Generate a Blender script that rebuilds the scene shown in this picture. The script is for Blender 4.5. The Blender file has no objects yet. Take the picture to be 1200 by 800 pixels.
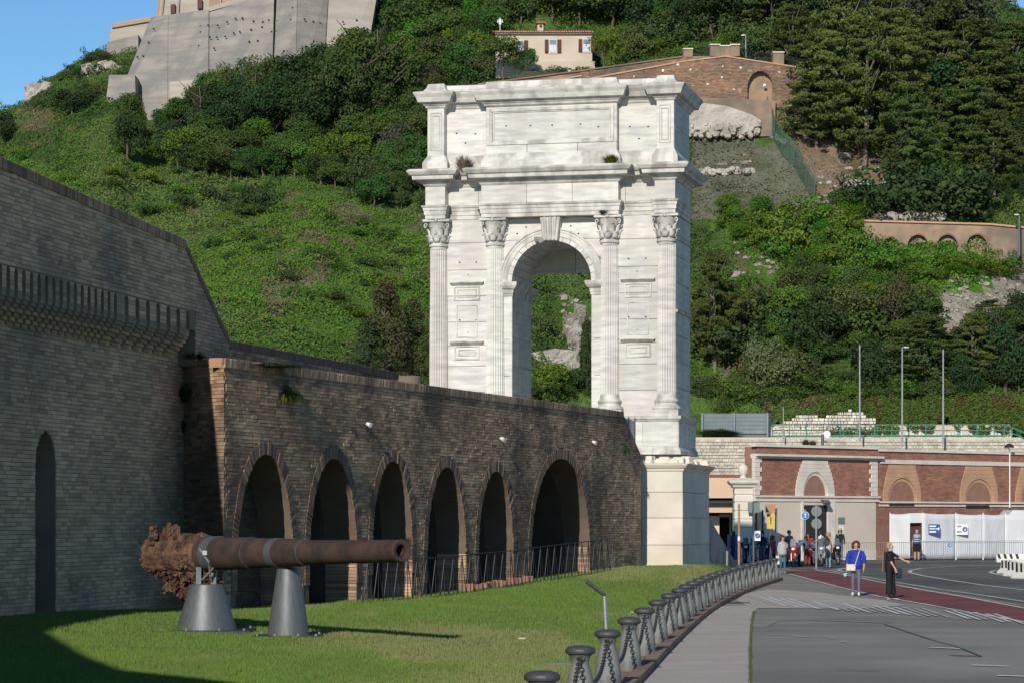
import bpy, bmesh, math, random
import numpy as np
from mathutils import Vector, Matrix
R = math.radians
PI = math.pi
random.seed(7)
rng = np.random.default_rng(7)
sc = bpy.context.scene
COL = sc.collection

# ------------------------------------------------------------ camera, light
F = 3100.0      # focal length in pixels of the 1200 px wide photograph
HY = 608.0      # the horizon's row in the photograph
H = 2.3         # height of the camera over the street
cam = bpy.data.cameras.new('camera')
cam.sensor_width = 36.0
cam.lens = F / 1200 * 36
cam.shift_y = (HY - 400) / 1200
cam.clip_start = 0.5
cam.clip_end = 5000
cam_o = bpy.data.objects.new('camera', cam)
cam_o.location = (0, 0, H)
cam_o.rotation_euler = (R(90), 0, 0)
COL.objects.link(cam_o)
sc.camera = cam_o

SUN_EL = 25.0
SUN_AZ = 14.5   # the sun stands behind the camera, this far to the left of straight behind
w = bpy.data.worlds.new('World')
sc.world = w
w.use_nodes = True
nt = w.node_tree
bg = nt.nodes['Background']
sky = nt.nodes.new('ShaderNodeTexSky')
sky.sky_type = 'NISHITA'
sky.sun_disc = False
sky.sun_elevation = R(SUN_EL)
sky.sun_rotation = R(180 + SUN_AZ)
sky.altitude = 3000
hs_ = nt.nodes.new('ShaderNodeHueSaturation'); hs_.inputs['Saturation'].default_value = 1.18; hs_.inputs['Hue'].default_value = .494; nt.links.new(sky.outputs[0], hs_.inputs['Color']); nt.links.new(hs_.outputs[0], bg.inputs[0])
sky.air_density = 1.0
sky.dust_density = 0.0
sky.ozone_density = 2.0
bg.inputs[1].default_value = 0.098
sl = bpy.data.lights.new('sun', 'SUN')
sl.energy = 3.6
sl.angle = R(0.5)
sl.color = (1.0, 0.93, 0.83)
so = bpy.data.objects.new('sun', sl)
d = Vector((math.sin(R(SUN_AZ)) * math.cos(R(SUN_EL)), math.cos(R(SUN_AZ)) * math.cos(R(SUN_EL)), -math.sin(R(SUN_EL))))
so.rotation_euler = d.to_track_quat('-Z', 'Y').to_euler()
so.location = (-20, -60, 60)
COL.objects.link(so)
sc.view_settings.view_transform = 'Standard'
sc.view_settings.look = 'None'
sc.view_settings.exposure = 0.28
sc.view_settings.gamma = 1.0

# ------------------------------------------------------------ small maths
def P(px, py, D):
    return Vector(((px - 600) / F * D, D, H - (py - HY) / F * D))
def G(px, py, z=0.0):
    D = (H - z) * F / (py - HY)
    return Vector(((px - 600) / F * D, D, z))
def pxz(px, D, z):
    return Vector(((px - 600) / F * D, D, z))
def sm(a, b, x):
    t = np.clip((x - a) / (b - a), 0, 1)
    return t * t * (3 - 2 * t)

# ------------------------------------------------------------ materials
def _n(nt, t, **k):
    n = nt.nodes.new(t)
    for a, b in k.items():
        setattr(n, a, b)
    return n
def mat(name, c1, c2=None, scale=3.0, rough=0.85, bump=0.0, bscale=None, stretch=(1, 1, 1), detail=6, c3=None, s3=0.4,
        metal=0.0, island=0.0, objrand=0.0, attr=None, lo=0.35, hi=0.65, bdist=0.02, spec=0.3, transl=0.0, amt3=1.0, st3=None, hue=.03):
    m = bpy.data.materials.new(name)
    m.use_nodes = True
    nt = m.node_tree
    b = nt.nodes['Principled BSDF']
    b.inputs['Roughness'].default_value = rough
    b.inputs['Metallic'].default_value = metal
    b.inputs['Specular IOR Level'].default_value = spec
    L = nt.links.new
    tc = _n(nt, 'ShaderNodeTexCoord')
    mp = _n(nt, 'ShaderNodeMapping')
    mp.inputs['Scale'].default_value = stretch
    L(tc.outputs['Object'], mp.inputs[0])
    src = None
    def rgb(c):
        n = _n(nt, 'ShaderNodeRGB'); n.outputs[0].default_value = (*c, 1); return n.outputs[0]
    def mix(f, a, bb, mode='MIX'):
        n = _n(nt, 'ShaderNodeMix', data_type='RGBA', blend_type=mode)
        if isinstance(f, float): n.inputs[0].default_value = f
        else: L(f, n.inputs[0])
        L(a, n.inputs[6]); L(bb, n.inputs[7])
        return n.outputs[2]
    def noise(s, d, l, h):
        n = _n(nt, 'ShaderNodeTexNoise'); n.inputs['Scale'].default_value = s; n.inputs['Detail'].default_value = d
        L(mp.outputs[0], n.inputs['Vector'])
        r = _n(nt, 'ShaderNodeMapRange'); r.inputs[1].default_value = l; r.inputs[2].default_value = h
        L(n.outputs['Fac'], r.inputs[0]); return r.outputs[0]
    def noise3(s, d, l, h):
        if not st3: return noise(s, d, l, h)
        mp3 = _n(nt, 'ShaderNodeMapping'); mp3.inputs['Scale'].default_value = st3; L(tc.outputs['Object'], mp3.inputs[0])
        n = _n(nt, 'ShaderNodeTexNoise'); n.inputs['Scale'].default_value = s; n.inputs['Detail'].default_value = d; L(mp3.outputs[0], n.inputs['Vector'])
        r = _n(nt, 'ShaderNodeMapRange'); r.inputs[1].default_value = l; r.inputs[2].default_value = h; L(n.outputs['Fac'], r.inputs[0]); return r.outputs[0]
    col = rgb(c1)
    if attr:
        a = _n(nt, 'ShaderNodeAttribute', attribute_name=attr); col = a.outputs['Color']
    if c2 is not None:
        if attr:
            col = mix(noise(scale, detail, lo, hi), col, mix(1.0, col, rgb(c2), 'MULTIPLY'))
        else:
            col = mix(noise(scale, detail, lo, hi), col, rgb(c2))
    if c3 is not None:
        f3 = noise3(s3, 5, 0.45, 0.62)
        if amt3 < 1:
            mm = _n(nt, 'ShaderNodeMath', operation='MULTIPLY'); L(f3, mm.inputs[0]); mm.inputs[1].default_value = amt3; f3 = mm.outputs[0]
        col = mix(f3, col, mix(1.0, col, rgb(c3), 'MULTIPLY') if attr else rgb(c3))
    def vary(sock, amount, col):
        r = _n(nt, 'ShaderNodeMapRange'); r.inputs[3].default_value = 1 - amount; r.inputs[4].default_value = 1 + amount * 0.7
        L(sock, r.inputs[0])
        hs = _n(nt, 'ShaderNodeHueSaturation')
        L(r.outputs[0], hs.inputs['Value']); L(col, hs.inputs['Color'])
        r2 = _n(nt, 'ShaderNodeMapRange'); r2.inputs[3].default_value = 0.5 - hue; r2.inputs[4].default_value = 0.5 + hue
        mu = _n(nt, 'ShaderNodeMath', operation='MULTIPLY'); mu.inputs[1].default_value = 7.31
        fr = _n(nt, 'ShaderNodeMath', operation='FRACT')
        L(sock, mu.inputs[0]); L(mu.outputs[0], fr.inputs[0]); L(fr.outputs[0], r2.inputs[0]); L(r2.outputs[0], hs.inputs['Hue'])
        return hs.outputs[0]
    if island:
        g = _n(nt, 'ShaderNodeNewGeometry'); col = vary(g.outputs['Random Per Island'], island, col)
    if objrand:
        g = _n(nt, 'ShaderNodeObjectInfo'); col = vary(g.outputs['Random'], objrand, col)
    L(col, b.inputs['Base Color'])
    if bump:
        n = _n(nt, 'ShaderNodeTexNoise'); n.inputs['Scale'].default_value = bscale or scale * 3; n.inputs['Detail'].default_value = 5
        L(mp.outputs[0], n.inputs['Vector'])
        bp = _n(nt, 'ShaderNodeBump'); bp.inputs['Strength'].default_value = bump; bp.inputs['Distance'].default_value = bdist
        L(n.outputs['Fac'], bp.inputs['Height']); L(bp.outputs[0], b.inputs['Normal'])
    if transl:
        t = _n(nt, 'ShaderNodeBsdfTranslucent'); L(col, t.inputs[0])
        ms = _n(nt, 'ShaderNodeMixShader'); ms.inputs[0].default_value = transl
        L(b.outputs[0], ms.inputs[1]); L(t.outputs[0], ms.inputs[2])
        L(ms.outputs[0], nt.nodes['Material Output'].inputs[0])
    return m

M = {}
M['brick'] = mat('brick_weathered', (.35, .215, .135), (.52, .35, .22), 1.6, .95, .3, 30, c3=(.17, .12, .085), s3=.35, island=.4, hue=.012, bdist=.004)
M['brick_bastion'] = mat('brick_bastion', (.46, .315, .2), (.58, .4, .265), 0.5, .95, .3, 30, c3=(.26, .21, .155), s3=.3, island=.3, hue=.012, bdist=.006)
M['brick_jamb_shade'] = mat('brick_jamb_shade', (.12, .085, .06), (.16, .115, .08), 1.2, .95, .3, 20, bdist=.004)  # darkened: shade on the inner sides of the arches put into the colour
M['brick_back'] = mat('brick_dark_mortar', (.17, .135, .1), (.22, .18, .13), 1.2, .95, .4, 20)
M['brick_soot'] = mat('brick_in_shade', (.06, .05, .04), (.095, .075, .055), .8, .95, .3, 20, island=.35, bdist=.003)  # near-black: shade inside the blind arches put into the brick colour
M['brick_red'] = mat('brick_red_ring', (.22, .14, .1), (.18, .125, .095), 2, .92, .3, 30, island=.3, bdist=.003)
M['brick_new'] = mat('brick_facade', (.34, .165, .11), (.27, .13, .09), 1.2, .9, .2, 30, island=.22, hue=.008)
M['brick_newback'] = mat('brick_facade_mortar', (.3, .165, .115), (.25, .135, .095), 2.2, .9, .3, 30)
M['brick_old'] = mat('brick_hill', (.33, .2, .13), (.22, .15, .105), 0.8, .95, .5, 20, c3=(.17, .13, .1), s3=.3, island=.3)
M['brick_hill_back'] = mat('brick_hill_mortar', (.34, .24, .165), (.24, .175, .125), 1.0, .95, .6, 8, c3=(.15, .125, .1), s3=.25)
M['marble'] = mat('marble_white', (.64, .615, .56), (.42, .412, .395), 1.9, .6, .35, 7, stretch=(.55, .55, 3.2), c3=(.45, .42, .37), s3=1.2, st3=(1, 1, .2), objrand=.1, lo=.4, hi=.72, amt3=.5)
M['marble_trim'] = mat('marble_trim', (.61, .585, .53), (.4, .39, .36), 2.2, .65, .45, 9, stretch=(.8, .8, 1.8), c3=(.22, .205, .18), s3=1.8, st3=(1, 1, .25), lo=.45, hi=.75, amt3=.6)
M['marble_ped'] = mat('limestone_pedestal', (.7, .635, .535), (.6, .55, .47), 1.2, .75, .35, 8, c3=(.58, .5, .38), s3=.5, objrand=.06, amt3=.6)
M['marble_core'] = mat('marble_core', (.3, .29, .27), (.22, .21, .2), 3, .8, .2, 10)
M['hole'] = mat('dowel_hole_dark', (.03, .028, .025))  # near-black: the dark inside of openings put into the colour
M['rust'] = mat('rusty_iron', (.05, .033, .027), (.034, .025, .022), 5, .85, .7, 22, c3=(.07, .043, .032), s3=2.2, bdist=.02)
M['rust_rough'] = mat('rust_crust', (.1, .052, .034), (.045, .028, .023), 7, .95, 1.0, 18, c3=(.16, .09, .058), s3=4, bdist=.05, island=.25)
M['steel_grey'] = mat('painted_steel', (.13, .145, .155), (.10, .112, .12), 6, .5, .1, 30, stretch=(4, 4, .6), metal=.35, spec=.5)
M['steel_dark'] = mat('steel_dark', (.045, .05, .055), (.03, .034, .038), 8, .5, .1, 30, metal=.4)
M['steel_light'] = mat('galvanised_steel', (.45, .46, .46), (.34, .35, .36), 6, .4, .1, 30, metal=.6)
M['bollard'] = mat('bollard_cast', (.2, .205, .19), (.145, .15, .14), 5, .7, .35, 30, c3=(.11, .115, .11), s3=3)
M['bollard_cap'] = mat('bollard_cap_iron', (.085, .09, .095), (.06, .062, .066), 8, .5, .3, 40, metal=.3)
M['chain'] = mat('chain_iron', (.085, .085, .09), (.045, .045, .05), 20, .5, .2, 50, metal=.5)
M['kerb_brick'] = mat('kerb_brick', (.29, .175, .125), (.2, .13, .1), 3, .9, .4, 30, island=.22)
M['asphalt'] = mat('asphalt', (.215, .205, .176), (.275, .26, .225), .35, .92, .35, 60, c3=(.175, .166, .146), s3=.15, bdist=.01)
M['asphalt_dark'] = mat('asphalt_dark', (.125, .119, .106), (.155, .148, .132), .5, .92, .35, 60, c3=(.083, .083, .082), s3=.15, bdist=.01)
M['path'] = mat('pale_path', (.46, .42, .36), (.38, .345, .3), 1.1, .92, .3, 50, c3=(.4, .345, .3), s3=.5, bdist=.01)
M['paint_white'] = mat('road_paint_white', (.62, .6, .56), (.36, .35, .33), 2.2, .8, .1, 60, lo=.42, hi=.68)
M['paint_faint'] = mat('road_paint_worn', (.46, .45, .42), (.3, .292, .27), 1.6, .85, .1, 60, lo=.38, hi=.62)
M['paint_yellow'] = mat('road_paint_yellow', (.36, .27, .15), (.2, .17, .13), 2.2, .8, .1, 60)
M['lane_red'] = mat('cycle_lane_red', (.235, .058, .055), (.185, .062, .06), 1.2, .9, .2, 60, c3=(.13, .05, .052), s3=.3)
M['path_worn'] = mat('asphalt_worn_pale', (.27, .255, .22), (.21, .2, .175), .9, .92, .3, 50, bdist=.01)
M['tyre_wear'] = mat('asphalt_tyre_wear', (.16, .153, .135), (.2, .19, .165), .6, .85, .3, 60, stretch=(2, .3, 1), bdist=.01)
M['tar'] = mat('tar_seam', (.07, .07, .068))
M['grass'] = mat('grass_blades', (.1, .17, .035), rough=.7, attr='Col', island=.22, transl=.35, spec=.15)
M['lawn'] = mat('lawn_soil', (.075, .11, .026), (.11, .13, .045), .35, .95, .6, 25, c3=(.12, .14, .05), s3=.12, bdist=.03)
M['leaf'] = mat('leaf_scrub', (.07, .12, .03), rough=.75, attr='Col', island=.16, transl=.2, spec=.1)
M['hill'] = mat('hill_ground', (.1, .1, .05), (.62, .66, .55), .6, .95, .9, 3, attr='Col', c3=(.7, .7, .62), s3=.15, bdist=.4)
M['bark'] = mat('bark', (.14, .11, .085), (.08, .065, .05), 4, .95, .8, 14, stretch=(1, 1, .25))
M['bark_pale'] = mat('bark_pale', (.21, .175, .14), (.13, .11, .09), 4, .95, .8, 14, stretch=(1, 1, .25))
def leafm(name, c, v=.3, o=.22):
    M[name] = mat(name, c, (c[0] * .72, c[1] * .78, c[2] * .8), .25, .75, island=v, objrand=o, transl=.18, spec=.1)
leafm('leaf_green', (.075, .14, .034))
leafm('leaf_bright', (.115, .21, .03))
leafm('leaf_vivid', (.08, .21, .02))
leafm('leaf_deep', (.052, .088, .03))
leafm('leaf_pine', (.12, .155, .04))
leafm('leaf_olive', (.095, .13, .042))
leafm('leaf_grey', (.095, .105, .065))
leafm('leaf_pale', (.17, .2, .09))
leafm('leaf_brown', (.105, .095, .045))
leafm('leaf_yellow', (.14, .155, .026))
leafm('leaf_dry', (.3, .24, .16))
M['rock'] = mat('rock', (.34, .3, .26), (.2, .165, .14), .5, .95, 1.0, 3, c3=(.42, .4, .36), s3=.4, bdist=.3)
M['rock_white'] = mat('rock_white', (.5, .46, .4), (.33, .29, .25), .8, .95, 1.0, 3, bdist=.2)
M['earth'] = mat('earth', (.25, .17, .115), (.18, .125, .09), .5, .95, 1.0, 3, bdist=.2)
M['concrete'] = mat('fort_stone', (.34, .305, .26), (.235, .215, .19), .5, .92, .8, 4, stretch=(.5, .5, 4), c3=(.2, .19, .18), s3=.5, st3=(1, 1, .12), amt3=.75, bdist=.08)
M['concrete_b'] = mat('fort_stone_pale', (.42, .37, .305), (.33, .29, .24), .5, .92, .6, 4, stretch=(.5, .5, 4), c3=(.34, .31, .27), s3=.4, st3=(1, 1, .15), amt3=.6, bdist=.06)
M['fort_brick'] = mat('fort_brick', (.38, .27, .19), (.3, .22, .16), .6, .92, .4, 8)
M['stucco'] = mat('stucco_pale', (.56, .48, .38), (.5, .43, .34), .5, .9, .2, 10, c3=(.46, .39, .31), s3=.3)
M['stucco_pink'] = mat('stucco_pinkish', (.62, .53, .44), (.56, .48, .4), .6, .9, .2, 10)
M['stucco_orange'] = mat('stucco_peach', (.62, .43, .29), (.57, .4, .28), .6, .9, .2, 10)
M['stone_pale'] = mat('stone_trim_pale', (.68, .62, .53), (.57, .52, .45), 1.2, .85, .3, 14)
M['stone_orange'] = mat('stone_trim_orange', (.52, .31, .19), (.44, .26, .165), 1.6, .85, .3, 14)
M['block_white'] = mat('white_block', (.62, .58, .48), (.5, .46, .38), 2, .9, .5, 10, objrand=.15, island=.2)
M['tile_red'] = mat('roof_tile', (.34, .12, .07), (.26, .1, .065), 2, .9, .3, 20, island=.25)
M['shutter'] = mat('shutter_brown', (.12, .05, .035), (.09, .04, .03), 4)
M['door_brown'] = mat('door_brown', (.11, .045, .03), (.075, .034, .026), 3, .7)
M['glass'] = mat('glass_sky', (.16, .25, .32), rough=.08, spec=.8)
M['curtain'] = mat('curtain_white', (.6, .64, .66), (.5, .54, .56), 5)
M['tarp'] = mat('white_tarp', (.62, .63, .64), (.55, .56, .58), 1.0, .7, .5, 2.0, stretch=(1, 1, .5), bdist=.1)
M['sign_blue'] = mat('sign_blue', (.03, .09, .26), rough=.5)
M['sign_blue2'] = mat('sign_blue_round', (.03, .2, .5), rough=.5)
M['sign_white'] = mat('sign_white', (.75, .76, .76), rough=.5)
M['sign_grey'] = mat('sign_back_grey', (.16, .19, .19), rough=.5)
M['sign_yellow'] = mat('sign_yellow', (.6, .42, .1), rough=.6)
M['sign_brown'] = mat('sign_brown', (.4, .22, .11), rough=.6)
M['black'] = mat('black_matt', (.015, .015, .016), rough=.7)
M['green_rail'] = mat('green_rail_paint', (.05, .24, .18), (.04, .19, .15), 6, .5)
M['net_green'] = mat('green_netting', (.07, .13, .1), (.05, .1, .08), 2, .9)
M['corrug'] = mat('pale_blue_sheet_metal', (.3, .35, .37), (.25, .3, .32), 1.5, .5, metal=.2)
M['barrier_w'] = mat('barrier_white', (.72, .7, .64), (.6, .58, .52), 3, .8, .3, 12)
M['green_shut'] = mat('shutter_green', (.02, .14, .09), rough=.6)
M['skin'] = mat('skin', (.5, .29, .2), rough=.6)
M['hair_red'] = mat('hair_auburn', (.1, .035, .02), (.05, .02, .012), 40, .6, .6, 60)
M['hair_blond'] = mat('hair_blond', (.42, .3, .16), (.3, .21, .11), 40, .6, .6, 60)
M['hair_dark'] = mat('hair_dark', (.03, .02, .016), rough=.6)
def flat(name, c, rough=.8, **k):
    M[name] = mat(name, c, tuple(x * .82 for x in c), 9, rough, **k)
flat('cloth_blue', (.02, .045, .34)); flat('cloth_black', (.012, .012, .014)); flat('cloth_grey', (.12, .145, .19))
flat('cloth_taupe', (.26, .2, .14)); flat('cloth_stripe', (.42, .42, .4)); flat('denim', (.06, .14, .22)); flat('denim_light', (.22, .33, .42))
flat('cloth_cream', (.62, .5, .36)); flat('cloth_red', (.34, .03, .04)); flat('cloth_navy', (.02, .03, .06)); flat('cloth_white', (.7, .69, .66))
flat('cloth_denimshirt', (.08, .17, .27)); flat('cloth_pink', (.5, .05, .1)); flat('helmet_green', (.35, .5, .08)); flat('cyan', (.2, .6, .65))
flat('moto_red', (.3, .02, .02), .35); flat('moto_black', (.02, .02, .022), .35); flat('moto_silver', (.4, .41, .42), .35, metal=.5); flat('moto_blue', (.03, .07, .14), .35)
flat('moto_white', (.6, .6, .58), .35); flat('rubber', (.018, .018, .018), .9); flat('leather_bag', (.66, .6, .5), .6)

# ------------------------------------------------------------ objects
def tag(o, label=None, cat=None, group=None, kind=None):
    if label: o['label'] = label
    if cat: o['category'] = cat
    if group: o['group'] = group
    if kind: o['kind'] = kind
    return o
def thing(name, label, cat, loc=(0, 0, 0), rz=0.0, group=None):
    o = bpy.data.objects.new(name, None)
    o.empty_display_size = .3
    COL.objects.link(o)
    o.location = loc
    o.rotation_euler = (0, 0, rz)
    return tag(o, label, cat, group)
def kids(o):
    return [c for c in bpy.data.objects if c.parent == o]
def copy_tree(o, parent=None, K=None):
    c = o.copy(); COL.objects.link(c)
    if parent: c.parent = parent
    for ch in (K if K is not None else kids(o)):
        copy_tree(ch, c)
    return c
class MB:
    def __init__(s): s.v = []; s.f = []; s.m = []
    def add(s, vs, fs, mi=0):
        b = len(s.v); s.v += [tuple(v) for v in vs]
        for f in fs: s.f.append(tuple(i + b for i in f)); s.m.append(mi)
        return s
    def box(s, c, sz, rz=0.0, mi=0, rot=None, taper=(1, 1)):
        hx, hy, hz = sz[0] / 2, sz[1] / 2, sz[2] / 2
        pts = [Vector((x * (taper[0] if z > 0 else 1), y * (taper[1] if z > 0 else 1), z)) for z in (-hz, hz) for x, y in ((-hx, -hy), (hx, -hy), (hx, hy), (-hx, hy))]
        m = rot if rot is not None else Matrix.Rotation(rz, 3, 'Z')
        pts = [m @ p + Vector(c) for p in pts]
        return s.add(pts, [(3, 2, 1, 0), (4, 5, 6, 7), (0, 1, 5, 4), (1, 2, 6, 5), (2, 3, 7, 6), (3, 0, 4, 7)], mi)
    def bx(s, a, b, mi=0):
        return s.box([(a[i] + b[i]) / 2 for i in range(3)], [abs(b[i] - a[i]) for i in range(3)], mi=mi)
    def prism(s, poly, ex, mi=0):
        n = len(poly); ex = Vector(ex)
        vs = [Vector(p) for p in poly] + [Vector(p) + ex for p in poly]
        return s.add(vs, [tuple(range(n)), tuple(range(2 * n - 1, n - 1, -1))] + [(i, i + n, (i + 1) % n + n, (i + 1) % n) for i in range(n)], mi)
    def tube(s, pts, r, n=8, cap=True, mi=0, squash=None):
        pts = [Vector(p) for p in pts]
        if not isinstance(r, (list, tuple)): r = [r] * len(pts)
        rings = []
        up = None
        for i, p in enumerate(pts):
            t = (pts[min(i + 1, len(pts) - 1)] - pts[max(i - 1, 0)]).normalized()
            if up is None or abs(t.dot(up)) > .95:
                up = Vector((0, 0, 1)) if abs(t.z) < .9 else Vector((1, 0, 0))
            a = t.cross(up).normalized(); b = a.cross(t).normalized(); up = b
            rings.append([p + (a * math.cos(2 * PI * k / n) + b * math.sin(2 * PI * k / n)) * r[i] for k in range(n)])
        vs = [v for g in rings for v in g]
        fs = []
        for i in range(len(pts) - 1):
            for k in range(n):
                fs.append((i * n + k, i * n + (k + 1) % n, (i + 1) * n + (k + 1) % n, (i + 1) * n + k))
        if cap:
            fs.append(tuple(range(n - 1, -1, -1))); fs.append(tuple((len(pts) - 1) * n + k for k in range(n)))
        return s.add(vs, fs, mi)
    def lathe(s, prof, n=24, o=(0, 0, 0), a0=0, a1=2 * PI, mi=0, cap=True):
        full = abs(a1 - a0 - 2 * PI) < 1e-6
        m = n if full else n + 1
        vs = []
        for r, z in prof:
            for k in range(m):
                a = a0 + (a1 - a0) * k / n
                vs.append((o[0] + r * math.cos(a), o[1] + r * math.sin(a), o[2] + z))
        fs = []
        for i in range(len(prof) - 1):
            for k in range(n):
                k2 = (k + 1) % m
                fs.append((i * m + k, i * m + k2, (i + 1) * m + k2, (i + 1) * m + k))
        if cap and full:
            fs.append(tuple(range(m - 1, -1, -1))); fs.append(tuple((len(prof) - 1) * m + k for k in range(m)))
        return s.add(vs, fs, mi)
    def ball(s, c, r, n=10, mi=0, jit=0.0, rnd=random):
        if not isinstance(r, (tuple, list)): r = (r, r, r)
        vs = [(c[0], c[1], c[2] - r[2])]
        h = max(3, n // 2)
        for i in range(1, h):
            t = -PI / 2 + PI * i / h
            for k in range(n):
                a = 2 * PI * k / n; q = 1 + (rnd.uniform(-jit, jit) if jit else 0)
                vs.append((c[0] + r[0] * q * math.cos(t) * math.cos(a), c[1] + r[1] * q * math.cos(t) * math.sin(a), c[2] + r[2] * q * math.sin(t)))
        vs.append((c[0], c[1], c[2] + r[2]))
        fs = [(0, 1 + (k + 1) % n, 1 + k) for k in range(n)]
        for i in range(h - 2):
            for k in range(n):
                fs.append((1 + i * n + k, 1 + i * n + (k + 1) % n, 1 + (i + 1) * n + (k + 1) % n, 1 + (i + 1) * n + k))
        t = len(vs) - 1
        fs += [(t, 1 + (h - 2) * n + k, 1 + (h - 2) * n + (k + 1) % n) for k in range(n)]
        return s.add(vs, fs, mi)
    def mesh(s, name, mats, smooth=False, bevel=0.0):
        me = bpy.data.meshes.new(name)
        me.from_pydata(s.v, [], s.f)
        for m in (mats if isinstance(mats, (list, tuple)) else [mats]): me.materials.append(M[m] if isinstance(m, str) else m)
        if any(s.m): me.polygons.foreach_set('material_index', s.m)
        bm = bmesh.new(); bm.from_mesh(me)
        bmesh.ops.recalc_face_normals(bm, faces=bm.faces)
        if bevel: bmesh.ops.bevel(bm, geom=[e for e in bm.edges if e.is_manifold and e.calc_face_angle(0) > .6], offset=bevel, segments=1, affect='EDGES', clamp_overlap=True)
        bm.to_mesh(me); bm.free()
        if smooth:
            me.polygons.foreach_set('use_smooth', [True] * len(me.polygons))
            if smooth != 2:
                try: me.set_sharp_from_angle(angle=R(40))
                except Exception: pass
        me.update()
        return me
    def build(s, name, mats, parent=None, smooth=False, bevel=0.0, world=True, label=None, kind=None):
        me = s.mesh(name, mats, smooth, bevel)
        o = bpy.data.objects.new(name, me); COL.objects.link(o)
        if parent:
            o.parent = parent
            if world and parent.type == 'EMPTY' or world and parent.get('_w'):
                loc = world_loc(parent)
                me.transform(Matrix.Translation(-loc))
        tag(o, label=label, kind=kind)
        return o
def world_loc(o):
    l = Vector(o.location); p = o.parent
    while p: l = l + Vector(p.location); p = p.parent
    return l
def place(me, name, parent=None, loc=(0, 0, 0), rot=(0, 0, 0), sca=(1, 1, 1)):
    o = bpy.data.objects.new(name, me); COL.objects.link(o)
    o.parent = parent; o.location = loc; o.rotation_euler = rot; o.scale = sca
    return o
def npmesh(name, V, Fq, mats, cols=None, smooth=False):
    """V (n,3); Fq (m,4) or (m,3) faces; cols per face (m,3)"""
    me = bpy.data.meshes.new(name)
    k = Fq.shape[1]
    me.vertices.add(len(V)); me.vertices.foreach_set('co', np.ascontiguousarray(V, dtype=np.float32).ravel())
    me.loops.add(Fq.size); me.loops.foreach_set('vertex_index', np.ascontiguousarray(Fq, dtype=np.int32).ravel())
    me.polygons.add(len(Fq)); me.polygons.foreach_set('loop_start', np.arange(0, Fq.size, k, dtype=np.int32))
    me.polygons.foreach_set('loop_total', np.full(len(Fq), k, dtype=np.int32))
    for m in (mats if isinstance(mats, (list, tuple)) else [mats]): me.materials.append(M[m])
    me.update(calc_edges=True)
    if cols is not None:
        a = me.color_attributes.new('Col', 'FLOAT_COLOR', 'CORNER')
        c = np.repeat(np.concatenate([cols, np.ones((len(cols), 1))], 1), k, axis=0).astype(np.float32)
        a.data.foreach_set('color', c.ravel())
    me.polygons.foreach_set('use_smooth', np.full(len(Fq), bool(smooth), dtype=bool))
    me.validate()
    return me
def obj(name, me, parent=None):
    o = bpy.data.objects.new(name, me); COL.objects.link(o)
    if parent: o.parent = parent
    return o

def vnoise(x, y, seed=0):
    """smooth value noise, vectorised"""
    xi = np.floor(x).astype(np.int64); yi = np.floor(y).astype(np.int64)
    fx = x - xi; fy = y - yi; fx = fx * fx * (3 - 2 * fx); fy = fy * fy * (3 - 2 * fy)
    def hsh(a, b):
        h = (a * 374761393 + b * 668265263 + seed * 974711) & 0x7fffffff
        h = ((h ^ (h >> 13)) * 1274126177) & 0x7fffffff
        return ((h ^ (h >> 16)) & 0xffff) / 65535.0
    return (hsh(xi, yi) * (1 - fx) + hsh(xi + 1, yi) * fx) * (1 - fy) + (hsh(xi, yi + 1) * (1 - fx) + hsh(xi + 1, yi + 1) * fx) * fy
def fbm(x, y, seed=0, o=4):
    s = 0; a = .5
    for i in range(o):
        s = s + a * vnoise(x * 2 ** i, y * 2 ** i, seed + i); a *= .5
    return s / (1 - .5 ** o)

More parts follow.
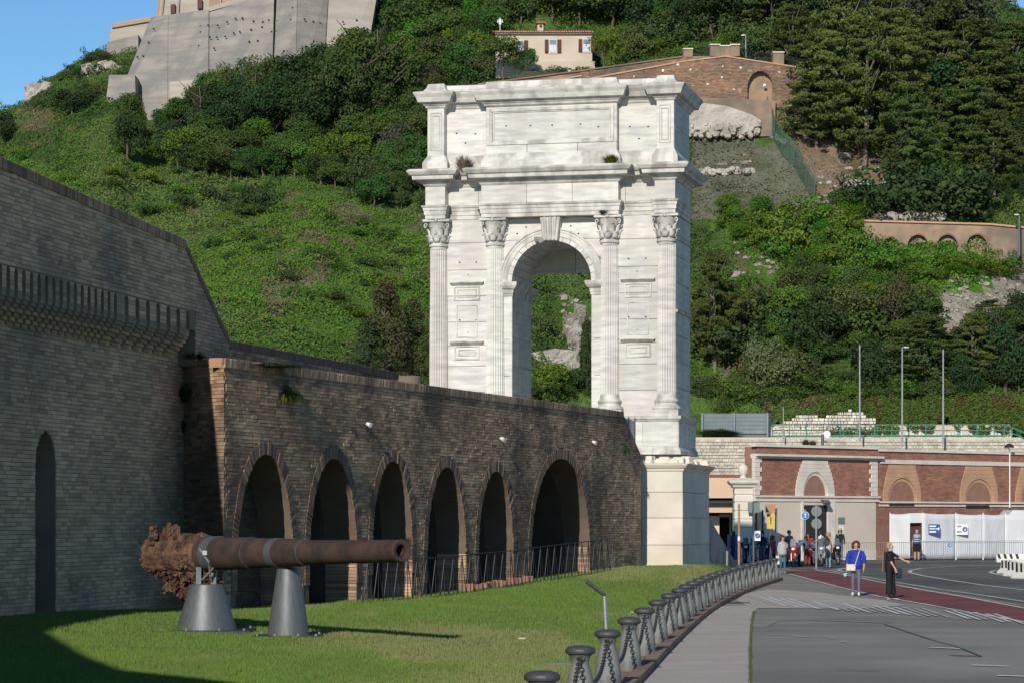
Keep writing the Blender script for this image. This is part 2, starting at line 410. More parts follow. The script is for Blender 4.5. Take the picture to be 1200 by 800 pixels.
def brick_skin(name, parent, mats, o, ud, nd, W, z0, z1, keep, bw=.36, bh=.087, gap=.012, gx=.002, proud=(.0, .03), label=None, seed=1, mortar=None, far=None):
    """a skin of separate bricks on the wall plane through o; ud along, nd out of the wall; keep(u,z)->mask"""
    r = np.random.default_rng(seed)
    o = np.array(o, float); ud = np.array(ud, float); nd = np.array(nd, float)
    rows = int((z1 - z0) / bh); A_ = []; B_ = []; Z = []
    for j in range(rows):
        ln = r.uniform(.45, 1.35, int(W / bw * 1.5) + 6) * bw; e = np.cumsum(ln) - r.uniform(.2, 1) * bw
        a, b = e[:-1], e[1:]; q = (b > 0) & (a < W); A_.append(a[q]); B_.append(b[q]); Z.append(np.full(q.sum(), z0 + j * bh))
    A_ = np.concatenate(A_); B_ = np.concatenate(B_); Z = np.concatenate(Z)
    Ua = np.clip(A_ + gx / 2, 0, W); Ub = np.clip(B_ - gx / 2, 0, W)
    Za = Z + gap / 2; Zb = Z + bh - gap / 2 + r.uniform(-.004, .004, len(Z)); zc = (Za + Zb) / 2
    K = np.stack([keep(Ua + (Ub - Ua) * t, zc) & (zc > -99) for t in np.linspace(0, 1, 9)], 1)
    f0 = K.argmax(1); f1 = 8 - K[:, ::-1].argmax(1); L_ = Ub - Ua
    Ua, Ub = Ua + L_ * f0 / 8, Ua + L_ * f1 / 8
    k = K.any(1) & (Ub - Ua > .03)
    Ua, Ub, Za, Zb = Ua[k], Ub[k], Za[k], Zb[k]
    n = len(Ua)
    zm = (Za + Zb) / 2; um = (Ua + Ub) / 2; pm = (proud[1] - proud[0])
    pr = proud[0] + pm * (.25 * r.random(n) + .25 * fbm(um * .9, zm * 11.5, seed + 7, 2)) + pm * .9 * fbm(um * .35, zm * .8, seed + 9, 3) + pm * .5 * (r.random(n) < .04)
    tilt = r.normal(0, .001, (n, 4)) + r.normal(0, .0015, (n, 1)) * np.array([[1, 1, -1, -1]])
    V = np.zeros((n, 8, 3))
    for i, (uu, zz) in enumerate(((Ua, Za), (Ub, Za), (Ub, Zb), (Ua, Zb))):
        base = o + uu[:, None] * ud + np.stack([0 * zz, 0 * zz, zz], 1)
        V[:, i] = base - nd * .01
        V[:, i + 4] = base + nd * (pr + tilt[:, i])[:, None]
    Fq = np.array([[4, 5, 6, 7], [0, 1, 5, 4], [1, 2, 6, 5], [2, 3, 7, 6], [3, 0, 4, 7]])
    if np.cross(ud, [0, 0, 1]) @ nd < 0: Fq = Fq[:, ::-1]
    Fa = (Fq[None] + np.arange(n)[:, None, None] * 8).reshape(-1, 4)
    V = V.reshape(-1, 3)
    if parent is not None: V = V - np.array(world_loc(parent))
    ob = obj(name, npmesh(name, V, Fa, mats), parent)
    tag(ob, label=label, kind='stuff')
    return ob
# ============================================================ GROUND, LAWN, ROADS
A_DIR = Vector((11.36, 33.0, 0)).normalized()       # the arcade wall runs this way
A_OUT = Vector((A_DIR.y, -A_DIR.x, 0))      # and faces this way
A0 = Vector((-6.87, 63, 0))
A_LEN = 35.5
B0 = Vector((-10.26, 53, 0))                       # the bastion wall
B_DIR = Vector((.192, .981, 0)).normalized()
B_OUT = Vector((.981, -.192, 0)).normalized()
BOLL = [(.29, 25.5), (.79, 30.6), (1.27, 35.1), (1.75, 39.5), (2.2, 43.9), (2.66, 48.2), (3.12, 52.4), (3.58, 56.5)]
while len(BOLL) < 22:
    i = len(BOLL) - 8
    x, y = BOLL[-1]
    sl_ = .112 + i * .0052
    BOLL.append((x + 3.1 * sl_, y + 3.1))
def boll_x(Y):
    ys = np.array([b[1] for b in BOLL]); xs = np.array([b[0] for b in BOLL])
    return np.where(Y < ys[0], xs[0] + (Y - ys[0]) * .11, np.interp(Y, ys, xs))
def lawn_z(X, Y):
    bx_ = boll_x(Y)
    wx = np.where(Y < 63, B0.x + (Y - 53) * .196, A0.x + (Y - 63) * .344)
    t = np.clip((bx_ - .3 - X) / np.maximum(bx_ - .3 - wx, .5), 0, 1)
    base = .08 + .24 * sm(66, 54, Y) * sm(.55, 1.0, t) + .10 * sm(60, 68, Y) * 0 + .46 * sm(73, 95, Y)
    return base * sm(0, .55, t) + .02 + .05 * (fbm(X * .25, Y * .18, 3) - .5)

def sheet(name, mats, pts, z, kind='structure', th=None):
    me = bpy.data.meshes.new(name)
    me.from_pydata([(p[0], p[1], z) for p in pts], [], [tuple(range(len(pts)))])
    me.materials.append(M[mats]); me.update()
    if me.polygons[0].normal.z < 0: me.flip_normals()
    o = obj(name, me); tag(o, kind=kind); return o
sheet('ground', 'asphalt', [(-2500, -300), (3000, -300), (3000, 4500), (-2500, 4500)], -.012)
# plaza asphalt in two tones
plaza = sheet('plaza', 'asphalt', [(boll_x(5.) + .3, 5), (60, 5), (60, 112), (20, 112), (14, 105), (10.2, 100)] + [(float(boll_x(y)) + .3, y) for y in range(95, 5, -5)], -.004)
dark = sheet('road', 'asphalt_dark', [tuple(G(*p)[:2]) for p in ((1000, 664), (985, 668), (1040, 684), (1100, 694), (1200, 714), (1300, 733), (1420, 720), (1420, 655.2), (1200, 655.2), (1000, 655.5), (925, 657), (900, 662), (930, 666), (960, 668), (985, 664))], .001)
# pale footpath beside the bollards
fp_r = [(880, 800), (879, 760), (880, 722), (872, 716), (862, 712)]
fp_l = [(6 + 3 * 0)]
left = [(float(boll_x(y)) + .33, y) for y in (12, 20, 28, 34, 40, 46, 52, 58, 64, 70)]
right = [tuple(G(px, py)[:2]) for px, py in ((880, 1100), (880, 900), (879, 800), (879, 760), (881, 728), (884, 716), (893, 708))]
sheet('footpath', 'path', left + right[::-1], .006)
# paved apron beyond the footpath
sheet('pavement', 'path', [tuple(G(*p)[:2]) for p in ((882, 712), (1000, 713), (1062, 709), (1036, 703), (960, 694), (900, 690), (874, 695), (862, 703))], .008)
# the strip of weeds in the joint
# lawn: a real height field between the walls and the bollards
ys = np.concatenate([np.arange(5, 40, .5), np.arange(40, 104, .8)])
nx = 60
V = []; 
for y in ys:
    bx_ = float(boll_x(y)) - .12
    lx = float(np.where(y < 63, B0.x + (y - 53) * .196 - .6, A0.x + (y - 63) * .344 - .6)) if y > 45 else -16
    if y > 94: lx = min(lx, 3.9)
    xs = lx + (bx_ - lx) * np.linspace(0, 1, nx)
    V.append(np.stack([xs, np.full(nx, y), lawn_z(xs, np.full(nx, y))], 1))
V = np.concatenate(V); n = len(ys)
idx = np.arange(n * nx).reshape(n, nx)
Fq = np.stack([idx[:-1, :-1], idx[:-1, 1:], idx[1:, 1:], idx[1:, :-1]], -1).reshape(-1, 4)
lawn = obj('lawn', npmesh('lawn', V, Fq, 'lawn', smooth=True)); tag(lawn, kind='structure')
# grass blades
def blades(Y, X, hgt, wid, r):
    n = len(X)
    z = lawn_z(X, Y)
    a = r.uniform(0, PI, n); dx = np.cos(a) * wid / 2; dy = np.sin(a) * wid / 2 * .3
    lean = r.normal(0, .35, (n, 2)) * hgt[:, None]
    V = np.zeros((n, 3, 3))
    V[:, 0] = np.stack([X - dx, Y - dy, z - .005], 1); V[:, 1] = np.stack([X + dx, Y + dy, z - .005], 1)
    V[:, 2] = np.stack([X + lean[:, 0], Y + lean[:, 1], z + hgt], 1)
    return V.reshape(-1, 3), np.arange(n * 3).reshape(n, 3)
r = np.random.default_rng(5)
N = 330000
u = r.random(N) ** 1.0
Y = 1 / (1 / 30.0 + (1 / 99.0 - 1 / 30.0) * u) * 1.0
Y = Y + r.normal(0, .3, N)
bxs = boll_x(Y) - .16
lx = np.maximum(np.where(Y < 63, B0.x + (Y - 53) * .196, A0.x + (Y - 63) * .344), (-8 - 600) / F * Y)
X = lx + (bxs - lx) * r.random(N)
ok = Y > 28; X = X[ok]; Y = Y[ok]
hg = r.uniform(.02, .045, len(X)) * (1 + .6 * (fbm(X * 1.2, Y * .5, 9) > .62)) * (1 + (Y - 30) / 90)
V, Fq = blades(Y, X, hg, .012 + .016 * (Y - 28) / 60, r)
tuft = fbm(X * .8, Y * .35, 21); dry = sm(.5, .68, fbm(X * .3 + 4, Y * .1, 33))
c = np.stack([.13 + .1 * dry + .04 * tuft, .21 + .03 * dry + .06 * tuft, .048 + .05 * dry], 1) * r.uniform(.75, 1.25, (len(X), 1))
g = obj('grass', npmesh('grass', V, Fq, 'grass', cols=c)); tag(g, 'short mown green lawn grass with drier patches', 'grass', kind='stuff')
# weeds in the joint between footpath and asphalt
V = []; C = []
pts = [G(px, py) for px, py in ((879.5, 800), (879, 760), (881, 728), (884, 716))]
tt = r.random(1500) * 3
ii = tt.astype(int).clip(0, 2); ft = tt - ii
X = np.array([pts[i].x for i in ii]) * (1 - ft) + np.array([pts[i + 1].x for i in ii]) * ft + r.normal(0, .013, 1500)
Y = np.array([pts[i].y for i in ii]) * (1 - ft) + np.array([pts[i + 1].y for i in ii]) * ft
a = r.uniform(0, PI, 1500); h = r.uniform(.01, .035, 1500)
V = np.stack([np.stack([X - .012, Y, 0 * X], 1), np.stack([X + .012, Y, 0 * X], 1), np.stack([X + r.normal(0, .015, 1500), Y, h], 1)], 1).reshape(-1, 3)
wd = obj('weeds', npmesh('weeds', V, np.arange(4500).reshape(-1, 3), 'grass', cols=np.tile([[.09, .11, .045]], (1500, 1))))
tag(wd, 'thin line of weeds in the joint along the pale footpath', 'weeds', kind='stuff')

# kerb of reddish brick courses below the bollards: outer dark edge stones + inner brick
def strip(line, off0, off1, z0, z1, name, mats, seg=.9, parent=None, gap=.012):
    """row of separate kerb stones along a polyline"""
    out = []
    acc = 0
    pts = [Vector((p[0], p[1], 0)) for p in line]
    for a, b in zip(pts, pts[1:]):
        L = (b - a).length; t = (b - a) / L; nrm = Vector((t.y, -t.x, 0))
        k = max(1, round(L / seg))
        for i in range(k):
            p = a + t * (L * i / k + gap / 2); q = a + t * (L * (i + 1) / k - gap / 2)
            m = MB(); m.prism([p + nrm * off0 + Vector((0, 0, z0)), p + nrm * off1 + Vector((0, 0, z0)), q + nrm * off1 + Vector((0, 0, z0)), q + nrm * off0 + Vector((0, 0, z0))], (0, 0, z1 - z0))
            out.append(m)
    return out
kroot = MB(); kl = [(.25 - .11 * 6, 20.2)] + BOLL
kerb = MB()
for a, b in zip(kl, kl[1:]):
    pass
ke = thing('kerb', None, None, (0, 0, 0)); ke['kind'] = 'structure'
for j, m in enumerate(strip(kl, -.34, .12, -.05, .05, 'kerb_brick', 'kerb_brick', seg=1.1)):
    if j < 300: m.build('kerb_stone', 'kerb_brick', ke, bevel=.008)
m = MB()
for mm in strip(kl, .125, .32, -.05, .115, 'k', 'k', seg=1.1): m.add(mm.v, mm.f)
m.build('kerb_edge', 'kerb_brick', ke, bevel=.008, kind='stuff')

# ---- painted marks (sheets lifted a few mm)
def gp(*pp): return [tuple(G(*p)[:2]) for p in pp]
lane_t = [(925, 667), (950, 668.5), (1000, 678), (1060, 689), (1130, 702), (1200, 711), (1330, 730)]
lane_b = [(1330, 752), (1200, 726), (1120, 713), (1050, 702), (1000, 691), (960, 681), (925, 671)]
lane_t = [(918, 668.2), (955, 668.2), (985, 673), (1030, 682.5), (1080, 692), (1130, 700), (1200, 713), (1330, 735)]
lane_b = [(1330, 751), (1200, 727), (1130, 715), (1080, 706), (1030, 697.5), (985, 687), (955, 679), (918, 669.5)]
sheet('cycle_lane', 'lane_red', gp(*lane_t) + gp(*lane_b), .010)
def line(pts, wpx, m, name='road_marking', z=.014):
    w_ = [G(*p) for p in pts]
    L = []; Rr = []
    for i, p in enumerate(w_):
        t = (w_[min(i + 1, len(w_) - 1)] - w_[max(i - 1, 0)]).normalized(); nn = Vector((t.y, -t.x, 0))
        L.append((p + nn * wpx / 2)[:2]); Rr.append((p - nn * wpx / 2)[:2])
    sheet(name, m, L + Rr[::-1], z)
line([(955, 667.6), (985, 672.2), (1030, 681.4), (1080, 690.8), (1130, 699.2), (1200, 712.2), (1330, 734)], .14, 'paint_white')
line([(925, 672), (955, 680), (985, 688), (1030, 698.5), (1080, 707), (1130, 716.2), (1200, 728.2), (1330, 752)], .14, 'paint_white')
for a, b in (((1050, 682.5), (1200, 708)),):
    line([(952, 666), (975, 669), (1010, 675), (1050, 682), (1100, 690), (1150, 697), (1200, 704.5), (1300, 718)], .22, 'paint_faint')
line([(1060, 687), (1100, 693.5), (1150, 701.5), (1200, 709.5)], .3, 'paint_yellow', z=.012)
# curved lane edges on the dark road
line([(1000, 671), (988, 669.5), (982, 667.5), (990, 665.5), (1010, 664)], .16, 'paint_white')
line([(1200, 691), (1150, 685), (1110, 679), (1080, 674), (1066, 670.5), (1067, 668), (1080, 665.5), (1120, 663), (1200, 661.5)], .18, 'paint_white')
line([(1200, 677.5), (1180, 675), (1165, 672), (1160, 670), (1166, 668), (1185, 666.5)], .16, 'paint_white')
line([(1085, 663), (1140, 662.3), (1200, 662)], .5, 'paint_faint', z=.012)
line([(1035, 662), (1075, 661.3), (1105, 661)], .35, 'paint_faint')
line([(1020, 660.5), (1045, 661.5), (1072, 660.8)], .25, 'lane_red')
# chequered hatching across the pavement
r2 = random.Random(3)
x = 872
while x < 1165:
    y0 = 697 + (x - 872) * .073
    if r2.random() < .93:
        f0, f1 = r2.uniform(0, .15), r2.uniform(.8, 1.0)
        sheet('road_marking', r2.choice(['paint_white', 'paint_white', 'paint_faint']), gp((x + 38 * f0, y0 + 13 * f0), (x + 38 * f0 + 5, y0 + 13 * f0), (x + 38 * f1 + 6, y0 + 13 * f1), (x + 38 * f1, y0 + 13 * f1)), .016)
    x += 12
line([(905, 719), (960, 720.5), (1010, 721), (1060, 722.2)], .1, 'paint_faint')
for x0, x1, y0 in ((1089, 1127, 758.5), (1138, 1182, 779.3), (1169, 1212, 791.5)):
    line([(x0, y0), (x1, y0 + 1.5)], .16, 'sign_white')
line([(1113, 767.5), (1151, 769)], .16, 'lane_red')
line([(930, 745), (945, 746)], .1, 'paint_white'); line([(972, 747.3), (981, 748)], .1, 'paint_white'); line([(985, 751.3), (990, 752)], .1, 'paint_white')
line([(1036, 731), (1060, 739), (1090, 749), (1120, 757), (1150, 769)], .035, 'tar')
line([(938, 745.8), (972, 747)], .03, 'tar'); line([(982, 785), (1030, 786.5)], .05, 'tar')
line([(900, 743), (930, 744.5)], .08, 'paint_faint')
# repairs, tyre wear and covers in the asphalt
line([(884, 735), (900, 727), (960, 726), (1040, 729)], .5, 'path_worn', z=.0045)
m = MB(); c_ = G(866, 706); m.bx((c_.x - .3, c_.y - .3, .0), (c_.x + .3, c_.y + .3, .016)); tag(m.build('drain_cover', 'steel_dark', bevel=.004), 'square iron drain cover at the end of the pale footpath', 'drain cover')
# manhole and drain covers in the lawn
for px, py, sz, lab in ((652, 772, .5, 'pale rectangular drain cover in the lawn left of the nearest bollards'), (612, 745, .14, 'small pale stone slab in the lawn left of the bent post'), (741, 714, .1, 'tiny pale lid in the lawn beside the bollard row')):
    p = G(px, py, .1); m = MB(); m.box((p.x, p.y, float(lawn_z(p.x, p.y)) + .02), (sz, sz * .8, .03)); o = m.build('drain_cover', 'sign_grey' if sz > .3 else 'stone_pale', bevel=.005); tag(o, lab, 'drain cover')

# ============================================================ BASTION
def bpt(u, out=0.0, z=0.0): return B0 + B_DIR * u + B_OUT * out + Vector((0, 0, z))
ba = thing('bastion_wall', 'tall shaded brick bastion wall with a row of corbels on the left', 'wall', tuple(bpt(6)))
slots = [(5.52 - .416 * k, .19) for k in range(26)][::-1] + [(6.25 + .73 * k, .28) for k in range(7)]
ZT = 9.0; ZC = 7.28; ZB = 6.84
def ztop(u): return 8.9 + .38 * (10.32 - u) / 10.32
OV = .46
NI = (1.92, 3.05, 4.14)     # arched niche u0,u1,ztop
# lower face with a niche reaching the ground
def arch_pts(u0, u1, zs, zt, n=12, p=1.0):
    c_ = (u0 + u1) / 2; hw = (u1 - u0) / 2
    return [(c_ - hw * math.cos(PI * k / n), zs + (zt - zs) * math.sin(PI * k / n) ** p) for k in range(n + 1)]
poly = [(-14, -.6), (NI[0], -.6)] + arch_pts(NI[0], NI[1], 3.4, NI[2]) + [(NI[1], -.6), (15.2, -.6), (15.2, 6.7), (-14, 6.7)]
m = MB(); m.prism([bpt(a, 0, b) for a, b in poly], -B_OUT * .6)
m.bx  # body behind
m.prism([bpt(-14, -.6, -.6), bpt(15.2, -.6, -.6), bpt(15.2, -.6, 6.7), bpt(-14, -.6, 6.7)], -B_OUT * 1.2)
m.build('wall_core', 'brick_back', ba)
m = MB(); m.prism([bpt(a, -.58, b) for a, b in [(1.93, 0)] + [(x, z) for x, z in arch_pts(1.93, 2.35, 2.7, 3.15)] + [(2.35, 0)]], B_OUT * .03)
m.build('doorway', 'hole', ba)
# parapet slab with arched slots at its foot
out = [(-14, ZB)]
for s_, w_ in slots:
    out += [(s_ - w_ / 2, ZB)] + arch_pts(s_ - w_ / 2, s_ + w_ / 2, ZC - w_ * .6, ZC, 6) + [(s_ + w_ / 2, ZB)]
out += [(11.2, ZB), (11.3, 6.0), (14.0, 6.0), (14.0, 6.74), (10.32, ztop(10.32))] + [(u_, ztop(u_)) for u_ in (8, 4, 0, -4, -9, -14)]
m = MB(); m.prism([bpt(a, OV, b) for a, b in out], -B_OUT * .55)
m.prism([bpt(-14, OV - .08, ZB), bpt(11, OV - .08, ZB), bpt(11, OV - .08, ZC + .1), bpt(-14, OV - .08, ZC + .1)], -B_OUT * .3, mi=1)
for i in range(8):
    z0 = ZB + .02 - .66 + .082 * i; pr = max(.02, OV * math.sin((i + 1) / 8 * PI / 2) ** 1.3 - .07)
    m.prism([bpt(-14, pr, z0), bpt(11, pr, z0), bpt(11, pr, z0 + .082), bpt(-14, pr, z0 + .082)], -B_OUT * (pr + .05), mi=1)
m.build('parapet', ['brick_back', 'brick_bastion'], ba)
def slotmask(u_, z_):
    bad = np.zeros(u_.shape, bool)
    for s_, w_ in slots: bad |= (np.abs(u_ - s_) < w_ / 2 + .03) & (z_ < ZC + .01)
    return bad
org = np.array(bpt(-2, OV))
def keep_par(u_, z_):
    u_ = u_ - 2
    top = np.where(u_ < 10.32, ztop(u_), 8.9 - (u_ - 10.32) * .587)
    return (z_ < top - .04) & (z_ > np.where(u_ > 11.2, 6.0, ZC + .03))
brick_skin('brick_course', ba, 'brick_bastion', org, B_DIR, B_OUT, 16.0, 6.0, 9.6, keep_par, seed=2, proud=(.0, .02))
def keep_low(u_, z_):
    u_ = u_ - 2
    inn = (u_ > NI[0] - .02) & (u_ < NI[1] + .02) & (z_ < 3.4 + .74 * np.sqrt(np.clip(1 - ((u_ - 2.485) / .58) ** 2, 0, 1)))
    return ~inn
brick_skin('brick_course', ba, 'brick_bastion', np.array(bpt(-2, 0)), B_DIR, B_OUT, 14.6, -.1, 6.55, keep_low, seed=3, proud=(.0, .022))
brick_skin('brick_course', ba, 'brick_bastion', np.array(bpt(1.9, -.55)), B_DIR, B_OUT, 1.2, -.1, 4.1, lambda u_, z_: (u_ > .46) | (z_ > 3.1), seed=4)
# header course along the top
m = MB(); 
for a, b in ((-14, -9), (-9, -4), (-4, 0), (0, 4), (4, 8), (8, 10.32)):
    za = ztop(a); zb = ztop(b)
    m.prism([bpt(a, OV + .04, za - .1), bpt(b, OV + .04, zb - .1), bpt(b, OV + .04, zb + .03), bpt(a, OV + .04, za + .03)], -B_OUT * .62)
m.build('coping', 'brick_back', ba)
nb = MB()
u_ = -1.5
while u_ < 10.3:
    z_ = ztop(u_)
    nb.prism([bpt(u_, OV + .05, z_ - .16), bpt(u_ + .075, OV + .05, z_ - .16), bpt(u_ + .075, OV + .05 + random.uniform(0, .01), z_ + .045), bpt(u_, OV + .05, z_ + .045 + random.uniform(-.01, .01))], -B_OUT * .3)
    u_ += .088
nb.build('header_brick', 'brick', ba, kind='stuff')
# raked flank
m = MB(); m.prism([bpt(10.32, OV + .03, 8.78), bpt(10.32, OV + .03, 8.95), bpt(14.02, OV + .03, 6.79), bpt(14.02, OV + .03, 6.6)], -B_OUT * .6)
m.build('rake_coping', 'brick_red', ba)
# brick courses on the teeth between the slots
m = MB()
for a, b in zip(slots, slots[1:]):
    x0_, x1_ = a[0] + a[1] / 2 + .004, b[0] - b[1] / 2 - .004; z = ZB + .01
    if x0_ < -2: continue
    while z < ZC - .03:
        hw_ = 0 if z < ZC - .16 else .03; pr_ = OV + random.uniform(.002, .012)
        m.prism([bpt(x0_, pr_, z), bpt(x1_, pr_, z), bpt(x1_ + hw_, pr_, z + .078), bpt(x0_ - hw_, pr_, z + .078)], -B_OUT * .1); z += .087
m.build('brick_course', 'brick_bastion', ba, kind='stuff')
# corbels in stepped brick courses
def corbel(width):
    m = MB(); n = 8
    for i in range(n):
        z0 = -.66 + .082 * i; t = (i + 1) / n; pr = OV * math.sin(t * PI / 2) ** 1.3 + .01
        m.bx((-width / 2, -pr, z0 + .003), (width / 2, .03, z0 + .082 - .003))
        m.bx((-width / 2 + .004, -pr + .007, z0 - .004), (width / 2 - .004, .02, z0 + .004))
    return m.mesh('corbel', 'brick_bastion')
cm = {}
ss = [s_[0] for s_ in slots]
for a, b in zip(slots, slots[1:]):
    wd_ = (b[0] - b[1] / 2) - (a[0] + a[1] / 2); k = round(wd_, 2)
    if k not in cm: cm[k] = corbel(k)
    c_ = ((b[0] - b[1] / 2) + (a[0] + a[1] / 2)) / 2
    if c_ < -1.2: continue
    p = bpt(c_, 0, ZB + .02) - world_loc(ba)
    place(cm[k], 'corbel', ba, p, (0, 0, math.atan2(B_DIR.y, B_DIR.x)))
tag(ba, label='tall shaded brick bastion wall with a row of corbels on the left')
# small drainpipe in the corner
# unseen wall added beyond the fort, its outline shaped for the lawn's shade
m = MB()
chain_ = [Vector((x_, y_, 0)) for x_, y_ in ((-12.1, 43), (-12.5, 39.2), (-13.1, 36), (-13.4, 29.3), (-11.7, 22.6), (-10.6, 19), (-9.2, 17.1), (-8.2, 15.5), (-6.5, 12.5), (-6.1, 4), (-12, 4), (-13.5, 15), (-16.5, 29), (-15, 43))]
m.prism([p + Vector((0, 0, -.5)) for p in chain_], (0, 0, 9.9))
tag(m.build('unseen_shade_wall', 'brick_back'), 'unseen brick wall left of the lawn, shaped for the shade it casts', 'wall')

# ============================================================ ARCADE WALL
def apt(s_, out=0.0, z=0.0): return A0 + A_DIR * s_ + A_OUT * out + Vector((0, 0, z))
def s_at(px):
    k = (px - 600) / F
    return (k * A0.y - A0.x) / (A_DIR.x - k * A_DIR.y)
def zA(px, py): return H + (HY - py) / F * (A0.y + A_DIR.y * s_at(px))
aw = thing('arcade_wall', 'long brick ramp wall with six pointed blind arches leading to the marble arch', 'wall', tuple(apt(A_LEN / 2)))
ops = []
for x0, x1, ax, ay in ((277, 343, 310, 532), (362, 417.5, 390, 537), (436, 482.5, 460, 540), (500, 545.5, 523, 547), (560, 601, 579, 552), (622, 690.5, 657, 537)):
    ops.append((s_at(x0), s_at(x1), zA(ax, ay)))
ZW = 6.14
def op_curve(o, n=22, grow=0.0):
    u0, u1, zt = o; c_ = (u0 + u1) / 2; hw = (u1 - u0) / 2 + grow; zs = zt - min(2.9, (u1 - u0) * .78); out = []
    for k in range(n + 1):
        f = PI * k / n; cc = math.cos(f); s2 = math.sin(f)
        t = abs(cc)
        x = hw * (cc * .84 + math.copysign(.16 * (1 - abs(f - PI / 2) / (PI / 2) * -1 - 1 + 0), cc) if False else hw * cc)if False else None
        g = abs(1 - 2 * k / n)                       # 1 at the springs, 0 at the apex
        x = hw * (.80 * math.sin(g * PI / 2) + .20 * g)
        z = zs + (zt + grow - zs) * math.cos(g * PI / 2) ** .9
        out.append((c_ - math.copysign(x, .5 - k / n + 1e-9), z))
    return out
def op_half(u_, z_, o, grow=0.0):
    cu = op_curve(o, 40, grow)
    zz = np.interp(u_, [p[0] for p in cu], [p[1] for p in cu], left=-9, right=-9)
    return z_ < zz
poly = [(.64, -.6)]
for o in ops:
    poly += [(o[0], -.6)] + op_curve(o) + [(o[1], -.6)]
SE = s_at(728)
poly += [(A_LEN, -.6), (A_LEN, 4.7), (SE + .2, ZW - .05), (.64, ZW - .05)]
m = MB(); m.prism([apt(a, 0, b) for a, b in poly], -A_OUT * .9)
m.build('wall_core', 'brick_jamb_shade', aw)
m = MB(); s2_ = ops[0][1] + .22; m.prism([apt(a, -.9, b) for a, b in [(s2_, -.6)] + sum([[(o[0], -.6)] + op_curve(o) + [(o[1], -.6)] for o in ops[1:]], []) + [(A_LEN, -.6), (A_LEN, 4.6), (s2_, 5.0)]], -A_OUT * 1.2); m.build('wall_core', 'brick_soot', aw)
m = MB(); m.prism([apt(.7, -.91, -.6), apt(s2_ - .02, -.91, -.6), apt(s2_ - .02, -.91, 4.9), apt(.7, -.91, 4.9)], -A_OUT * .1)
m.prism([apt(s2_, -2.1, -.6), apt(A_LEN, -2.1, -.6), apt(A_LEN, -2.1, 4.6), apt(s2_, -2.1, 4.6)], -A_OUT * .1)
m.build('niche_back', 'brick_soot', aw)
def keep_a(u_, z_):
    k = np.ones(u_.shape, bool)
    for o in ops: k &= ~op_half(u_, z_, o, .34)
    top = np.where(u_ < SE + .2, ZW - .1, ZW - .1 - (u_ - SE - .2) * (ZW - 4.75) / (A_LEN - SE - .2))
    return k & (z_ < top)
brick_skin('brick_course', aw, 'brick', np.array(apt(0, 0)), A_DIR, A_OUT, A_LEN, -.2, ZW, keep_a, seed=11, bw=.36, gx=.004, gap=.012, proud=(.002, .02))
def keep_b(u_, z_):
    k = np.zeros(u_.shape, bool)
    for o in ops: k |= op_half(u_, z_, o, .1) | ((u_ > o[0]) & (u_ < o[1]) & (z_ < 1.5))
    return k
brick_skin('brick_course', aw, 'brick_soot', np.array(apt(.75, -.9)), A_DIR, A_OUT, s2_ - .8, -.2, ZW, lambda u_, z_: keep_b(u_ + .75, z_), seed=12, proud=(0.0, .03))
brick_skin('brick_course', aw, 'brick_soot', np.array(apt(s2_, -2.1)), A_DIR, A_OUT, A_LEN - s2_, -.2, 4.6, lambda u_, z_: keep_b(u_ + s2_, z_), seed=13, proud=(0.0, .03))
# jamb bricks: reveals in courses
m = MB()
for o in ops:
    z = -.2
    zs = o[2] - min(2.9, (o[1] - o[0]) * .78)
    while z < zs - .05:
        m.prism([apt(o[1] + .02, .012, z), apt(o[1] - .012 - random.uniform(0, .012), .012, z), apt(o[1] - .012 - random.uniform(0, .012), .012, z + .074), apt(o[1] + .02, .012, z + .074)], -A_OUT * .9)
        z += .087
m.build('jamb_brick', 'brick', aw, kind='stuff')
for o in ops:
    cu = op_curve(o, 200); cg = op_curve(o, 200, .33)
    m = MB(); acc = 0; last = cu[0]
    i0 = 0
    for i in range(1, len(cu)):
        acc += math.dist(cu[i], cu[i - 1])
        if acc > .085:
            a0, a1, b1, b0 = cu[i0], cu[i], cg[i], cg[i0]
            def lp(p, q, t): return (p[0] + (q[0] - p[0]) * t, p[1] + (q[1] - p[1]) * t)
            q = [lp(a0, a1, .08), lp(a0, a1, .92), lp(b0, b1, .92), lp(b0, b1, .08)]
            pr = random.uniform(.018, .04)
            m.prism([apt(x, pr, z) for x, z in q], -A_OUT * (.35))
            i0 = i; acc = 0
    # rings go down the jambs a little
    for side in (0, 1):
        z = cu[0][1] - .09; e = o[side]; sg = -1 if side == 0 else 1
        while z > cu[0][1] - .8:
            m.prism([apt(e, .03, z), apt(e + sg * .3, .03, z), apt(e + sg * .3, .03, z + .075), apt(e, .03, z + .075)], -A_OUT * .3); z -= .087
    m.build('arch_ring', 'brick_red', aw, kind='stuff')
# header course + top slab
m = MB(); s_ = 0.0
while s_ < SE + .1:
    m.prism([apt(s_, .05, ZW - .22), apt(s_ + .075, .05, ZW - .22), apt(s_ + .075, .05 + random.uniform(0, .015), ZW + random.uniform(-.012, .006)), apt(s_, .05, ZW)], -A_OUT * .42)
    s_ += .09
m.build('header_brick', 'brick', aw, kind='stuff')
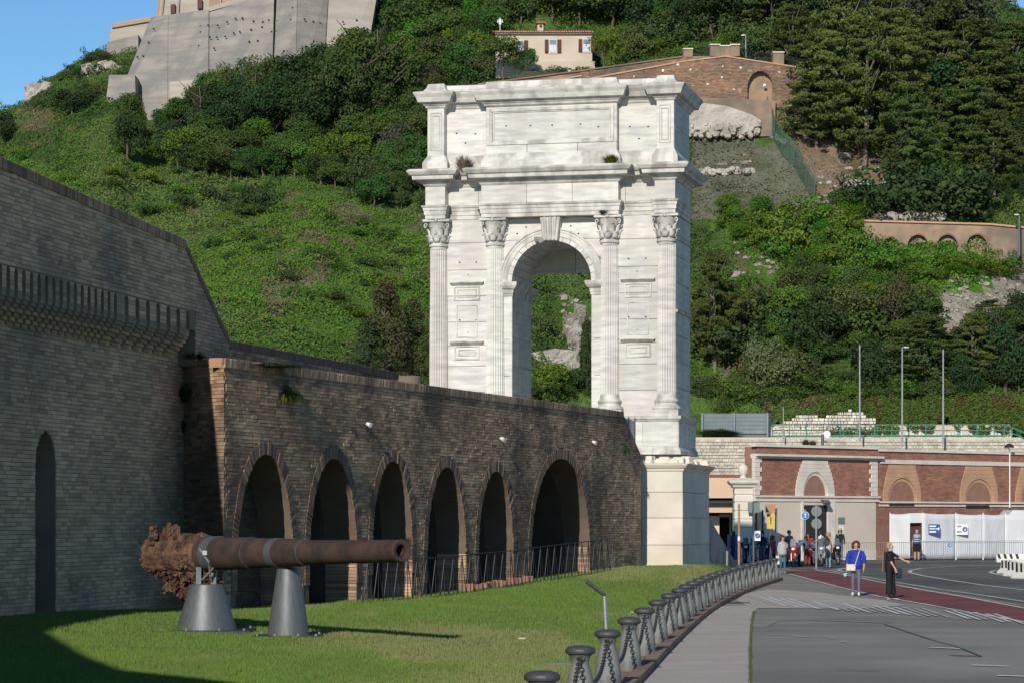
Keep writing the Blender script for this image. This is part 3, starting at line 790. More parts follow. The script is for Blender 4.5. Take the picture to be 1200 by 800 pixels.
# return face at the near corner
Rb = P(216, 0, 64.45); Rb.z = 0
rd = (Vector((A0.x, A0.y, 0)) - Rb); rl = rd.length; rd.normalize(); rn = Vector((rd.y, -rd.x, 0))
if rn.y > 0: rn = -rn
m = MB(); m.prism([Rb - rd * .1 + Vector((0, 0, -.6)), A0 + Vector((0, 0, -.6)), apt(.66, -.004, -.6), apt(.66, -.93, -.6), apt(.95, -1.15, -.6), Rb + A_DIR * .8 + Vector((0, 0, -.6))], (0, 0, 6.7))
m.build('return_wall', 'brick_back', aw)
brick_skin('brick_course', aw, 'brick', np.array(Rb), rd, rn, rl, -.2, ZW - .05, lambda u_, z_: u_ > -1, seed=15, proud=(.0, .03))
m = MB(); m.prism([Rb - rd * .1 + rn * .05 + Vector((0, 0, ZW - .14)), A0 + rn * .05 + A_OUT * .05 + Vector((0, 0, ZW - .14)), A0 + A_DIR * .35 + A_OUT * .04 + Vector((0, 0, ZW - .14)), Rb + A_DIR * .5 + Vector((0, 0, ZW - .14))], (0, 0, .14))
m.build('corner_coping', 'brick_new', aw)
# ramp deck behind the front parapet and the rear parapet
RP0 = P(268, 0, 68.1); RP1 = P(466, 0, 83.0)
RP0.z = RP1.z = 0
m = MB(); m.prism([apt(1.7, -2.25, 4.9), apt(A_LEN, -2.25, 4.9), apt(A_LEN, -5.2, 4.9), RP1 + Vector((-.6, .6, 4.9)), RP0 + Vector((0, 0, 4.9))], (0, 0, -5.3))
tag(m.build('ramp', 'brick_back'), kind='structure')
rp = thing('rear_parapet', 'low dark brick parapet behind the arcade wall, stepping down to a round stub', 'wall', tuple(RP0))
dv = (RP1 - RP0); ln = dv.length; dv.normalize(); dn = Vector((dv.y, -dv.x, 0))
m = MB(); m.prism([RP0 + Vector((0, 0, 4)), RP1 + Vector((0, 0, 4)), RP1 + Vector((0, 0, 6.78)), RP0 + Vector((0, 0, 6.86))], -dn * .45); m.build('wall_core', 'brick_back', rp)
brick_skin('brick_course', rp, 'brick', np.array(RP0), dv, dn, ln, 5.2, 6.8, lambda u_, z_: u_ < 1e9, seed=18, proud=(0, .02))
m = MB(); s_ = 0
while s_ < ln:
    m.prism([RP0 + dv * s_ + dn * .03 + Vector((0, 0, 6.7)), RP0 + dv * (s_ + .075) + dn * .03 + Vector((0, 0, 6.7)), RP0 + dv * (s_ + .075) + dn * .03 + Vector((0, 0, 6.9)), RP0 + dv * s_ + dn * .03 + Vector((0, 0, 6.9 + random.uniform(-.01, .01)))], -dn * .5); s_ += .09
m.build('header_brick', 'brick_red', rp, kind='stuff')
m = MB(); c_ = P(479, 0, 84.2); m.lathe([(.38, 5.0), (.38, 6.5), (.41, 6.52), (.41, 6.82), (.3, 6.86)], 20, (c_.x, c_.y, 0)); m.build('round_stub', 'brick_old', rp, smooth=True)
# fittings on the wall
for px, py, lb in ((428, 496, 'small white spotlight high on the brick arcade wall, leftmost of three'), (585, 513, 'small white spotlight on the brick wall between the fourth and fifth arches'), (693, 517, 'small white spotlight on the brick wall above the widest arch')):
    p = apt(s_at(px), .0, zA(px, py)); t = thing('spotlight', lb, 'spotlight', tuple(p), 0, 'white spotlights on the arcade wall')
    m = MB(); m.box(p + A_OUT * .03, (.06, .06, .06)); m.build('bracket', 'steel_grey', t)
    m = MB(); m.tube([p + A_OUT * .05, p + A_OUT * .16 + Vector((0, -.04, -.05))], [.045, .07], 10); m.build('lamp_head', 'sign_white', t)
# metal sheet gate closing the ramp
g0 = P(729, 0, 95.2); g1 = P(744, 0, 96.6)
t = thing('sheet_gate', 'grey brown sheet metal panel closing the end of the ramp by the marble pier', 'gate', (g0.x, g0.y, 4.7))
for a, b in ((0, .48), (.52, 1.0)):
    p, q = g0.lerp(g1, a), g0.lerp(g1, b); m = MB()
    m.prism([Vector((p.x, p.y, 4.6)), Vector((q.x, q.y, 4.6)), Vector((q.x, q.y, 5.95 - b * .1)), Vector((p.x, p.y, 6.0 - a * .1))], (.02, .04, 0)); m.build('sheet_panel', 'sign_grey' if a == 0 else 'stone_pale', t)
m = MB(); 
for f in (0, .5, 1): p = g0.lerp(g1, f); m.tube([(p.x, p.y - .03, 4.5), (p.x, p.y - .03, 6.0)], .025, 6)
m.build('post', 'steel_dark', t)
# iron railing before the niches: posts + crossed struts, each post a part
fr = thing('iron_railing', 'dark iron railing with zigzag struts along the foot of the arcade', 'railing', tuple(apt(15, 1)))
sA, sB = s_at(388), s_at(694)
def rail_base(s_): 
    p = apt(s_, .75); return p, float(lawn_z(p.x, p.y))
k = 0; s_ = sA; top_pts = []
pm = None
while s_ < sB:
    p, z = rail_base(s_); top_pts.append(p + Vector((0, 0, z + 1.12)))
    mpost = MB(); mpost.tube([p + Vector((0, 0, z - .1)), p + Vector((0, 0, z + 1.14))], .014, 6)
    mpost.build('post', 'steel_dark', fr)
    p2, z2 = rail_base(s_ + .36); p3, z3 = rail_base(s_ + .72)
    ms = MB(); ms.tube([p + Vector((0, 0, z + 1.1)), p2 + Vector((0, 0, z2))], .013, 5); ms.tube([p2 + Vector((0, 0, z2)), p3 + Vector((0, 0, z3 + 1.1))], .013, 5)
    ms.build('strut', 'steel_dark', fr)
    s_ += .72
m = MB(); m.tube(top_pts, .015, 6); m.build('top_rail', 'steel_dark', fr)
# pale steel frame at the railing's left end
t = thing('steel_frame', 'pale galvanised steel gate frame standing between the cannon and the brick wall', 'gate frame', tuple(G(400, 701, .08)))
Df = G(400, 701, .1).y
def q(px, py): return P(px, py, Df)
for a, b, nm in (((366, 661), (402, 661), 'top_bar'), ((401, 661), (401, 700), 'upright'), ((400, 663), (369, 684), 'brace'), ((369, 684), (388, 699), 'brace'), ((402, 664), (408, 684), 'brace'), ((408, 684), (403, 700), 'brace')):
    m = MB(); m.tube([q(*a), q(*b)], .028, 6); m.build(nm, 'steel_light', t)
# loose bricks at the foot
r3 = random.Random(8)
for i in range(9):
    px = 536 + i * 9 + r3.uniform(-2, 2); p = apt(s_at(px), .35); z = float(lawn_z(p.x, p.y))
    m = MB(); m.box(p + Vector((0, 0, z + .1)), (.3, .22, r3.uniform(.14, .26)), rz=r3.uniform(0, 2)); o = m.build('loose_block', 'brick_new', bevel=.015)
    tag(o, 'loose reddish brick block lying at the foot of the arcade wall', 'brick', 'loose blocks at the foot of the arcade')
# ============================================================ MARBLE ARCH (local frame: x along the front, y into the depth)
TH = R(13)
cF = Vector((6.2, 100, 0)) - Vector((math.cos(TH), -math.sin(TH), 0)) * 4.875
ar = thing('marble_arch', 'tall white marble triumphal arch with four fluted half columns and an attic', 'arch', tuple(cF), -TH)
DP = 3.7
def L(m, name, mats, **k): return m.build(name, mats, ar, world=False, **k)
def sq(m, u0, u1, v0, v1, prof):
    n = len(prof); vs = []
    for z, o in prof: vs += [(u0 - o, v0 - o, z), (u1 + o, v0 - o, z), (u1 + o, v1 + o, z), (u0 - o, v1 + o, z)]
    fs = [(3, 2, 1, 0), tuple(4 * (n - 1) + k for k in range(4))]
    for i in range(n - 1):
        for k in range(4): fs.append((4 * i + k, 4 * i + (k + 1) % 4, 4 * i + 4 + (k + 1) % 4, 4 * i + 4 + k))
    m.add(vs, fs); return m
VF = .3                         # plane of the wall field
WB = 4.82
# core with the passage
HO = 1.55; ZS = 11.4
def arc(Rr, n=24, zc=ZS): return [(-Rr * math.cos(PI * k / n), zc + Rr * math.sin(PI * k / n)) for k in range(n + 1)]
poly = [(-WB + .05, 3.0), (-HO - .02, 3.0)] + arc(HO + .02) + [(HO + .02, 3.0), (WB - .05, 3.0), (WB - .05, 15.6), (-WB + .05, 15.6)]
m = MB(); m.prism([(a, VF + .05, b) for a, b in poly], (0, DP - VF - .1, 0)); m.bx((-WB + .1, VF + .1, 15.5), (WB - .1, DP - .1, 18.9))
L(m, 'core', 'marble_core')
# stone blocks
rb = random.Random(5)
NB = [0]
def block(pts, nrm, th, mats='marble', name='stone_block'):
    """pts: polygon of 3d points (local), slab of thickness th behind them"""
    m = MB(); m.prism(pts, Vector(nrm) * -th)
    L(m, name, mats, bevel=.014); NB[0] += 1
def courses(u0, u1, zs, fn, nrm, blen=1.3, gap=.006, mats='marble', clip=None, th=.12, start=0):
    for j, (za, zb) in enumerate(zip(zs, zs[1:])):
        n = max(1, round((u1 - u0) / blen + (.5 if (j + start) % 2 and u1 - u0 > blen else 0)))
        cuts = [u0] + sorted(u0 + (u1 - u0) * (i + ((.5 if (j + start) % 2 else 0) if n > 1 else 0) * .0 + rb.uniform(-.12, .12)) / n for i in range(1, n)) + [u1]
        for a, b in zip(cuts, cuts[1:]):
            pr = rb.uniform(-.004, .004)
            pts = [(a + gap, za + gap), (b - gap, za + gap), (b - gap, zb - gap), (a + gap, zb - gap)]
            if clip: pts = clip(pts)
            if not pts: continue
            block([fn(x, z, pr) for x, z in pts], nrm, th, mats)
front = lambda x, z, pr=0: (x, VF + pr, z)
def clipc(Rr):
    def f(p):
        (a, za), (b, _), (_, zb), _ = p
        if zb <= ZS: return p
        n = 10; lo = []
        flip = (a + b) / 2 < 0
        A, B = (abs(b), abs(a)) if flip else (a, b)
        if A < 0 < B or min(a, b) < 0 < max(a, b): A = 0 if False else A
        xs = [A + (B - A) * i / n for i in range(n + 1)]
        z_ = [max(za, ZS + math.sqrt(max(0, Rr * Rr - x * x)) if abs(x) < Rr else za) for x in xs]
        if z_[0] >= zb - .03:
            keep = [(x, z) for x, z in zip(xs, z_) if z < zb]
            if len(keep) < 2: return None
            k0 = keep[0][0]; xr = math.sqrt(max(0, Rr * Rr - (zb - ZS) ** 2))
            lowc = [(xr, zb)] + keep
        else: lowc = list(zip(xs, z_)) + [] ; lowc = [(A, zb)] + lowc
        pts = lowc + [(B, zb)]
        q = []
        for x, z in pts:
            if not q or math.dist(q[-1], (x, z)) > .01: q.append((x, z))
        if len(q) < 3: return None
        if flip: q = [(-x, z) for x, z in q][::-1]
        return q
    return f
zc1 = [5.0, 6.2, 7.2, 8.2, 9.0, 9.9, 10.9, 11.9, 12.95, 13.85]
for a, b in ((-WB, -2.22), (2.22, WB)):
    courses(a, b, zc1, front, (0, -1, 0), blen=2.6)
# pier strips beside the opening and spandrels
RA = HO + .5
for sg in (-1, 1):
    a, b = sorted((sg * HO, sg * 2.22))
    courses(a, b, [5.0, 6.3, 7.8, 9.2, 10.85], front, (0, -1, 0), blen=3)
    a, b = sorted((sg * .02, sg * 2.22))
    courses(a, b, [ZS + .02, 12.2, 13.0, 13.85], front, (0, -1, 0), blen=2.3, clip=clipc(RA - .03))
# right side face blocks and left side face
side = lambda v, z, pr=0: (WB + pr, v, z)
zs2 = [5.0, 6.2, 7.3, 8.3, 9.3, 10.3, 11.3, 12.3, 13.1, 13.85]
courses(VF + .02, DP, zs2, side, (1, 0, 0), blen=1.7)
courses(VF + .02, DP, zs2, lambda v, z, pr=0: (-WB - pr, v, z), (-1, 0, 0), blen=3.5)
courses(-WB + .02, WB - .02, [12.0, 13.0, 13.85], lambda x, z, pr=0: (x, DP - pr, z), (0, 1, 0), blen=2.5)
# jamb blocks inside the passage
for sg in (-1, 1):
    courses(VF, DP, [5.0, 6.0, 7.1, 8.2, 9.3, 10.3, 11.4], lambda v, z, pr=0, sg=sg: (sg * (HO + pr * .3), v, z), (-sg, 0, 0), blen=1.8)
# vault voussoirs (archivolt blocks run back through the depth)
nv = 17
for k in range(nv):
    a0 = PI * k / nv + .003; a1 = PI * (k + 1) / nv - .003
    for v0, v1 in ((VF - .05, 1.5), (1.51, 2.7), (2.71, DP)):
        m = MB(); pts = []
        rr = RA if v0 < .5 else HO + .3
        for a in (a0, (a0 + a1) / 2, a1): pts.append((HO * math.cos(a), v0, ZS + HO * math.sin(a)))
        for a in (a1, (a0 + a1) / 2, a0): pts.append((rr * math.cos(a), v0, ZS + rr * math.sin(a)))
        m.prism(pts, (0, v1 - v0, 0)); L(m, 'voussoir', 'marble', bevel=.01)
# archivolt mouldings
m = MB()
for r0, r1, v in ((HO + .18, HO + .34, VF - .08), (HO + .34, HO + .44, VF - .1), (HO + .44, RA, VF - .14)):
    n = 40
    ring = [(r0 * math.cos(PI * k / n), v, ZS + r0 * math.sin(PI * k / n)) for k in range(n + 1)] + [(r1 * math.cos(PI * k / n), v, ZS + r1 * math.sin(PI * k / n)) for k in range(n, -1, -1)]
    for k in range(n):
        q4 = [ring[k], ring[k + 1], ring[2 * n - k], ring[2 * n + 1 - k]]
        m.prism(q4, (0, .12, 0))
L(m, 'archivolt', 'marble_trim')
# imposts and jamb pilaster mouldings
for sg in (-1, 1):
    m = MB(); a, b = sorted((sg * HO, sg * 2.2))
    sq(m, a, b, VF + .0, DP, [(10.86, .02), (10.95, .03), (10.97, .05), (11.1, .06), (11.16, .14), (11.26, .2), (11.36, .22), (11.4, .22), (11.41, .0)]); L(m, 'impost', 'marble_trim')
# keystone console
m = MB(); m.prism([(-.28, VF - .32, 12.93), (.28, VF - .32, 12.93), (.42, VF - .42, 13.85), (-.38, VF - .42, 13.85)], (0, .5, 0))
for x in (-.17, .03, .2): m.tube([(x * .8, VF - .33, 12.95), (x * 1.1, VF - .44, 13.82)], [.05, .075], 6)
L(m, 'keystone', 'marble_trim', bevel=.02)
m = MB(); m.ball((-.5, VF - .2, 12.98), (.2, .2, .12), 8, jit=.3); m.ball((-.35, VF - .25, 12.92), (.15, .12, .1), 8, jit=.3); L(m, 'broken_fragment', 'marble_core')
# columns
def column(u, rad=.37):
    zb, zt = 6.88, 12.95
    m = MB(); nf = 24; per = 6; n = nf * per
    def ring(z, r_):
        out = []
        for k in range(n):
            a = 2 * PI * k / n; ph = (k % per) / per
            q = math.sin(PI * ph) ** .7
            out.append((u + (r_ - .042 * q) * math.cos(a), VF + .0 + (r_ - .042 * q) * math.sin(a), z))
        return out
    zz = [zb + .12] + [zb + .2 + (zt - zb - .4) * i / 6 for i in range(7)]
    rr = [rad * (1 - .12 * ((z - zb) / (zt - zb)) ** 1.5) for z in zz]
    vs = []
    for z, r_ in zip(zz, rr): vs += ring(z, r_)
    fs = [(i * n + k, i * n + (k + 1) % n, (i + 1) * n + (k + 1) % n, (i + 1) * n + k) for i in range(len(zz) - 1) for k in range(n)]
    m.add(vs, fs)
    c = L(m, 'column_shaft', 'marble', smooth=True)
    rt = rr[-1]
    m = MB(); m.lathe([(rt - .01, zt - .26), (rt + .0, zt - .16), (rt + .05, zt - .14), (rt + .05, zt - .06), (rt, zt - .04), (rt - .02, zt + .02)], 32, (u, VF, 0)); L(m, 'necking', 'marble_trim', smooth=True)
    # attic base
    m = MB(); m.lathe([(rad + .14, 6.44), (rad + .17, 6.5), (rad + .14, 6.58), (rad + .07, 6.62), (rad + .05, 6.7), (rad + .09, 6.74), (rad + .1, 6.8), (rad + .05, 6.86), (rad + .01, 6.9), (rad - .01, 7.05)], 32, (u, VF, 0)); m.bx((u - rad - .17, VF - rad - .17, 6.2), (u + rad + .17, VF + .1, 6.44)); L(m, 'column_base', 'marble_trim', smooth=True)
    # corinthian capital: bell, two rows of leaves, volutes, abacus
    m = MB(); m.lathe([(rt - .01, 12.95), (rt - .02, 13.3), (rt + .03, 13.55), (rt + .14, 13.72)], 24, (u, VF, 0))
    cap = L(m, 'capital', 'marble_trim', smooth=True)
    for row, (z0, h, w_, off) in enumerate(((12.97, .34, .2, 0), (13.1, .46, .2, .5))):
        for k in range(8):
            a = 2 * PI * (k + off) / 8
            if math.sin(a) > .3: continue
            jit = rb.uniform(.75, 1.05)
            m = MB(); vs = []
            prof = [(0, 0, 1.0), (.015, .35, 1.1), (.04, .7, .95), (.1, .93, .6), (.15, .97, .35), (.17, .86, .15)]
            for o_, hh, ww in prof:
                rr_ = rt + .02 + o_ * jit
                for s2 in (-1, -.35, .35, 1):
                    aa = a + s2 * ww * w_ / 2 / rt
                    rr2 = rr_ + (.02 if abs(s2) < .5 else -.015)
                    vs.append((u + rr2 * math.cos(aa), VF + rr2 * math.sin(aa), z0 + hh * h * jit))
            fs = [(i * 4 + j, i * 4 + j + 1, i * 4 + 5 + j, i * 4 + 4 + j) for i in range(5) for j in range(3)]
            m.add(vs, fs)
            o = m.build('acanthus_leaf', 'marble_trim', cap, world=False, smooth=True)
            sdm = o.modifiers.new('t', 'SOLIDIFY'); sdm.thickness = .03
    for sx in (-1, 1):
        m = MB(); cx_ = u + sx * (rt + .09); pts = []; rad_ = []
        for i in range(14):
            a = -PI / 2 + i * .55; r_ = .1 * (1 - i / 16)
            pts.append((cx_ + sx * r_ * math.cos(a) * .8, VF - rt - .02 - .5 * r_, 13.62 + r_ * math.sin(a))); rad_.append(.028 * (1 - i / 24))
        m.tube(pts, rad_, 6)
        m.ball((u, VF - rt - .16, 13.78), (.07, .05, .07), 8, jit=.2)
        m.build('volute', 'marble_trim', cap, world=False, smooth=True)
    m = MB(); e = rt + .2
    pts = []
    for (x0, y0), (x1, y1) in (((-e, -e), (e, -e)), ((e, -e), (e, 0)), ((e, 0), (-e, 0)), ((-e, 0), (-e, -e))):
        for i in range(6):
            t = i / 6; q = .07 * math.sin(PI * t)
            x = x0 + (x1 - x0) * t; y = y0 + (y1 - y0) * t
            if y0 == y1 == -e: y += q
            pts.append((u + x, VF + .02 + y, 13.74))
    m.prism(pts, (0, 0, .1)); m.build('abacus', 'marble_trim', cap, world=False, bevel=.015)
CU = (-4.46, -2.22, 2.27, 4.46)
for u in CU: column(u)
# entablature: architrave + frieze + cornice, breaking forward over the columns
AR = [(13.85, .0), (13.99, .0), (14.0, .035), (14.16, .04), (14.17, .07), (14.27, .08), (14.3, .12), (14.36, .14), (14.37, .0)]
FR = [(14.37, .0), (15.08, .0)]
CO = [(15.08, .0), (15.13, .05), (15.2, .09), (15.22, .14), (15.3, .17), (15.33, .4), (15.46, .42), (15.5, .5), (15.6, .58), (15.64, .6), (15.66, .6), (15.72, .5)]
def ent(u0, u1, v0, v1, sc_=1.0, nm='entablature'):
    for pr, n2, mt in ((AR, 'architrave', 'marble_trim'), (CO, 'cornice', 'marble_trim')):
        m = MB(); sq(m, u0, u1, v0, v1, [(z, o * sc_) for z, o in pr]); L(m, n2, mt)
    # frieze blocks
    n = max(1, round((u1 - u0) / 1.9)); cuts = [u0 + (u1 - u0) * i / n for i in range(n + 1)]
    for a, b in zip(cuts, cuts[1:]): block([(a + .004, v0, 14.375), (b - .004, v0, 14.375), (b - .004, v0, 15.08), (a + .004, v0, 15.08)], (0, -1, 0), v1 - v0, name='frieze_block')
ent(-WB + .01, WB - .01, VF - .02, DP, .96)
ent(-WB - .06, -4.08, -.2, DP - .3, 1.0)
ent(4.08, WB + .06, -.2, DP - .3, 1.0)
ent(-2.66, 2.7, -.2, DP - .3, 1.0)
# attic
def attic(u0, u1, v0, v1, e=0.0, crown=True):
    m = MB(); sq(m, u0, u1, v0, v1, [(15.7, .16), (16.0, .155), (16.06, .13), (16.2, .05), (16.3, .0)]); L(m, 'attic_base', 'marble_trim')
    m = MB(); sq(m, u0, u1, v0, v1, [(18.1, .0), (18.14, .05), (18.2, .07), (18.23, .12), (18.3, .14), (18.33, .3), (18.5, .36), (18.62, .44), (18.68, .46), (18.7, .46), (18.73, .36)]); L(m, 'attic_cornice', 'marble_trim')
    if crown:
        m = MB(); sq(m, u0, u1, v0, v1, [(18.72 + e, .3), (18.78, .14), (18.9, .03), (19.07 - e, -.02)]); L(m, 'crown_block', 'marble_trim', bevel=.02)
attic(-WB + .02, WB - .02, VF, DP, .03)
attic(-4.82, -4.14, -.1, DP - .2); attic(4.14, 4.82, -.1, DP - .2)
attic(-2.5, 2.62, -.1, DP - .3)
# attic faces in blocks
af = lambda x, z, pr=0: (x, VF + pr, z)
for a, b in ((-4.2, -2.5), (2.62, 4.2)): courses(a, b, [16.28, 18.12], af, (0, -1, 0), blen=3)
courses(-2.5, 2.62, [16.28, 16.62], lambda x, z, pr=0: (x, -.1 + pr, z), (0, -1, 0), blen=1.7, th=.5)
courses(-2.5, 2.62, [16.62, 18.12], lambda x, z, pr=0: (x, -.06 + pr, z), (0, -1, 0), blen=9, th=.5)
for a, b in ((-WB, -4.14), (4.14, WB)): courses(a, b, [16.28, 18.12], lambda x, z, pr=0: (x, -.1 + pr, z), (0, -1, 0), blen=3, th=.5)
courses(VF - .3, DP - .2, [16.28, 17.2, 18.12], lambda v, z, pr=0: (WB + pr, v, z), (1, 0, 0), blen=1.9)
courses(VF - .3, DP - .2, [16.28, 17.2, 18.12], lambda v, z, pr=0: (-WB - pr, v, z), (-1, 0, 0), blen=1.9)
def frame(u0, u1, z0, z1, v, w_, t, name='panel_frame', mt='marble_trim'):
    m = MB(); 
    m.bx((u0, v - t, z0), (u1, v + .02, z0 + w_)); m.bx((u0, v - t, z1 - w_), (u1, v + .02, z1))
    m.bx((u0, v - t - .002, z0 + w_), (u0 + w_, v + .02, z1 - w_)); m.bx((u1 - w_, v - t - .002, z0 + w_), (u1, v + .02, z1 - w_)); L(m, name, mt, bevel=.008)
frame(-2.36, 2.5, 16.62, 18.02, -.06, .12, .07)
frame(-2.22, 2.36, 16.74, 17.9, -.06, .05, .035)
for u in (-4.47, 4.47): frame(u - .22, u + .22, 16.5, 17.95, -.1, .035, .02, 'pilaster_panel'); frame(u - .14, u + .14, 16.62, 17.83, -.1, .03, .02, 'pilaster_panel')
# shelves and sunk panels in the side bays
for c_ in (-3.34, 3.36):
    for z in (11.4, 9.12):
        m = MB(); m.prism([(c_ - .58, VF - .02, z - .1), (c_ + .58, VF - .02, z - .1), (c_ + .66, VF - .17, z), (c_ - .66, VF - .17, z)], (0, .2, 0)); m.bx((c_ - .67, VF - .18, z), (c_ + .67, VF, z + .05)); L(m, 'shelf', 'marble_trim', bevel=.006)
    frame(c_ - .52, c_ + .52, 10.72, 11.28, VF - .004, .06, .03); frame(c_ - .38, c_ + .38, 10.84, 11.16, VF - .004, .04, .02)
    frame(c_ - .42, c_ + .42, 9.3, 10.55, VF - .004, .04, .02)
    frame(c_ - .5, c_ + .5, 8.45, 9.0, VF - .004, .06, .03); frame(c_ - .34, c_ + .34, 8.6, 8.85, VF - .004, .04, .02)
# side string mould on the flank
m = MB(); m.bx((WB - .02, VF, 10.15), (WB + .07, DP - .1, 10.25)); m.bx((WB - .02, VF - .02, 12.92), (WB + .05, DP, 13.0)); L(m, 'flank_moulding', 'marble_trim')
# dowel holes as small dark boxes on the face, their inner shade in the colour
m = MB()
def hole(x, z, v=VF, s=.045): m.box((x, v - .003, z), (s * 1.5, .012, s), rot=Matrix.Rotation(rb.uniform(-.5, .5), 3, 'Y'))
for c_ in (-3.3, 3.33):
    for z in (12.2, 9.98): hole(c_ - .33, z); hole(c_ + .33, z); hole(c_, z - .48, s=.03)
for x in (-1.7, -.75, .1, 1.2, 1.9): hole(x, 17.3 + rb.uniform(-.1, .1), -.06)
for x in (-3.75, -3.0, 3.05, 3.75): hole(x, 17.2 + rb.uniform(-.1, .1))
hole(-3.4, 16.8); hole(3.4, 16.75)
for x, z in ((-1.0, 13.5), (-1.35, 13.25), (.75, 13.5), (1.05, 13.2), (-1.9, 12.2), (1.9, 12.9)): hole(x, z)
L(m, 'dowel_socket', 'hole', kind='stuff')
# pedestals and podium
for sg in (-1, 1):
    a, b = sorted((sg * 1.62, sg * (WB + .18)))
    m = MB(); sq(m, a, b, -.22, DP + .1, [(4.75, .12), (4.9, .1), (5.0, .04), (5.1, .0), (6.0, .0)]); L(m, 'pedestal', 'marble_trim', bevel=.01)
    m = MB(); sq(m, a, b, -.22, DP + .1, [(5.98, .0), (6.03, .05), (6.06, .07), (6.1, .12), (6.2, .13), (6.22, .02)]); L(m, 'pedestal_cap', 'marble_trim')
    if sg > 0:
        courses(2.2, b, [5.05, 5.98], lambda x, z, pr=0: (x, -.245 + pr, z), (0, -1, 0), blen=1.6, th=.05)
        courses(-.2, DP + .1, [5.05, 5.98], lambda v, z, pr=0: (b + .025 + pr, v, z), (1, 0, 0), blen=1.6, th=.05)
PB0, PB1, PV0, PV1 = -6.0, WB + .72, -2.5, 3.9
m = MB(); m.bx((PB0 + .1, PV0 + .06, -.4), (PB1 - .06, PV1 - .06, 4.2)); L(m, 'podium_core', 'marble_core')
zs3 = [.62, 1.35, 2.35, 3.3, 4.08]
courses(2.2, PB1, zs3, lambda x, z, pr=0: (x, PV0 + pr, z), (0, -1, 0), blen=1.9, mats='marble_ped', th=.2)
courses(PV0 + .01, PV1, zs3, lambda v, z, pr=0: (PB1 + pr, v, z), (1, 0, 0), blen=2.2, mats='marble_ped', th=.05)
m = MB(); sq(m, PB0, PB1, PV0, PV1, [(.0, .12), (.48, .12), (.56, .09), (.64, .02)]); L(m, 'podium_plinth', 'marble_ped')
m = MB(); sq(m, PB0, PB1, PV0, PV1, [(4.06, .0), (4.1, .04), (4.18, .06), (4.2, .12), (4.3, .2), (4.36, .22), (4.38, .0)]); L(m, 'podium_cornice', 'marble_ped')
# broken stones on the podium
for i in range(60):
    if i < 44: x = rb.uniform(2.4, PB1 - .3); v = rb.uniform(PV0 + .3, -.5)
    else: x = rb.uniform(PB1 - .5, PB1 - .05); v = rb.uniform(PV0, PV1 - .6)
    m = MB(); h = rb.uniform(.1, .3); m.box((x, v, 4.36 + h / 2), (rb.uniform(.25, .6), rb.uniform(.3, .5), h), rz=rb.uniform(-.3, .3), taper=(rb.uniform(.6, 1), rb.uniform(.6, 1))); L(m, 'broken_stone', 'marble_ped', bevel=.03)
# sloping flank behind the podium
def al(x, v, z): return cF + Vector((math.cos(TH), -math.sin(TH), 0)) * x + Vector((math.sin(TH), math.cos(TH), 0)) * v + Vector((0, 0, z))
PV1 = 3.9
bt = thing('battered_wall', 'dark weathered stone wall sloping down behind the marble pier', 'wall', tuple(al(PB1, 6, 0)))
m = MB(); m.prism([al(PB1 - .5, 4.0, 0), al(PB1 - .5, 4.0, 3.2), al(PB1 - .3, 13.5, .4), al(PB1 - .3, 13.5, 0)], al(-4, 0, 0) - al(0, 0, 0) if False else (-3.5, .8, 0))
m.build('wall_body', 'rock', bt)
# ============================================================ PLANTS ON MASONRY
def tuft(name, label, cat, p, w_, h, n, mt, lean=.6, seed=0, droop=0.0):
    r_ = random.Random(seed); m = MB()
    for i in range(n * 5):
        a = r_.uniform(0, 2 * PI); l = r_.random() * lean; hh = h * r_.uniform(.5, 1.05); ww = w_ * .012 + .004
        b = Vector(p) + Vector((math.cos(a), math.sin(a), 0)) * w_ * .15 * r_.random()
        t = b + Vector((math.cos(a) * l * w_, math.sin(a) * l * w_, hh * (1 - .5 * l))); mid = b.lerp(t, .55) + Vector((0, 0, hh * .12))
        t.z -= droop * h * l
        s_ = Vector((-math.sin(a), math.cos(a), 0)) * ww
        m.add([b - s_ * .4, b + s_ * .4, mid + s_, mid - s_, t], [(0, 1, 2, 3), (3, 2, 4)])
    return tag(m.build(name, mt), label, cat)
tuft('weed_tuft', 'green weed tuft growing on the cornice of the marble arch, right of centre', 'plant', al(2.45, -.45, 15.7), .75, .45, 60, 'leaf_yellow', seed=1)
tuft('dry_grass_tuft', 'dry straw coloured tuft on the left cornice of the marble arch', 'plant', al(-3.35, -.2, 15.6), .8, .75, 60, 'leaf_dry', seed=2)
tuft('weed_tuft', 'small green moss tuft beside the second capital of the arch', 'plant', al(-2.7, VF - .35, 13.95), .3, .45, 50, 'leaf_green', seed=3)
tuft('weed_tuft', 'tiny brownish tuft above the third capital of the arch', 'plant', al(2.1, VF - .5, 13.86), .5, .18, 40, 'leaf_brown', seed=4)
tuft('weed_tuft', 'green shrub growing in the crack on the podium beside the ramp end', 'plant', al(2.75, -2.2, 4.4), .5, .4, 120, 'leaf_green', lean=1, seed=5)
tuft('weed_tuft', 'small green weeds beside the crack on the podium ledge', 'plant', al(3.5, -2.0, 4.5), .7, .35, 120, 'leaf_green', lean=1, seed=6)
tuft('weed_tuft', 'green plant in the joint where brick wall meets the pale podium', 'plant', al(2.5, -2.62, 3.0), .35, .4, 100, 'leaf_green', lean=1, seed=7, droop=.4)
tuft('weed_tuft', 'yellowish grass tuft hanging high on the arcade wall', 'plant', apt(s_at(334), .06, zA(334, 470)), .55, .5, 140, 'leaf_yellow', lean=1, seed=8, droop=.6)
tuft('weed_tuft', 'brown moss cushion on the coping of the arcade wall near its left end', 'plant', apt(s_at(312), .06, ZW - .1), 1.2, .15, 160, 'leaf_olive', lean=1, seed=9, droop=.6)
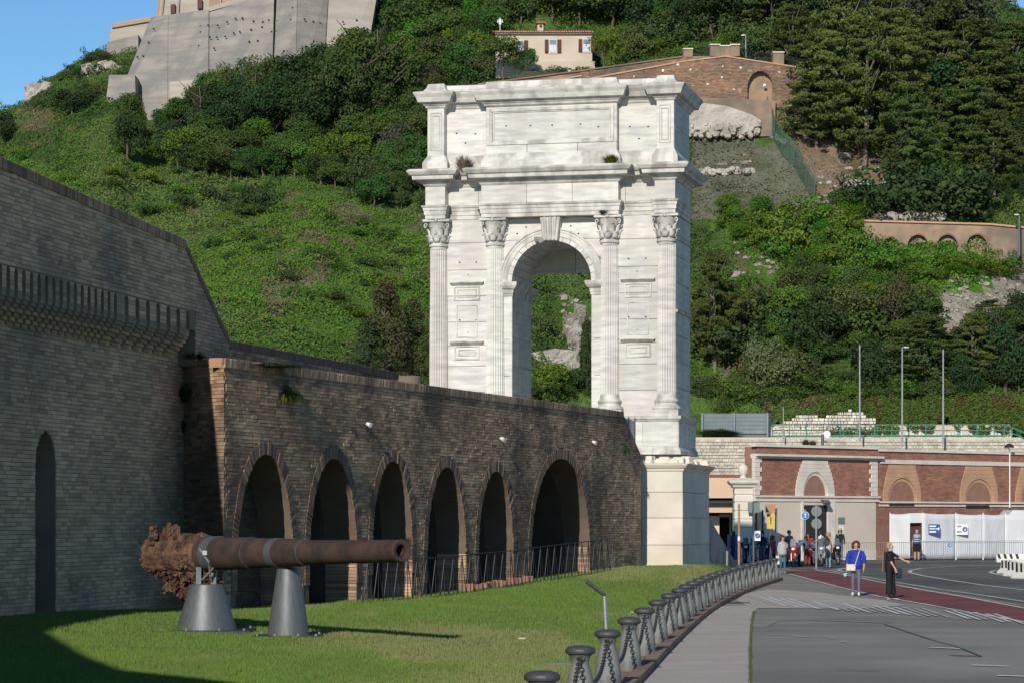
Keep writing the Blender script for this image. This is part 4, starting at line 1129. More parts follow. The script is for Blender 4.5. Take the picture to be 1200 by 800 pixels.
tuft('weed_tuft', 'dark plant growing on the shaded corner wall below the parapet', 'plant', Rb + rn * .1 + Vector((.1, -.05, 5.15)), .5, .5, 160, 'leaf_deep', lean=1, seed=10)
tuft('weed_tuft', 'dark plant hanging in the corner between the bastion and the return wall', 'plant', Rb + rn * .1 + Vector((0, 0, 4.35)), .3, .5, 120, 'leaf_deep', lean=.7, seed=11)
tuft('weed_tuft', 'black green bush at the top of the return wall beside the bastion', 'plant', Rb + rn * .1 + Vector((.35, -.2, 6.1)), .45, .35, 160, 'leaf_deep', lean=1, seed=12)
tuft('weed_tuft', 'small tuft on the right end of the arcade wall face', 'plant', apt(s_at(731), .03, zA(731, 530)), .3, .4, 140, 'leaf_deep', lean=1, seed=13, droop=.5)
# ============================================================ NAVAL GUN ON THE LAWN
Mz = P(471, 645, 46.5)
axd = Vector((-.62, .785, -.018)).normalized()          # muzzle towards breech
can = thing('cannon', 'old rusty naval gun barrel lying on two grey steel cone supports on the lawn', 'cannon', (-4.2, 49.8, 0))
def along(t): return Mz + axd * t
def axmat():
    z = axd; x = z.cross(Vector((0, 0, 1))).normalized(); y = z.cross(x).normalized()
    return Matrix((x, y, z)).transposed()
AM = axmat()
def lathe_ax(m, prof, n=40, jit=0.0, seed=0):
    r_ = random.Random(seed); b = len(m.v); 
    for t, r in prof:
        for k in range(n):
            a = 2 * PI * k / n; q = 1 + (r_.uniform(-jit, jit))
            m.v.append(tuple(along(t) + AM @ Vector((r * q * math.cos(a), r * q * math.sin(a), 0))))
    for i in range(len(prof) - 1):
        for k in range(n): m.f.append((b + i * n + k, b + i * n + (k + 1) % n, b + (i + 1) * n + (k + 1) % n, b + (i + 1) * n + k)); m.m.append(0)
    m.f.append(tuple(b + (len(prof) - 1) * n + k for k in range(n))); m.m.append(0)
m = MB()
lathe_ax(m, [(.5, .0), (.5, .10), (.02, .105), (.0, .125), (-.01, .19), (.02, .205), (.1, .2), (1.6, .212), (2.9, .225), (3.0, .235), (3.08, .25), (3.6, .262), (4.7, .285), (4.78, .3), (4.9, .305), (5.6, .315), (6.4, .33), (7.5, .34)])
L1 = m.build('barrel', 'rust', can, smooth=True)
m = MB(); lathe_ax(m, [(.06, .085), (.3, .1), (.45, .09), (.46, .0)], 24); m.build('bore_plug', 'rust_rough', can, smooth=True)
for t0, r0, nm, mt, w_ in ((3.02, .244, 'ring_band', 'steel_grey', .02), (4.82, .306, 'ring_band', 'steel_grey', .02), (3.95, .275, 'clamp_strap', 'steel_grey', .22), (6.15, .34, 'clamp_strap', 'steel_grey', .3)):
    m = MB(); lathe_ax(m, [(t0 - w_ / 2, r0 - .02), (t0 - w_ / 2, r0), (t0 + w_ / 2, r0), (t0 + w_ / 2, r0 - .02)]); m.build(nm, mt, can, smooth=True)
# breech: rusted lump of torn metal
m = MB(); lathe_ax(m, [(6.5, .3), (6.55, .38), (6.7, .40), (7.0, .37), (7.1, .41), (7.45, .42), (7.55, .39), (7.8, .42), (8.2, .41), (8.3, .40), (8.4, .36), (8.5, .22), (8.52, .05)], 44, .035, 3)
rr3 = random.Random(12)
for i in range(800):
    t = rr3.uniform(6.6, 8.42); a = rr3.uniform(0, 2 * PI); rad_ = rr3.uniform(.36, .39)
    c_ = along(t) + AM @ Vector((rad_ * math.cos(a), rad_ * math.sin(a), 0)); s_ = rr3.uniform(.02, .05)
    m.box(c_, (s_ * rr3.uniform(.4, 1.6), s_ * rr3.uniform(.4, 1.6), s_ * rr3.uniform(.5, 1.8)), rot=Matrix.Rotation(rr3.uniform(0, 3), 3, Vector((rr3.random(), rr3.random(), rr3.random() + .1)).normalized()))
m.build('breech', 'rust_rough', can)
m = MB()
for i in range(1300):
    t = rr3.uniform(6.4, 8.15); f = (t - 6.4) / 1.75
    c_ = along(t) + Vector((rr3.gauss(0, .11), rr3.gauss(0, .1), -.22 - rr3.random() * (.2 + .42 * math.sin(min(1, f * .85 + .12) * PI)) * (1 if f < .8 else .6)))
    s_ = rr3.uniform(.03, .085)
    m.box(c_, (s_ * rr3.uniform(.4, 1.5), s_ * rr3.uniform(.5, 1.5), s_ * rr3.uniform(.5, 1.8)), rot=Matrix.Rotation(rr3.uniform(0, 3), 3, Vector((rr3.random(), rr3.random(), rr3.random() + .1)).normalized()))
m.build('torn_carriage', 'rust_rough', can)
m = MB()
for px, py, w_, h_ in ((179, 621, .1, .3), (199, 618, .26, .3), (207, 619, .08, .36), (222, 628, .14, .14), (190, 626, .2, .14)):
    c_ = P(px, py + 3, along(7.6 if px < 200 else 7.1).y); m.box(c_ + Vector((0, 0, -.08)), (w_, .22, h_), rz=.5, taper=(.8, .9))
    for i in range(14): m.box(c_ + Vector((rr3.uniform(-w_, w_) * .6, rr3.uniform(-.15, .15), rr3.uniform(-h_, h_) * .45)), (.07, .07, .07), rot=Matrix.Rotation(rr3.uniform(0, 3), 3, 'X'))
m.build('lug', 'rust_rough', can)
# cone supports
def support(px, py, rb_, rt_, h_, t_ax, plate, nm):
    g0 = G(px, py, .1); zb = float(lawn_z(g0.x, g0.y)); c_ = along(t_ax)
    x, y = g0.x, g0.y
    s_ = thing(nm, None, None, (0, 0, 0)); s_.parent = can; s_.location = (0, 0, 0)
    bpy.data.objects.remove(s_)
    m = MB(); m.lathe([(rb_, zb + .0), (rb_, zb + .04), (rt_, zb + h_), (rt_ * .9, zb + h_ + .01)], 48, (x, y, 0))
    o = m.build('support_cone', 'steel_grey', can, smooth=True)
    m = MB(); m.bx((x - plate, y - plate * .8, zb - .01), (x + plate, y + plate * .8, zb + .035)); pl = m.build('base_plate', 'steel_dark', can)
    m = MB()
    for sx in (-1, -.4, .4, 1):
        for sy in (-1, 1): m.lathe([(.022, zb + .03), (.022, zb + .07), (.0, zb + .075)], 8, (x + sx * plate * .88, y + sy * plate * .7, 0))
    m.build('bolt', 'steel_light', can)
    return Vector((x, y, zb + h_)), c_
top, c_ = support(338, 745.5, .39, .215, 1.27, 3.95, .62, 'support')
m = MB(); m.prism([top + Vector((-.17, -.05, 0)), top + Vector((.17, -.05, 0)), Vector((c_.x + .16, c_.y - .05, c_.z - .2)), Vector((c_.x - .16, c_.y - .05, c_.z - .2))], (0, .12, 0)); m.build('saddle', 'steel_grey', can)
top, c_ = support(242, 740.5, .585, .32, .9, 6.15, .9, 'support')
for dx in (-.19, .1):
    m = MB(); m.bx((top.x + dx, top.y - .12, top.z - .02), (top.x + dx + .1, top.y + .12, c_.z - .26)); m.build('saddle', 'steel_grey', can)
for sx in (-1, 1):
    m = MB(); e = along(6.0); p0 = e + AM @ Vector((0, 0, 0)); 
    m.tube([c_ + Vector((-.2 * sx - .08, -.33, .1)), c_ + Vector((-.1 * sx, -.34, -.15)), top + Vector((.02 + .08 * sx, -.2, .1))], .018, 6); m.build('stay', 'steel_light', can)
m = MB(); m.box(c_ + Vector((-.17, -.37, .02)), (.1, .05, .1)); m.build('clamp_block', 'steel_light', can, bevel=.01)

# ============================================================ BOLLARDS AND CHAINS
mb_ = MB(); mb_.lathe([(.192, 0), (.192, .02), (.188, .04), (.16, .38), (.158, .385), (.153, .395), (.104, .57), (.102, .61), (.118, .665), (.152, .70)], 28); body_me = mb_.mesh('shaft', 'bollard', smooth=True)
mc_ = MB(); mc_.lathe([(.14, .69), (.168, .70), (.178, .72), (.176, .745), (.15, .775), (.09, .792), (.0, .797)], 28, cap=False); cap_me = mc_.mesh('cap', 'bollard_cap', smooth=True)
mr_ = MB(); mr_.tube([(.03 * math.cos(a), 0, .03 * math.sin(a)) for a in np.linspace(0, 2 * PI, 9)], .008, 5); ring_me = mr_.mesh('eyelet', 'chain', smooth=True)
pos_words = ['nearest', 'second nearest', 'third nearest', 'fourth nearest', 'fifth nearest', 'sixth nearest', 'seventh nearest', 'eighth nearest', 'ninth nearest', 'tenth nearest']
prot = None
def hook(i, sgn):
    p = Vector((BOLL[i][0], BOLL[i][1], .05)); j = min(max(i + sgn, 0), len(BOLL) - 1)
    t = (Vector((BOLL[j][0], BOLL[j][1], .05)) - p); t = t.normalized() if t.length else Vector((0, -1, 0))
    return p + t * .13 + Vector((0, 0, .655))
for i, (x, y) in enumerate(BOLL):
    if i < 10: lb = 'grey tapered bollard with domed iron cap, %s to the viewer in the row' % pos_words[i]
    else: lb = 'grey tapered bollard with a domed iron cap in the far part of the chained row'
    o = thing('bollard', lb, 'bollard', (x, y, .05), .03 * i, 'bollards lining the lawn edge')
    place(body_me, 'shaft', o); place(cap_me, 'cap', o)
    for s_ in (-1, 1): place(ring_me, 'eyelet', o, (0.012, s_ * .125, .65))
def link_mesh(m, c_, t, up, L_=.042, W_=.024, r=.0085):
    t = t.normalized(); s_ = t.cross(up).normalized()
    pts = []
    for k in range(8):
        a = 2 * PI * k / 8; pts.append(c_ + t * L_ * math.cos(a) + s_ * W_ * math.sin(a))
    n = 4; b = len(m.v); nn = t.cross(s_).normalized()
    for k in range(8):
        a = 2 * PI * k / 8; o_ = (t * math.cos(a) + s_ * math.sin(a)).normalized()
        for j in range(n):
            q = 2 * PI * j / n; m.v.append(tuple(pts[k] + (o_ * math.cos(q) + nn * math.sin(q)) * r))
    for k in range(8):
        for j in range(n): m.f.append((b + k * n + j, b + k * n + (j + 1) % n, b + ((k + 1) % 8) * n + (j + 1) % n, b + ((k + 1) % 8) * n + j)); m.m.append(0)
for i in range(len(BOLL) - 1):
    a, b = hook(i, 1), hook(i + 1, -1); span = (b - a).length; n = int(span / .062) + 6; m = MB()
    sag = .42
    f = lambda t: a.lerp(b, t) - Vector((0, 0, sag * 4 * t * (1 - t) * (1 + .35 * (1 - 4 * t * (1 - t)))))
    L_ = span / n * .64 + .006
    for k in range(n):
        t0, t1 = k / n, (k + 1) / n; c_ = f((t0 + t1) / 2); tt_ = f(t1) - f(t0)
        link_mesh(m, c_, tt_, Vector((0, 0, 1)) if k % 2 else Vector((1, .01, 0)), tt_.length * .68, .026, .009)
    lb = 'dark iron chain hanging between the %s and next bollards of the row' % pos_words[i] if i < 9 else 'dark iron chain hanging between two far bollards of the row'
    tag(m.build('chain', 'chain', smooth=2), lb, 'chain', 'chains between the bollards')
# bent post
bp_ = G(712, 767, .05); Dp = bp_.y; q0 = Vector((bp_.x, Dp, .02)); q1 = P(708, 697, Dp); q2 = P(687, 680, Dp - .25)
t = thing('bent_post', 'bent galvanised steel post leaning out of the lawn behind the bollards', 'post', tuple(q0))
m = MB(); m.tube([q0, q1], .034, 10); m.build('post', 'steel_light', t, smooth=True)
m = MB(); m.tube([q1 + Vector((.01, 0, .0)), q2], .034, 10); m.build('bent_arm', 'steel_grey', t, smooth=True)

# ============================================================ RIGHT HAND BUILDING
FD = 145.0
F0 = P(884, 0, FD); F0.z = 0; F1 = P(1200, 0, 160.0); F1.z = 0
fdir = (F1 - F0).normalized(); fout = Vector((fdir.y, -fdir.x, 0))
def fu(px):
    k = (px - 600) / F; return (k * F0.y - F0.x) / (fdir.x - k * fdir.y)
def fp(px, z, out=0.0): return F0 + fdir * fu(px) + fout * out + Vector((0, 0, z))
def fz(px, py): return H + (HY - py) / F * (F0.y + fdir.y * fu(px))
bd = thing('brick_building', 'long low red brick building with pale string courses and arched panels behind the square', 'building', tuple(F0))
def fbox(m, p0, p1, z0, z1, o0, o1): m.prism([fp(p0, z0, o0), fp(p1, z0, o0), fp(p1, z0, o1), fp(p0, z0, o1)], (0, 0, z1 - z0)); return m
PXE = 1245
ZT1, ZT2 = 6.42, 6.33
m = MB(); fbox(m, 888, 1028, -.2, ZT1 - .12, -1.0, -.03); fbox(m, 1028, PXE, -.2, ZT2 - .14, -1.02, -.035); m.build('wall', 'brick_newback', bd)
fU = fu(PXE)
doors = [(1043, 1068, 3.12, 'd'), (1133, 1156, 3.05, 'd')]
def inarch(u_, z_, pxc, zb, hp, rz):
    uc = fu(pxc); ru = (fu(pxc + hp) - fu(pxc - hp)) / 2; return (((u_ - uc) / ru) ** 2 + ((z_ - zb) / rz) ** 2 < 1) & (z_ > zb - .1)
A1 = (955, 3.62, 14.5, 1.32); A2 = (1057, 3.34, 17, 1.35); A3 = (1147, 3.34, 17, 1.35); A4 = (1212, 3.34, 17, 1.35)
u28 = fu(1028)
def keep_f(u_, z_):
    k = np.where(u_ < u28, z_ > 3.6, True) & (z_ < np.where(u_ < u28, ZT1 - .16, ZT2 - .16))
    for a in (A1, A2, A3, A4): k &= ~inarch(u_, z_, *a)
    for p0, p1, zt, _ in doors: k &= ~((u_ > fu(p0)) & (u_ < fu(p1)) & (z_ < zt))
    return k
o2 = np.array(F0 + fout * -.025)
brick_skin('brick_course', bd, 'brick_new', o2, fdir, fout, fU, 2.0, 6.3, keep_f, bw=.34, bh=.09, gap=.008, gx=.006, seed=21, proud=(.002, .005))
# stucco base of the first part
m = MB(); fbox(m, 888, 940.5, -.1, 3.3, -.3, .03); fbox(m, 969.5, 1026, -.1, 3.3, -.3, .03); fbox(m, 940.5, 969.5, 3.1, 3.3, -.3, .02); m.build('base_wall', 'stucco_pink', bd)
m = MB(); fbox(m, 888, 940, .0, .55, .03, .06); fbox(m, 970, 1026, .0, .55, .03, .06); m.build('plinth', 'stone_pale', bd)
for p0, p1, z0, z1, o1, nm, mt in ((884, 1030, 3.3, 3.42, .09, 'string_course', 'stone_pale'), (884, 1029, 3.42, 3.52, .05, 'string_course', 'stone_pale'), (884, 1030, 3.52, 3.62, .16, 'string_course', 'stone_pale'),
                                   (884, 1030, 5.66, 5.78, .1, 'cornice', 'stone_pale'), (884, 1032, 5.78, 5.9, .3, 'cornice', 'stone_pale'),
                                   (1030, PXE, 3.05, 3.16, .05, 'string_course', 'stone_pale'), (1030, PXE, 3.24, 3.34, .1, 'string_course', 'stone_pale'),
                                   (1031, PXE, 5.5, 5.74, .06, 'cornice', 'stone_pale'), (884, 1028, 6.3, 6.44, .1, 'roof_edge', 'stone_pale'), (1029, PXE, 6.2, 6.34, .08, 'roof_edge', 'stone_pale')):
    m = MB(); fbox(m, p0, p1, z0, z1, -.3, o1); m.build(nm, mt, bd)
# quoins
for pc, w0 in ((1021, 1028), (890, 884)):
    z = 3.64; k = 0
    while z < 5.5:
        a, b = (pc - (2.0 if k % 2 else 0), w0) if pc > 1000 else (w0, pc + (2.2 if k % 2 else 0))
        m = MB(); fbox(m, a, b, z, z + .245, -.2, .05); m.build('quoin', 'stone_pale', bd, bevel=.008); z += .255; k += 1
def surround(pc, zb, hp, rz, ztop, mt, w0, w1, deep=.05):
    """stepped blocks round an arch"""
    uc = fu(pc); r = (fu(pc + hp) - fu(pc - hp)) / 2; hw0 = (fu(pc + w0) - fu(pc - w0)) / 2; hw1 = (fu(pc + w1) - fu(pc - w1)) / 2
    nst = 9
    for sg in (-1, 1):
        for k in range(nst):
            z0 = zb + (ztop - zb) * k / nst; z1 = zb + (ztop - zb) * (k + 1) / nst - .008
            wo = hw0 + (hw1 - hw0) * max(0, (k - 1) / (nst - 1)) ** 1.5
            lo = []
            for i in range(7):
                z = z0 + (z1 - z0) * i / 6; lo.append((r * math.sqrt(max(0, 1 - ((z - zb) / rz) ** 2)) if z - zb < rz else 0.003, z))
            pts = [(wo, z0), (wo, z1)] + lo[::-1]
            m = MB(); m.prism([F0 + fdir * (uc + sg * x) + fout * deep + Vector((0, 0, z)) for x, z in pts], -fout * .16); m.build('surround_stone', mt, bd)
    for f_, dd in ((1.0, -.02), (.84, -.08)):
        m = MB(); n = 20
        for k in range(n):
            a0, a1 = PI * k / n, PI * (k + 1) / n
            m.prism([F0 + fdir * (uc + q[0] * r * math.cos(q[1])) + fout * dd + Vector((0, 0, zb + q[0] * rz * math.sin(q[1]))) for q in ((f_, a0), (f_, a1), (f_ * .86, a1), (f_ * .86, a0))], -fout * .2)
        m.build('arch_moulding', mt, bd)
    m = MB(); m.prism([F0 + fdir * (uc + r * .74 * math.cos(PI * k / 16)) - fout * .13 + Vector((0, 0, zb + rz * .74 * math.sin(PI * k / 16))) for k in range(17)], -fout * .2); m.build('tympanum', 'brick_new', bd)
surround(*A1, 5.6, 'stone_pale', 22.5, 13)
for A_ in (A2, A3, A4): surround(*A_, 5.45, 'stone_orange', 22, 14)
# the open door
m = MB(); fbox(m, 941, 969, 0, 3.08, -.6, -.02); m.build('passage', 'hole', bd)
m = MB(); fbox(m, 941, 947.5, .05, 3.05, -.3, -.22); m.build('door_leaf', 'door_brown', bd)
m = MB(); fbox(m, 960.5, 969, .05, 3.05, -.28, -.2); m.build('door_leaf', 'door_brown', bd)
m = MB(); fbox(m, 941, 969, 2.55, 3.08, -.29, -.22); m.build('door_transom', 'door_brown', bd)
for a, b in ((969, 978), (938.2, 941)):
    m = MB(); fbox(m, a, b, 0, 3.3, -.2, .08); m.build('door_jamb', 'stone_pale', bd, bevel=.01)
for p0, p1, zt, _ in doors:
    m = MB(); fbox(m, p0 + .5, p1 - .5, -.1, zt - .02, -.2, -.12); m.build('door', 'door_brown', bd)
    m = MB(); fbox(m, p0 - 2, p1 + 2, zt - .02, zt + .1, -.2, .1); m.build('lintel', 'steel_dark', bd)
# plaque, notice, lamp
m = MB(); fbox(m, 981.5, 989, 2.05, 2.42, .03, .07); m.build('plaque', 'sign_grey', bd)
m = MB(); fbox(m, 983, 988, 1.5, 1.95, .03, .05); m.build('notice', 'sign_white', bd)
t = thing('flood_lamp', 'dark floodlight above the open brown door of the brick building', 'lamp', tuple(fp(961, 3.2, .1)))
m = MB(); m.tube([fp(961, 3.38, .0), fp(961, 3.35, .35)], .04, 6); m.build('arm', 'steel_dark', t)
m = MB(); m.box(fp(961.5, 3.24, .45), (.4, .3, .2), rz=.4, rot=Matrix.Rotation(.4, 3, 'Z') @ Matrix.Rotation(.5, 3, 'X')); m.build('lamp_head', 'steel_grey', t, bevel=.02)
t = thing('flood_lamp', 'dark hooded lamp on a thin white pole rising above the brick building at right', 'lamp', tuple(fp(1181, 3.2, .2)))
m = MB(); m.tube([fp(1181, 3.0, .15), fp(1181, 6.4, .15), fp(1178, 6.75, .15)], .04, 6); m.build('pole', 'sign_white', t)
m = MB(); m.lathe([(.3, 6.6), (.24, 6.75), (.08, 6.85)], 12, tuple(fp(1178, 0, .3))); m.build('hood', 'steel_dark', t, smooth=True)
# dish on the roof edge
t = thing('dish_antenna', 'round white dish on a short post on the brick building roof', 'antenna', tuple(fp(976, 6.4, -.5)))
c_ = fp(976.5, fz(976, 508), -.5); m = MB(); m.tube([c_, c_ + Vector((0, .08, 0))], [.21, .19], 20); m.build('dish', 'sign_white', t)
m = MB(); m.tube([fp(971.5, 6.2, -.5), fp(971.5, 7.1, -.5)], .09, 8); m.build('post', 'steel_grey', t); m = MB(); m.tube([fp(971.5, 6.75, -.5), fp(976, 6.7, -.48)], .03, 6); m.build('arm', 'steel_grey', t)
for px, s_, lb in ((952, .5, 'left brownish clump of weeds on the brick building roof'), (960, .45, 'brown clump of weeds beside the dish on the roof')): tuft('weed_tuft', lb, 'plant', fp(px, 6.35, -.5), .6, s_, 60, 'leaf_brown', seed=px)

# peach entrance building between the arch and the brick one
pe = thing('entrance_building', 'peach coloured low entrance building with an overhanging canopy beside the arch', 'building', tuple(P(845, 0, 146).xy) + (0,))
def pb(m, p0, p1, y0, y1, D0, D1):
    a, b = P(p0, y0, D0), P(p1, y1, D0); m.bx((a.x, D0, b.z), (b.x, D1, a.z)); return m
m = MB(); pb(m, 800, 872, 558, 583, 146, 152); m.build('upper_wall', 'stucco_orange', pe)
m = MB(); pb(m, 800, 864, 589, 600, 145.5, 148); m.build('canopy_fascia', 'stucco_orange', pe)
m = MB(); pb(m, 800, 860, 586, 589, 145, 148); m.build('canopy', 'steel_dark', pe)
m = MB(); pb(m, 800, 843, 604, 650, 147, 149.9); m.build('side_wall', 'stucco_pink', pe)
m = MB(); pb(m, 800, 882, 583.2, 655, 149.95, 152); m.build('back_wall', 'door_brown', pe)
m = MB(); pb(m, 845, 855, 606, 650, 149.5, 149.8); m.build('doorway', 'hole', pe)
m = MB(); pb(m, 843, 857, 602, 605.5, 149.2, 149.6); pb(m, 855, 857, 605.5, 650, 149.2, 149.6); m.build('door_frame', 'sign_white', pe)
m = MB(); pb(m, 858.5, 863, 584, 650, 145.2, 145.4); m.build('shutter', 'green_shut', pe)
m = MB(); pb(m, 800, 880, 556.5, 558, 145.9, 152); m.build('roof_edge', 'tile_red', pe)
# gate pillar: blocks + cap + ball
gp_ = thing('gate_pillar', 'square pale banded stone pillar with moulded cap and urn beside the entrance', 'pillar', tuple(P(872, 0, 140).xy) + (0,))
c0 = P(871, 0, 140); zz_ = [0, .45, .95, 1.4, 1.85, 2.3, 2.75, 3.2, 3.6, 3.95]
for za, zb in zip(zz_, zz_[1:]):
    m = MB(); m.bx((c0.x - .5, 139.6, za + .02), (c0.x + .5, 140.6, zb - .02)); m.build('stone_block', 'stone_pale', gp_, bevel=.03)
m = MB(); m.bx((c0.x - .46, 139.65, 0), (c0.x + .46, 140.55, 3.96)); m.build('pillar_core', 'stone_pale', gp_)
m = MB(); sq(m, c0.x - .48, c0.x + .48, 139.6, 140.6, [(3.95, .0), (4.0, .1), (4.1, .14), (4.2, .28), (4.3, .32), (4.34, .3), (4.5, -.15)]); m.build('pillar_cap', 'stone_pale', gp_)
m = MB(); m.lathe([(.2, 4.5), (.12, 4.6), (.26, 4.8), (.28, 5.0), (.2, 5.15), (.05, 5.25)], 14, (c0.x, 140.1, 0)); m.build('urn', 'stone_pale', gp_, smooth=True)
m = MB(); pb(m, 876.5, 890.5, 588, 600, 139.2, 139.3); sg_ = m.build('hanging_sign', 'sign_grey'); tag(sg_, 'dark grey rectangular sign fixed beside the pale gate pillar', 'sign')

# ---- signs and posts in the square
def post(name, label, px, y0, y1, D, mt='steel_light', r=.04, cat='sign post'):
    a, b = P(px, y1, D), P(px, y0, D); a.z = max(a.z, 0)
    if y1 > 650: a.z = 0
    t = thing(name, label, cat, (a.x, D, 0)); m = MB(); m.tube([a, b], r, 8); m.build('pole', mt, t); return t
def disc(m, px, py, rpx, D, dy=-.06, n=24, th=.02):
    c_ = P(px, py, D); r = rpx / F * D; m.prism([(c_.x + r * math.cos(2 * PI * k / n), D + dy, c_.z + r * math.sin(2 * PI * k / n)) for k in range(n)], (0, th, 0))
D_ = 141
t = post('road_sign', 'blue round sign with a white arrow on a pole before the open brown door', 943.5, 596, 659, D_, 'steel_light', .035)
m = MB(); disc(m, 943.5, 603.5, 4.2, D_, -.07); m.build('sign_face', 'sign_blue2', t)
m = MB(); disc(m, 943.5, 603.5, 4.7, D_, -.045); m.build('sign_rim', 'sign_white', t)
c_ = P(943.5, 603.5, D_); m = MB(); m.prism([(c_.x - .02, D_ - .08, c_.z - .12), (c_.x + .02, D_ - .08, c_.z - .12), (c_.x + .02, D_ - .08, c_.z + .04), (c_.x + .07, D_ - .08, c_.z + .04), (c_.x, D_ - .08, c_.z + .14), (c_.x - .07, D_ - .08, c_.z + .04), (c_.x - .02, D_ - .08, c_.z + .04)], (0, .008, 0)); m.build('arrow', 'sign_white', t)
t = post('road_sign', 'two round grey sign backs one above the other on a tall pole', 956.5, 590, 652, 122, 'steel_light', .04)
for py, r_ in ((598.5, 6.2), (613, 6.2)): m = MB(); disc(m, 957, py, r_, 122, .05); m.build('sign_back', 'sign_grey', t)
t = post('notice_board', 'brown and yellow notice board on a post left of the brick building door', 903, 600, 655, 143, 'steel_grey', .04, 'sign')
def plate(t, p0, p1, y0, y1, D, mt, nm, th=.03, dy=-.06):
    a, b = P(p0, y1, D), P(p1, y0, D); m = MB(); m.bx((a.x, D + dy, a.z), (b.x, D + dy + th, b.z)); return m.build(nm, mt, t)
plate(t, 897, 908.5, 590.5, 600, 143, 'sign_brown', 'upper_panel'); plate(t, 898.5, 908, 601, 619, 143, 'sign_yellow', 'lower_panel')
plate(t, 902.6, 903.8, 605, 611, 143, 'black', 'warning_mark', .01, -.075); plate(t, 902.6, 903.8, 612, 613.5, 143, 'black', 'warning_mark', .01, -.075)
plate(t, 907.6, 911, 595, 623, 143.4, 'sign_grey', 'side_board', .05)
plate(t, 892.5, 894.5, 597, 625, 143.4, 'steel_dark', 'side_board', .05)
t = post('road_sign', 'small white sign with a blue disc near the end of the bollard row', 882.8, 588, 658, 118, 'steel_light', .045)
plate(t, 884, 891, 621.5, 633, 118, 'sign_white', 'sign_plate'); m = MB(); disc(m, 887.6, 627, 3.0, 118, -.08); m.build('blue_disc', 'sign_blue', t)
c_ = P(887.6, 627, 118); m = MB(); m.tube([(c_.x - .06, 117.9, c_.z - .05), (c_.x + .04, 117.9, c_.z + .0), (c_.x + .05, 117.9, c_.z + .06)], .014, 5); m.build('symbol', 'sign_white', t)
t = post('rusty_post', 'rust brown post with a pale foot beside the white sign pole', 866, 590, 668, 108, 'sign_brown', .045, 'post')
m = MB(); c_ = P(866, 0, 108); m.tube([(c_.x, 108, P(0, 628, 108).z), (c_.x, 108, P(0, 633, 108).z)], .055, 8); m.build('collar', 'sign_white', t)
t = post('short_post', 'short pale post with a white base behind the far bollards', 852, 645, 672, 104, 'steel_light', .05, 'post'); plate(t, 849.5, 855, 664, 676, 104, 'sign_white', 'foot', .12)
t = post('short_post', 'slim white post standing before the brick building beside the man in black jacket', 983.5, 638, 656, 138, 'sign_white', .05, 'post')
# dark utility cabinet in the shade
m = MB(); pb(m, 855, 864, 626, 656, 131, 132.5); o = m.build('utility_cabinet', 'sign_blue', bevel=.03); tag(o, 'tall dark blue cabinet in the shade beside the entrance', 'cabinet')

# ---- white hoarding
hd = thing('hoarding', 'long white sheeted hoarding with a doorway and two blue signs before the brick building', 'hoarding', tuple(G(1100, 655).xy) + (0,))
HP = [G(1043, 655.6), G(1081, 656.0), G(1120, 655.6), G(1152, 655.4), G(1178, 655.1), G(1205, 655), G(1245, 655), G(1300, 655)]
HPz = [2.62, 2.66, 2.62, 2.58, 2.6, 2.58, 2.6, 2.6]
def panel(a, b, za, zb, z0=.1):
    m = MB(); d_ = (b - a).normalized(); n_ = Vector((d_.y, -d_.x, 0)); N_ = 10; K_ = 8
    V_ = []
    for j in range(K_ + 1):
        for i in range(N_ + 1):
            t = i / N_; p = a.lerp(b, t); zt = za + (zb - za) * t - .05 * math.sin(PI * t)
            ww = .018 * math.sin(t * 7 + j * .5) * math.sin(PI * t) + random.uniform(-.006, .006)
            V_.append(p + n_ * ww + Vector((0, 0, z0 + (zt - z0) * j / K_)))
    m.add(V_, [(j * (N_ + 1) + i, j * (N_ + 1) + i + 1, (j + 1) * (N_ + 1) + i + 1, (j + 1) * (N_ + 1) + i) for j in range(K_) for i in range(N_)])
    o = m.build('sheet', 'tarp', hd, smooth=2); md = o.modifiers.new('s', 'SOLIDIFY'); md.thickness = .02
dA, dB = G(1066.5, 655.83), G(1080.5, 656.0)
panel(HP[0], dA, 2.62, 2.65); 
m = MB(); dd_ = (HP[1] - HP[0]).normalized(); nn_ = Vector((dd_.y, -dd_.x, 0))
m.prism([dA + Vector((0, 0, 2.1)), dB + Vector((0, 0, 2.12)), dB + Vector((0, 0, 2.66)), dA + Vector((0, 0, 2.65))], nn_ * -.03); m.build('door_head', 'tarp', hd)
m = MB(); m.prism([dA + Vector((0, 0, .1)), dB + Vector((0, 0, .1)), dB + Vector((0, 0, 2.12)), dA + Vector((0, 0, 2.1))], nn_ * -.03)
o = m.build('doorway', 'door_brown', hd); o.location += Vector((0, .5, 0))
for a, b, za, zb in zip(HP[1:], HP[2:], HPz[1:], HPz[2:]): panel(a, b, za, zb)
for p in HP:
    m = MB(); m.tube([p + Vector((0, -.02, 0)), p + Vector((0, -.02, 2.68))], .035, 6); m.build('frame_post', 'sign_white', hd)
m = MB()
for a, b in zip(HP[1:], HP[2:]): m.tube([a + Vector((0, -.08, 1.1)), b + Vector((0, -.08, 1.1))], .012, 4)
m.build('seam_cord', 'sign_white', hd)
Ds = 148.7
t = thing('info_sign', 'blue rectangular sign with white lines and an arrow on the white hoarding', 'sign', tuple(P(1094.5, 619, Ds)))
plate(t, 1088, 1101.3, 613.6, 625, Ds, 'sign_blue', 'sign_plate')
for y0, y1, x1 in ((615.2, 616.8, 1096.5), (618.4, 619.6, 1096), (621.6, 623.4, 1096.5)): plate(t, 1088.9, x1, y0, y1, Ds, 'sign_white', 'text_line', .008, -.075)
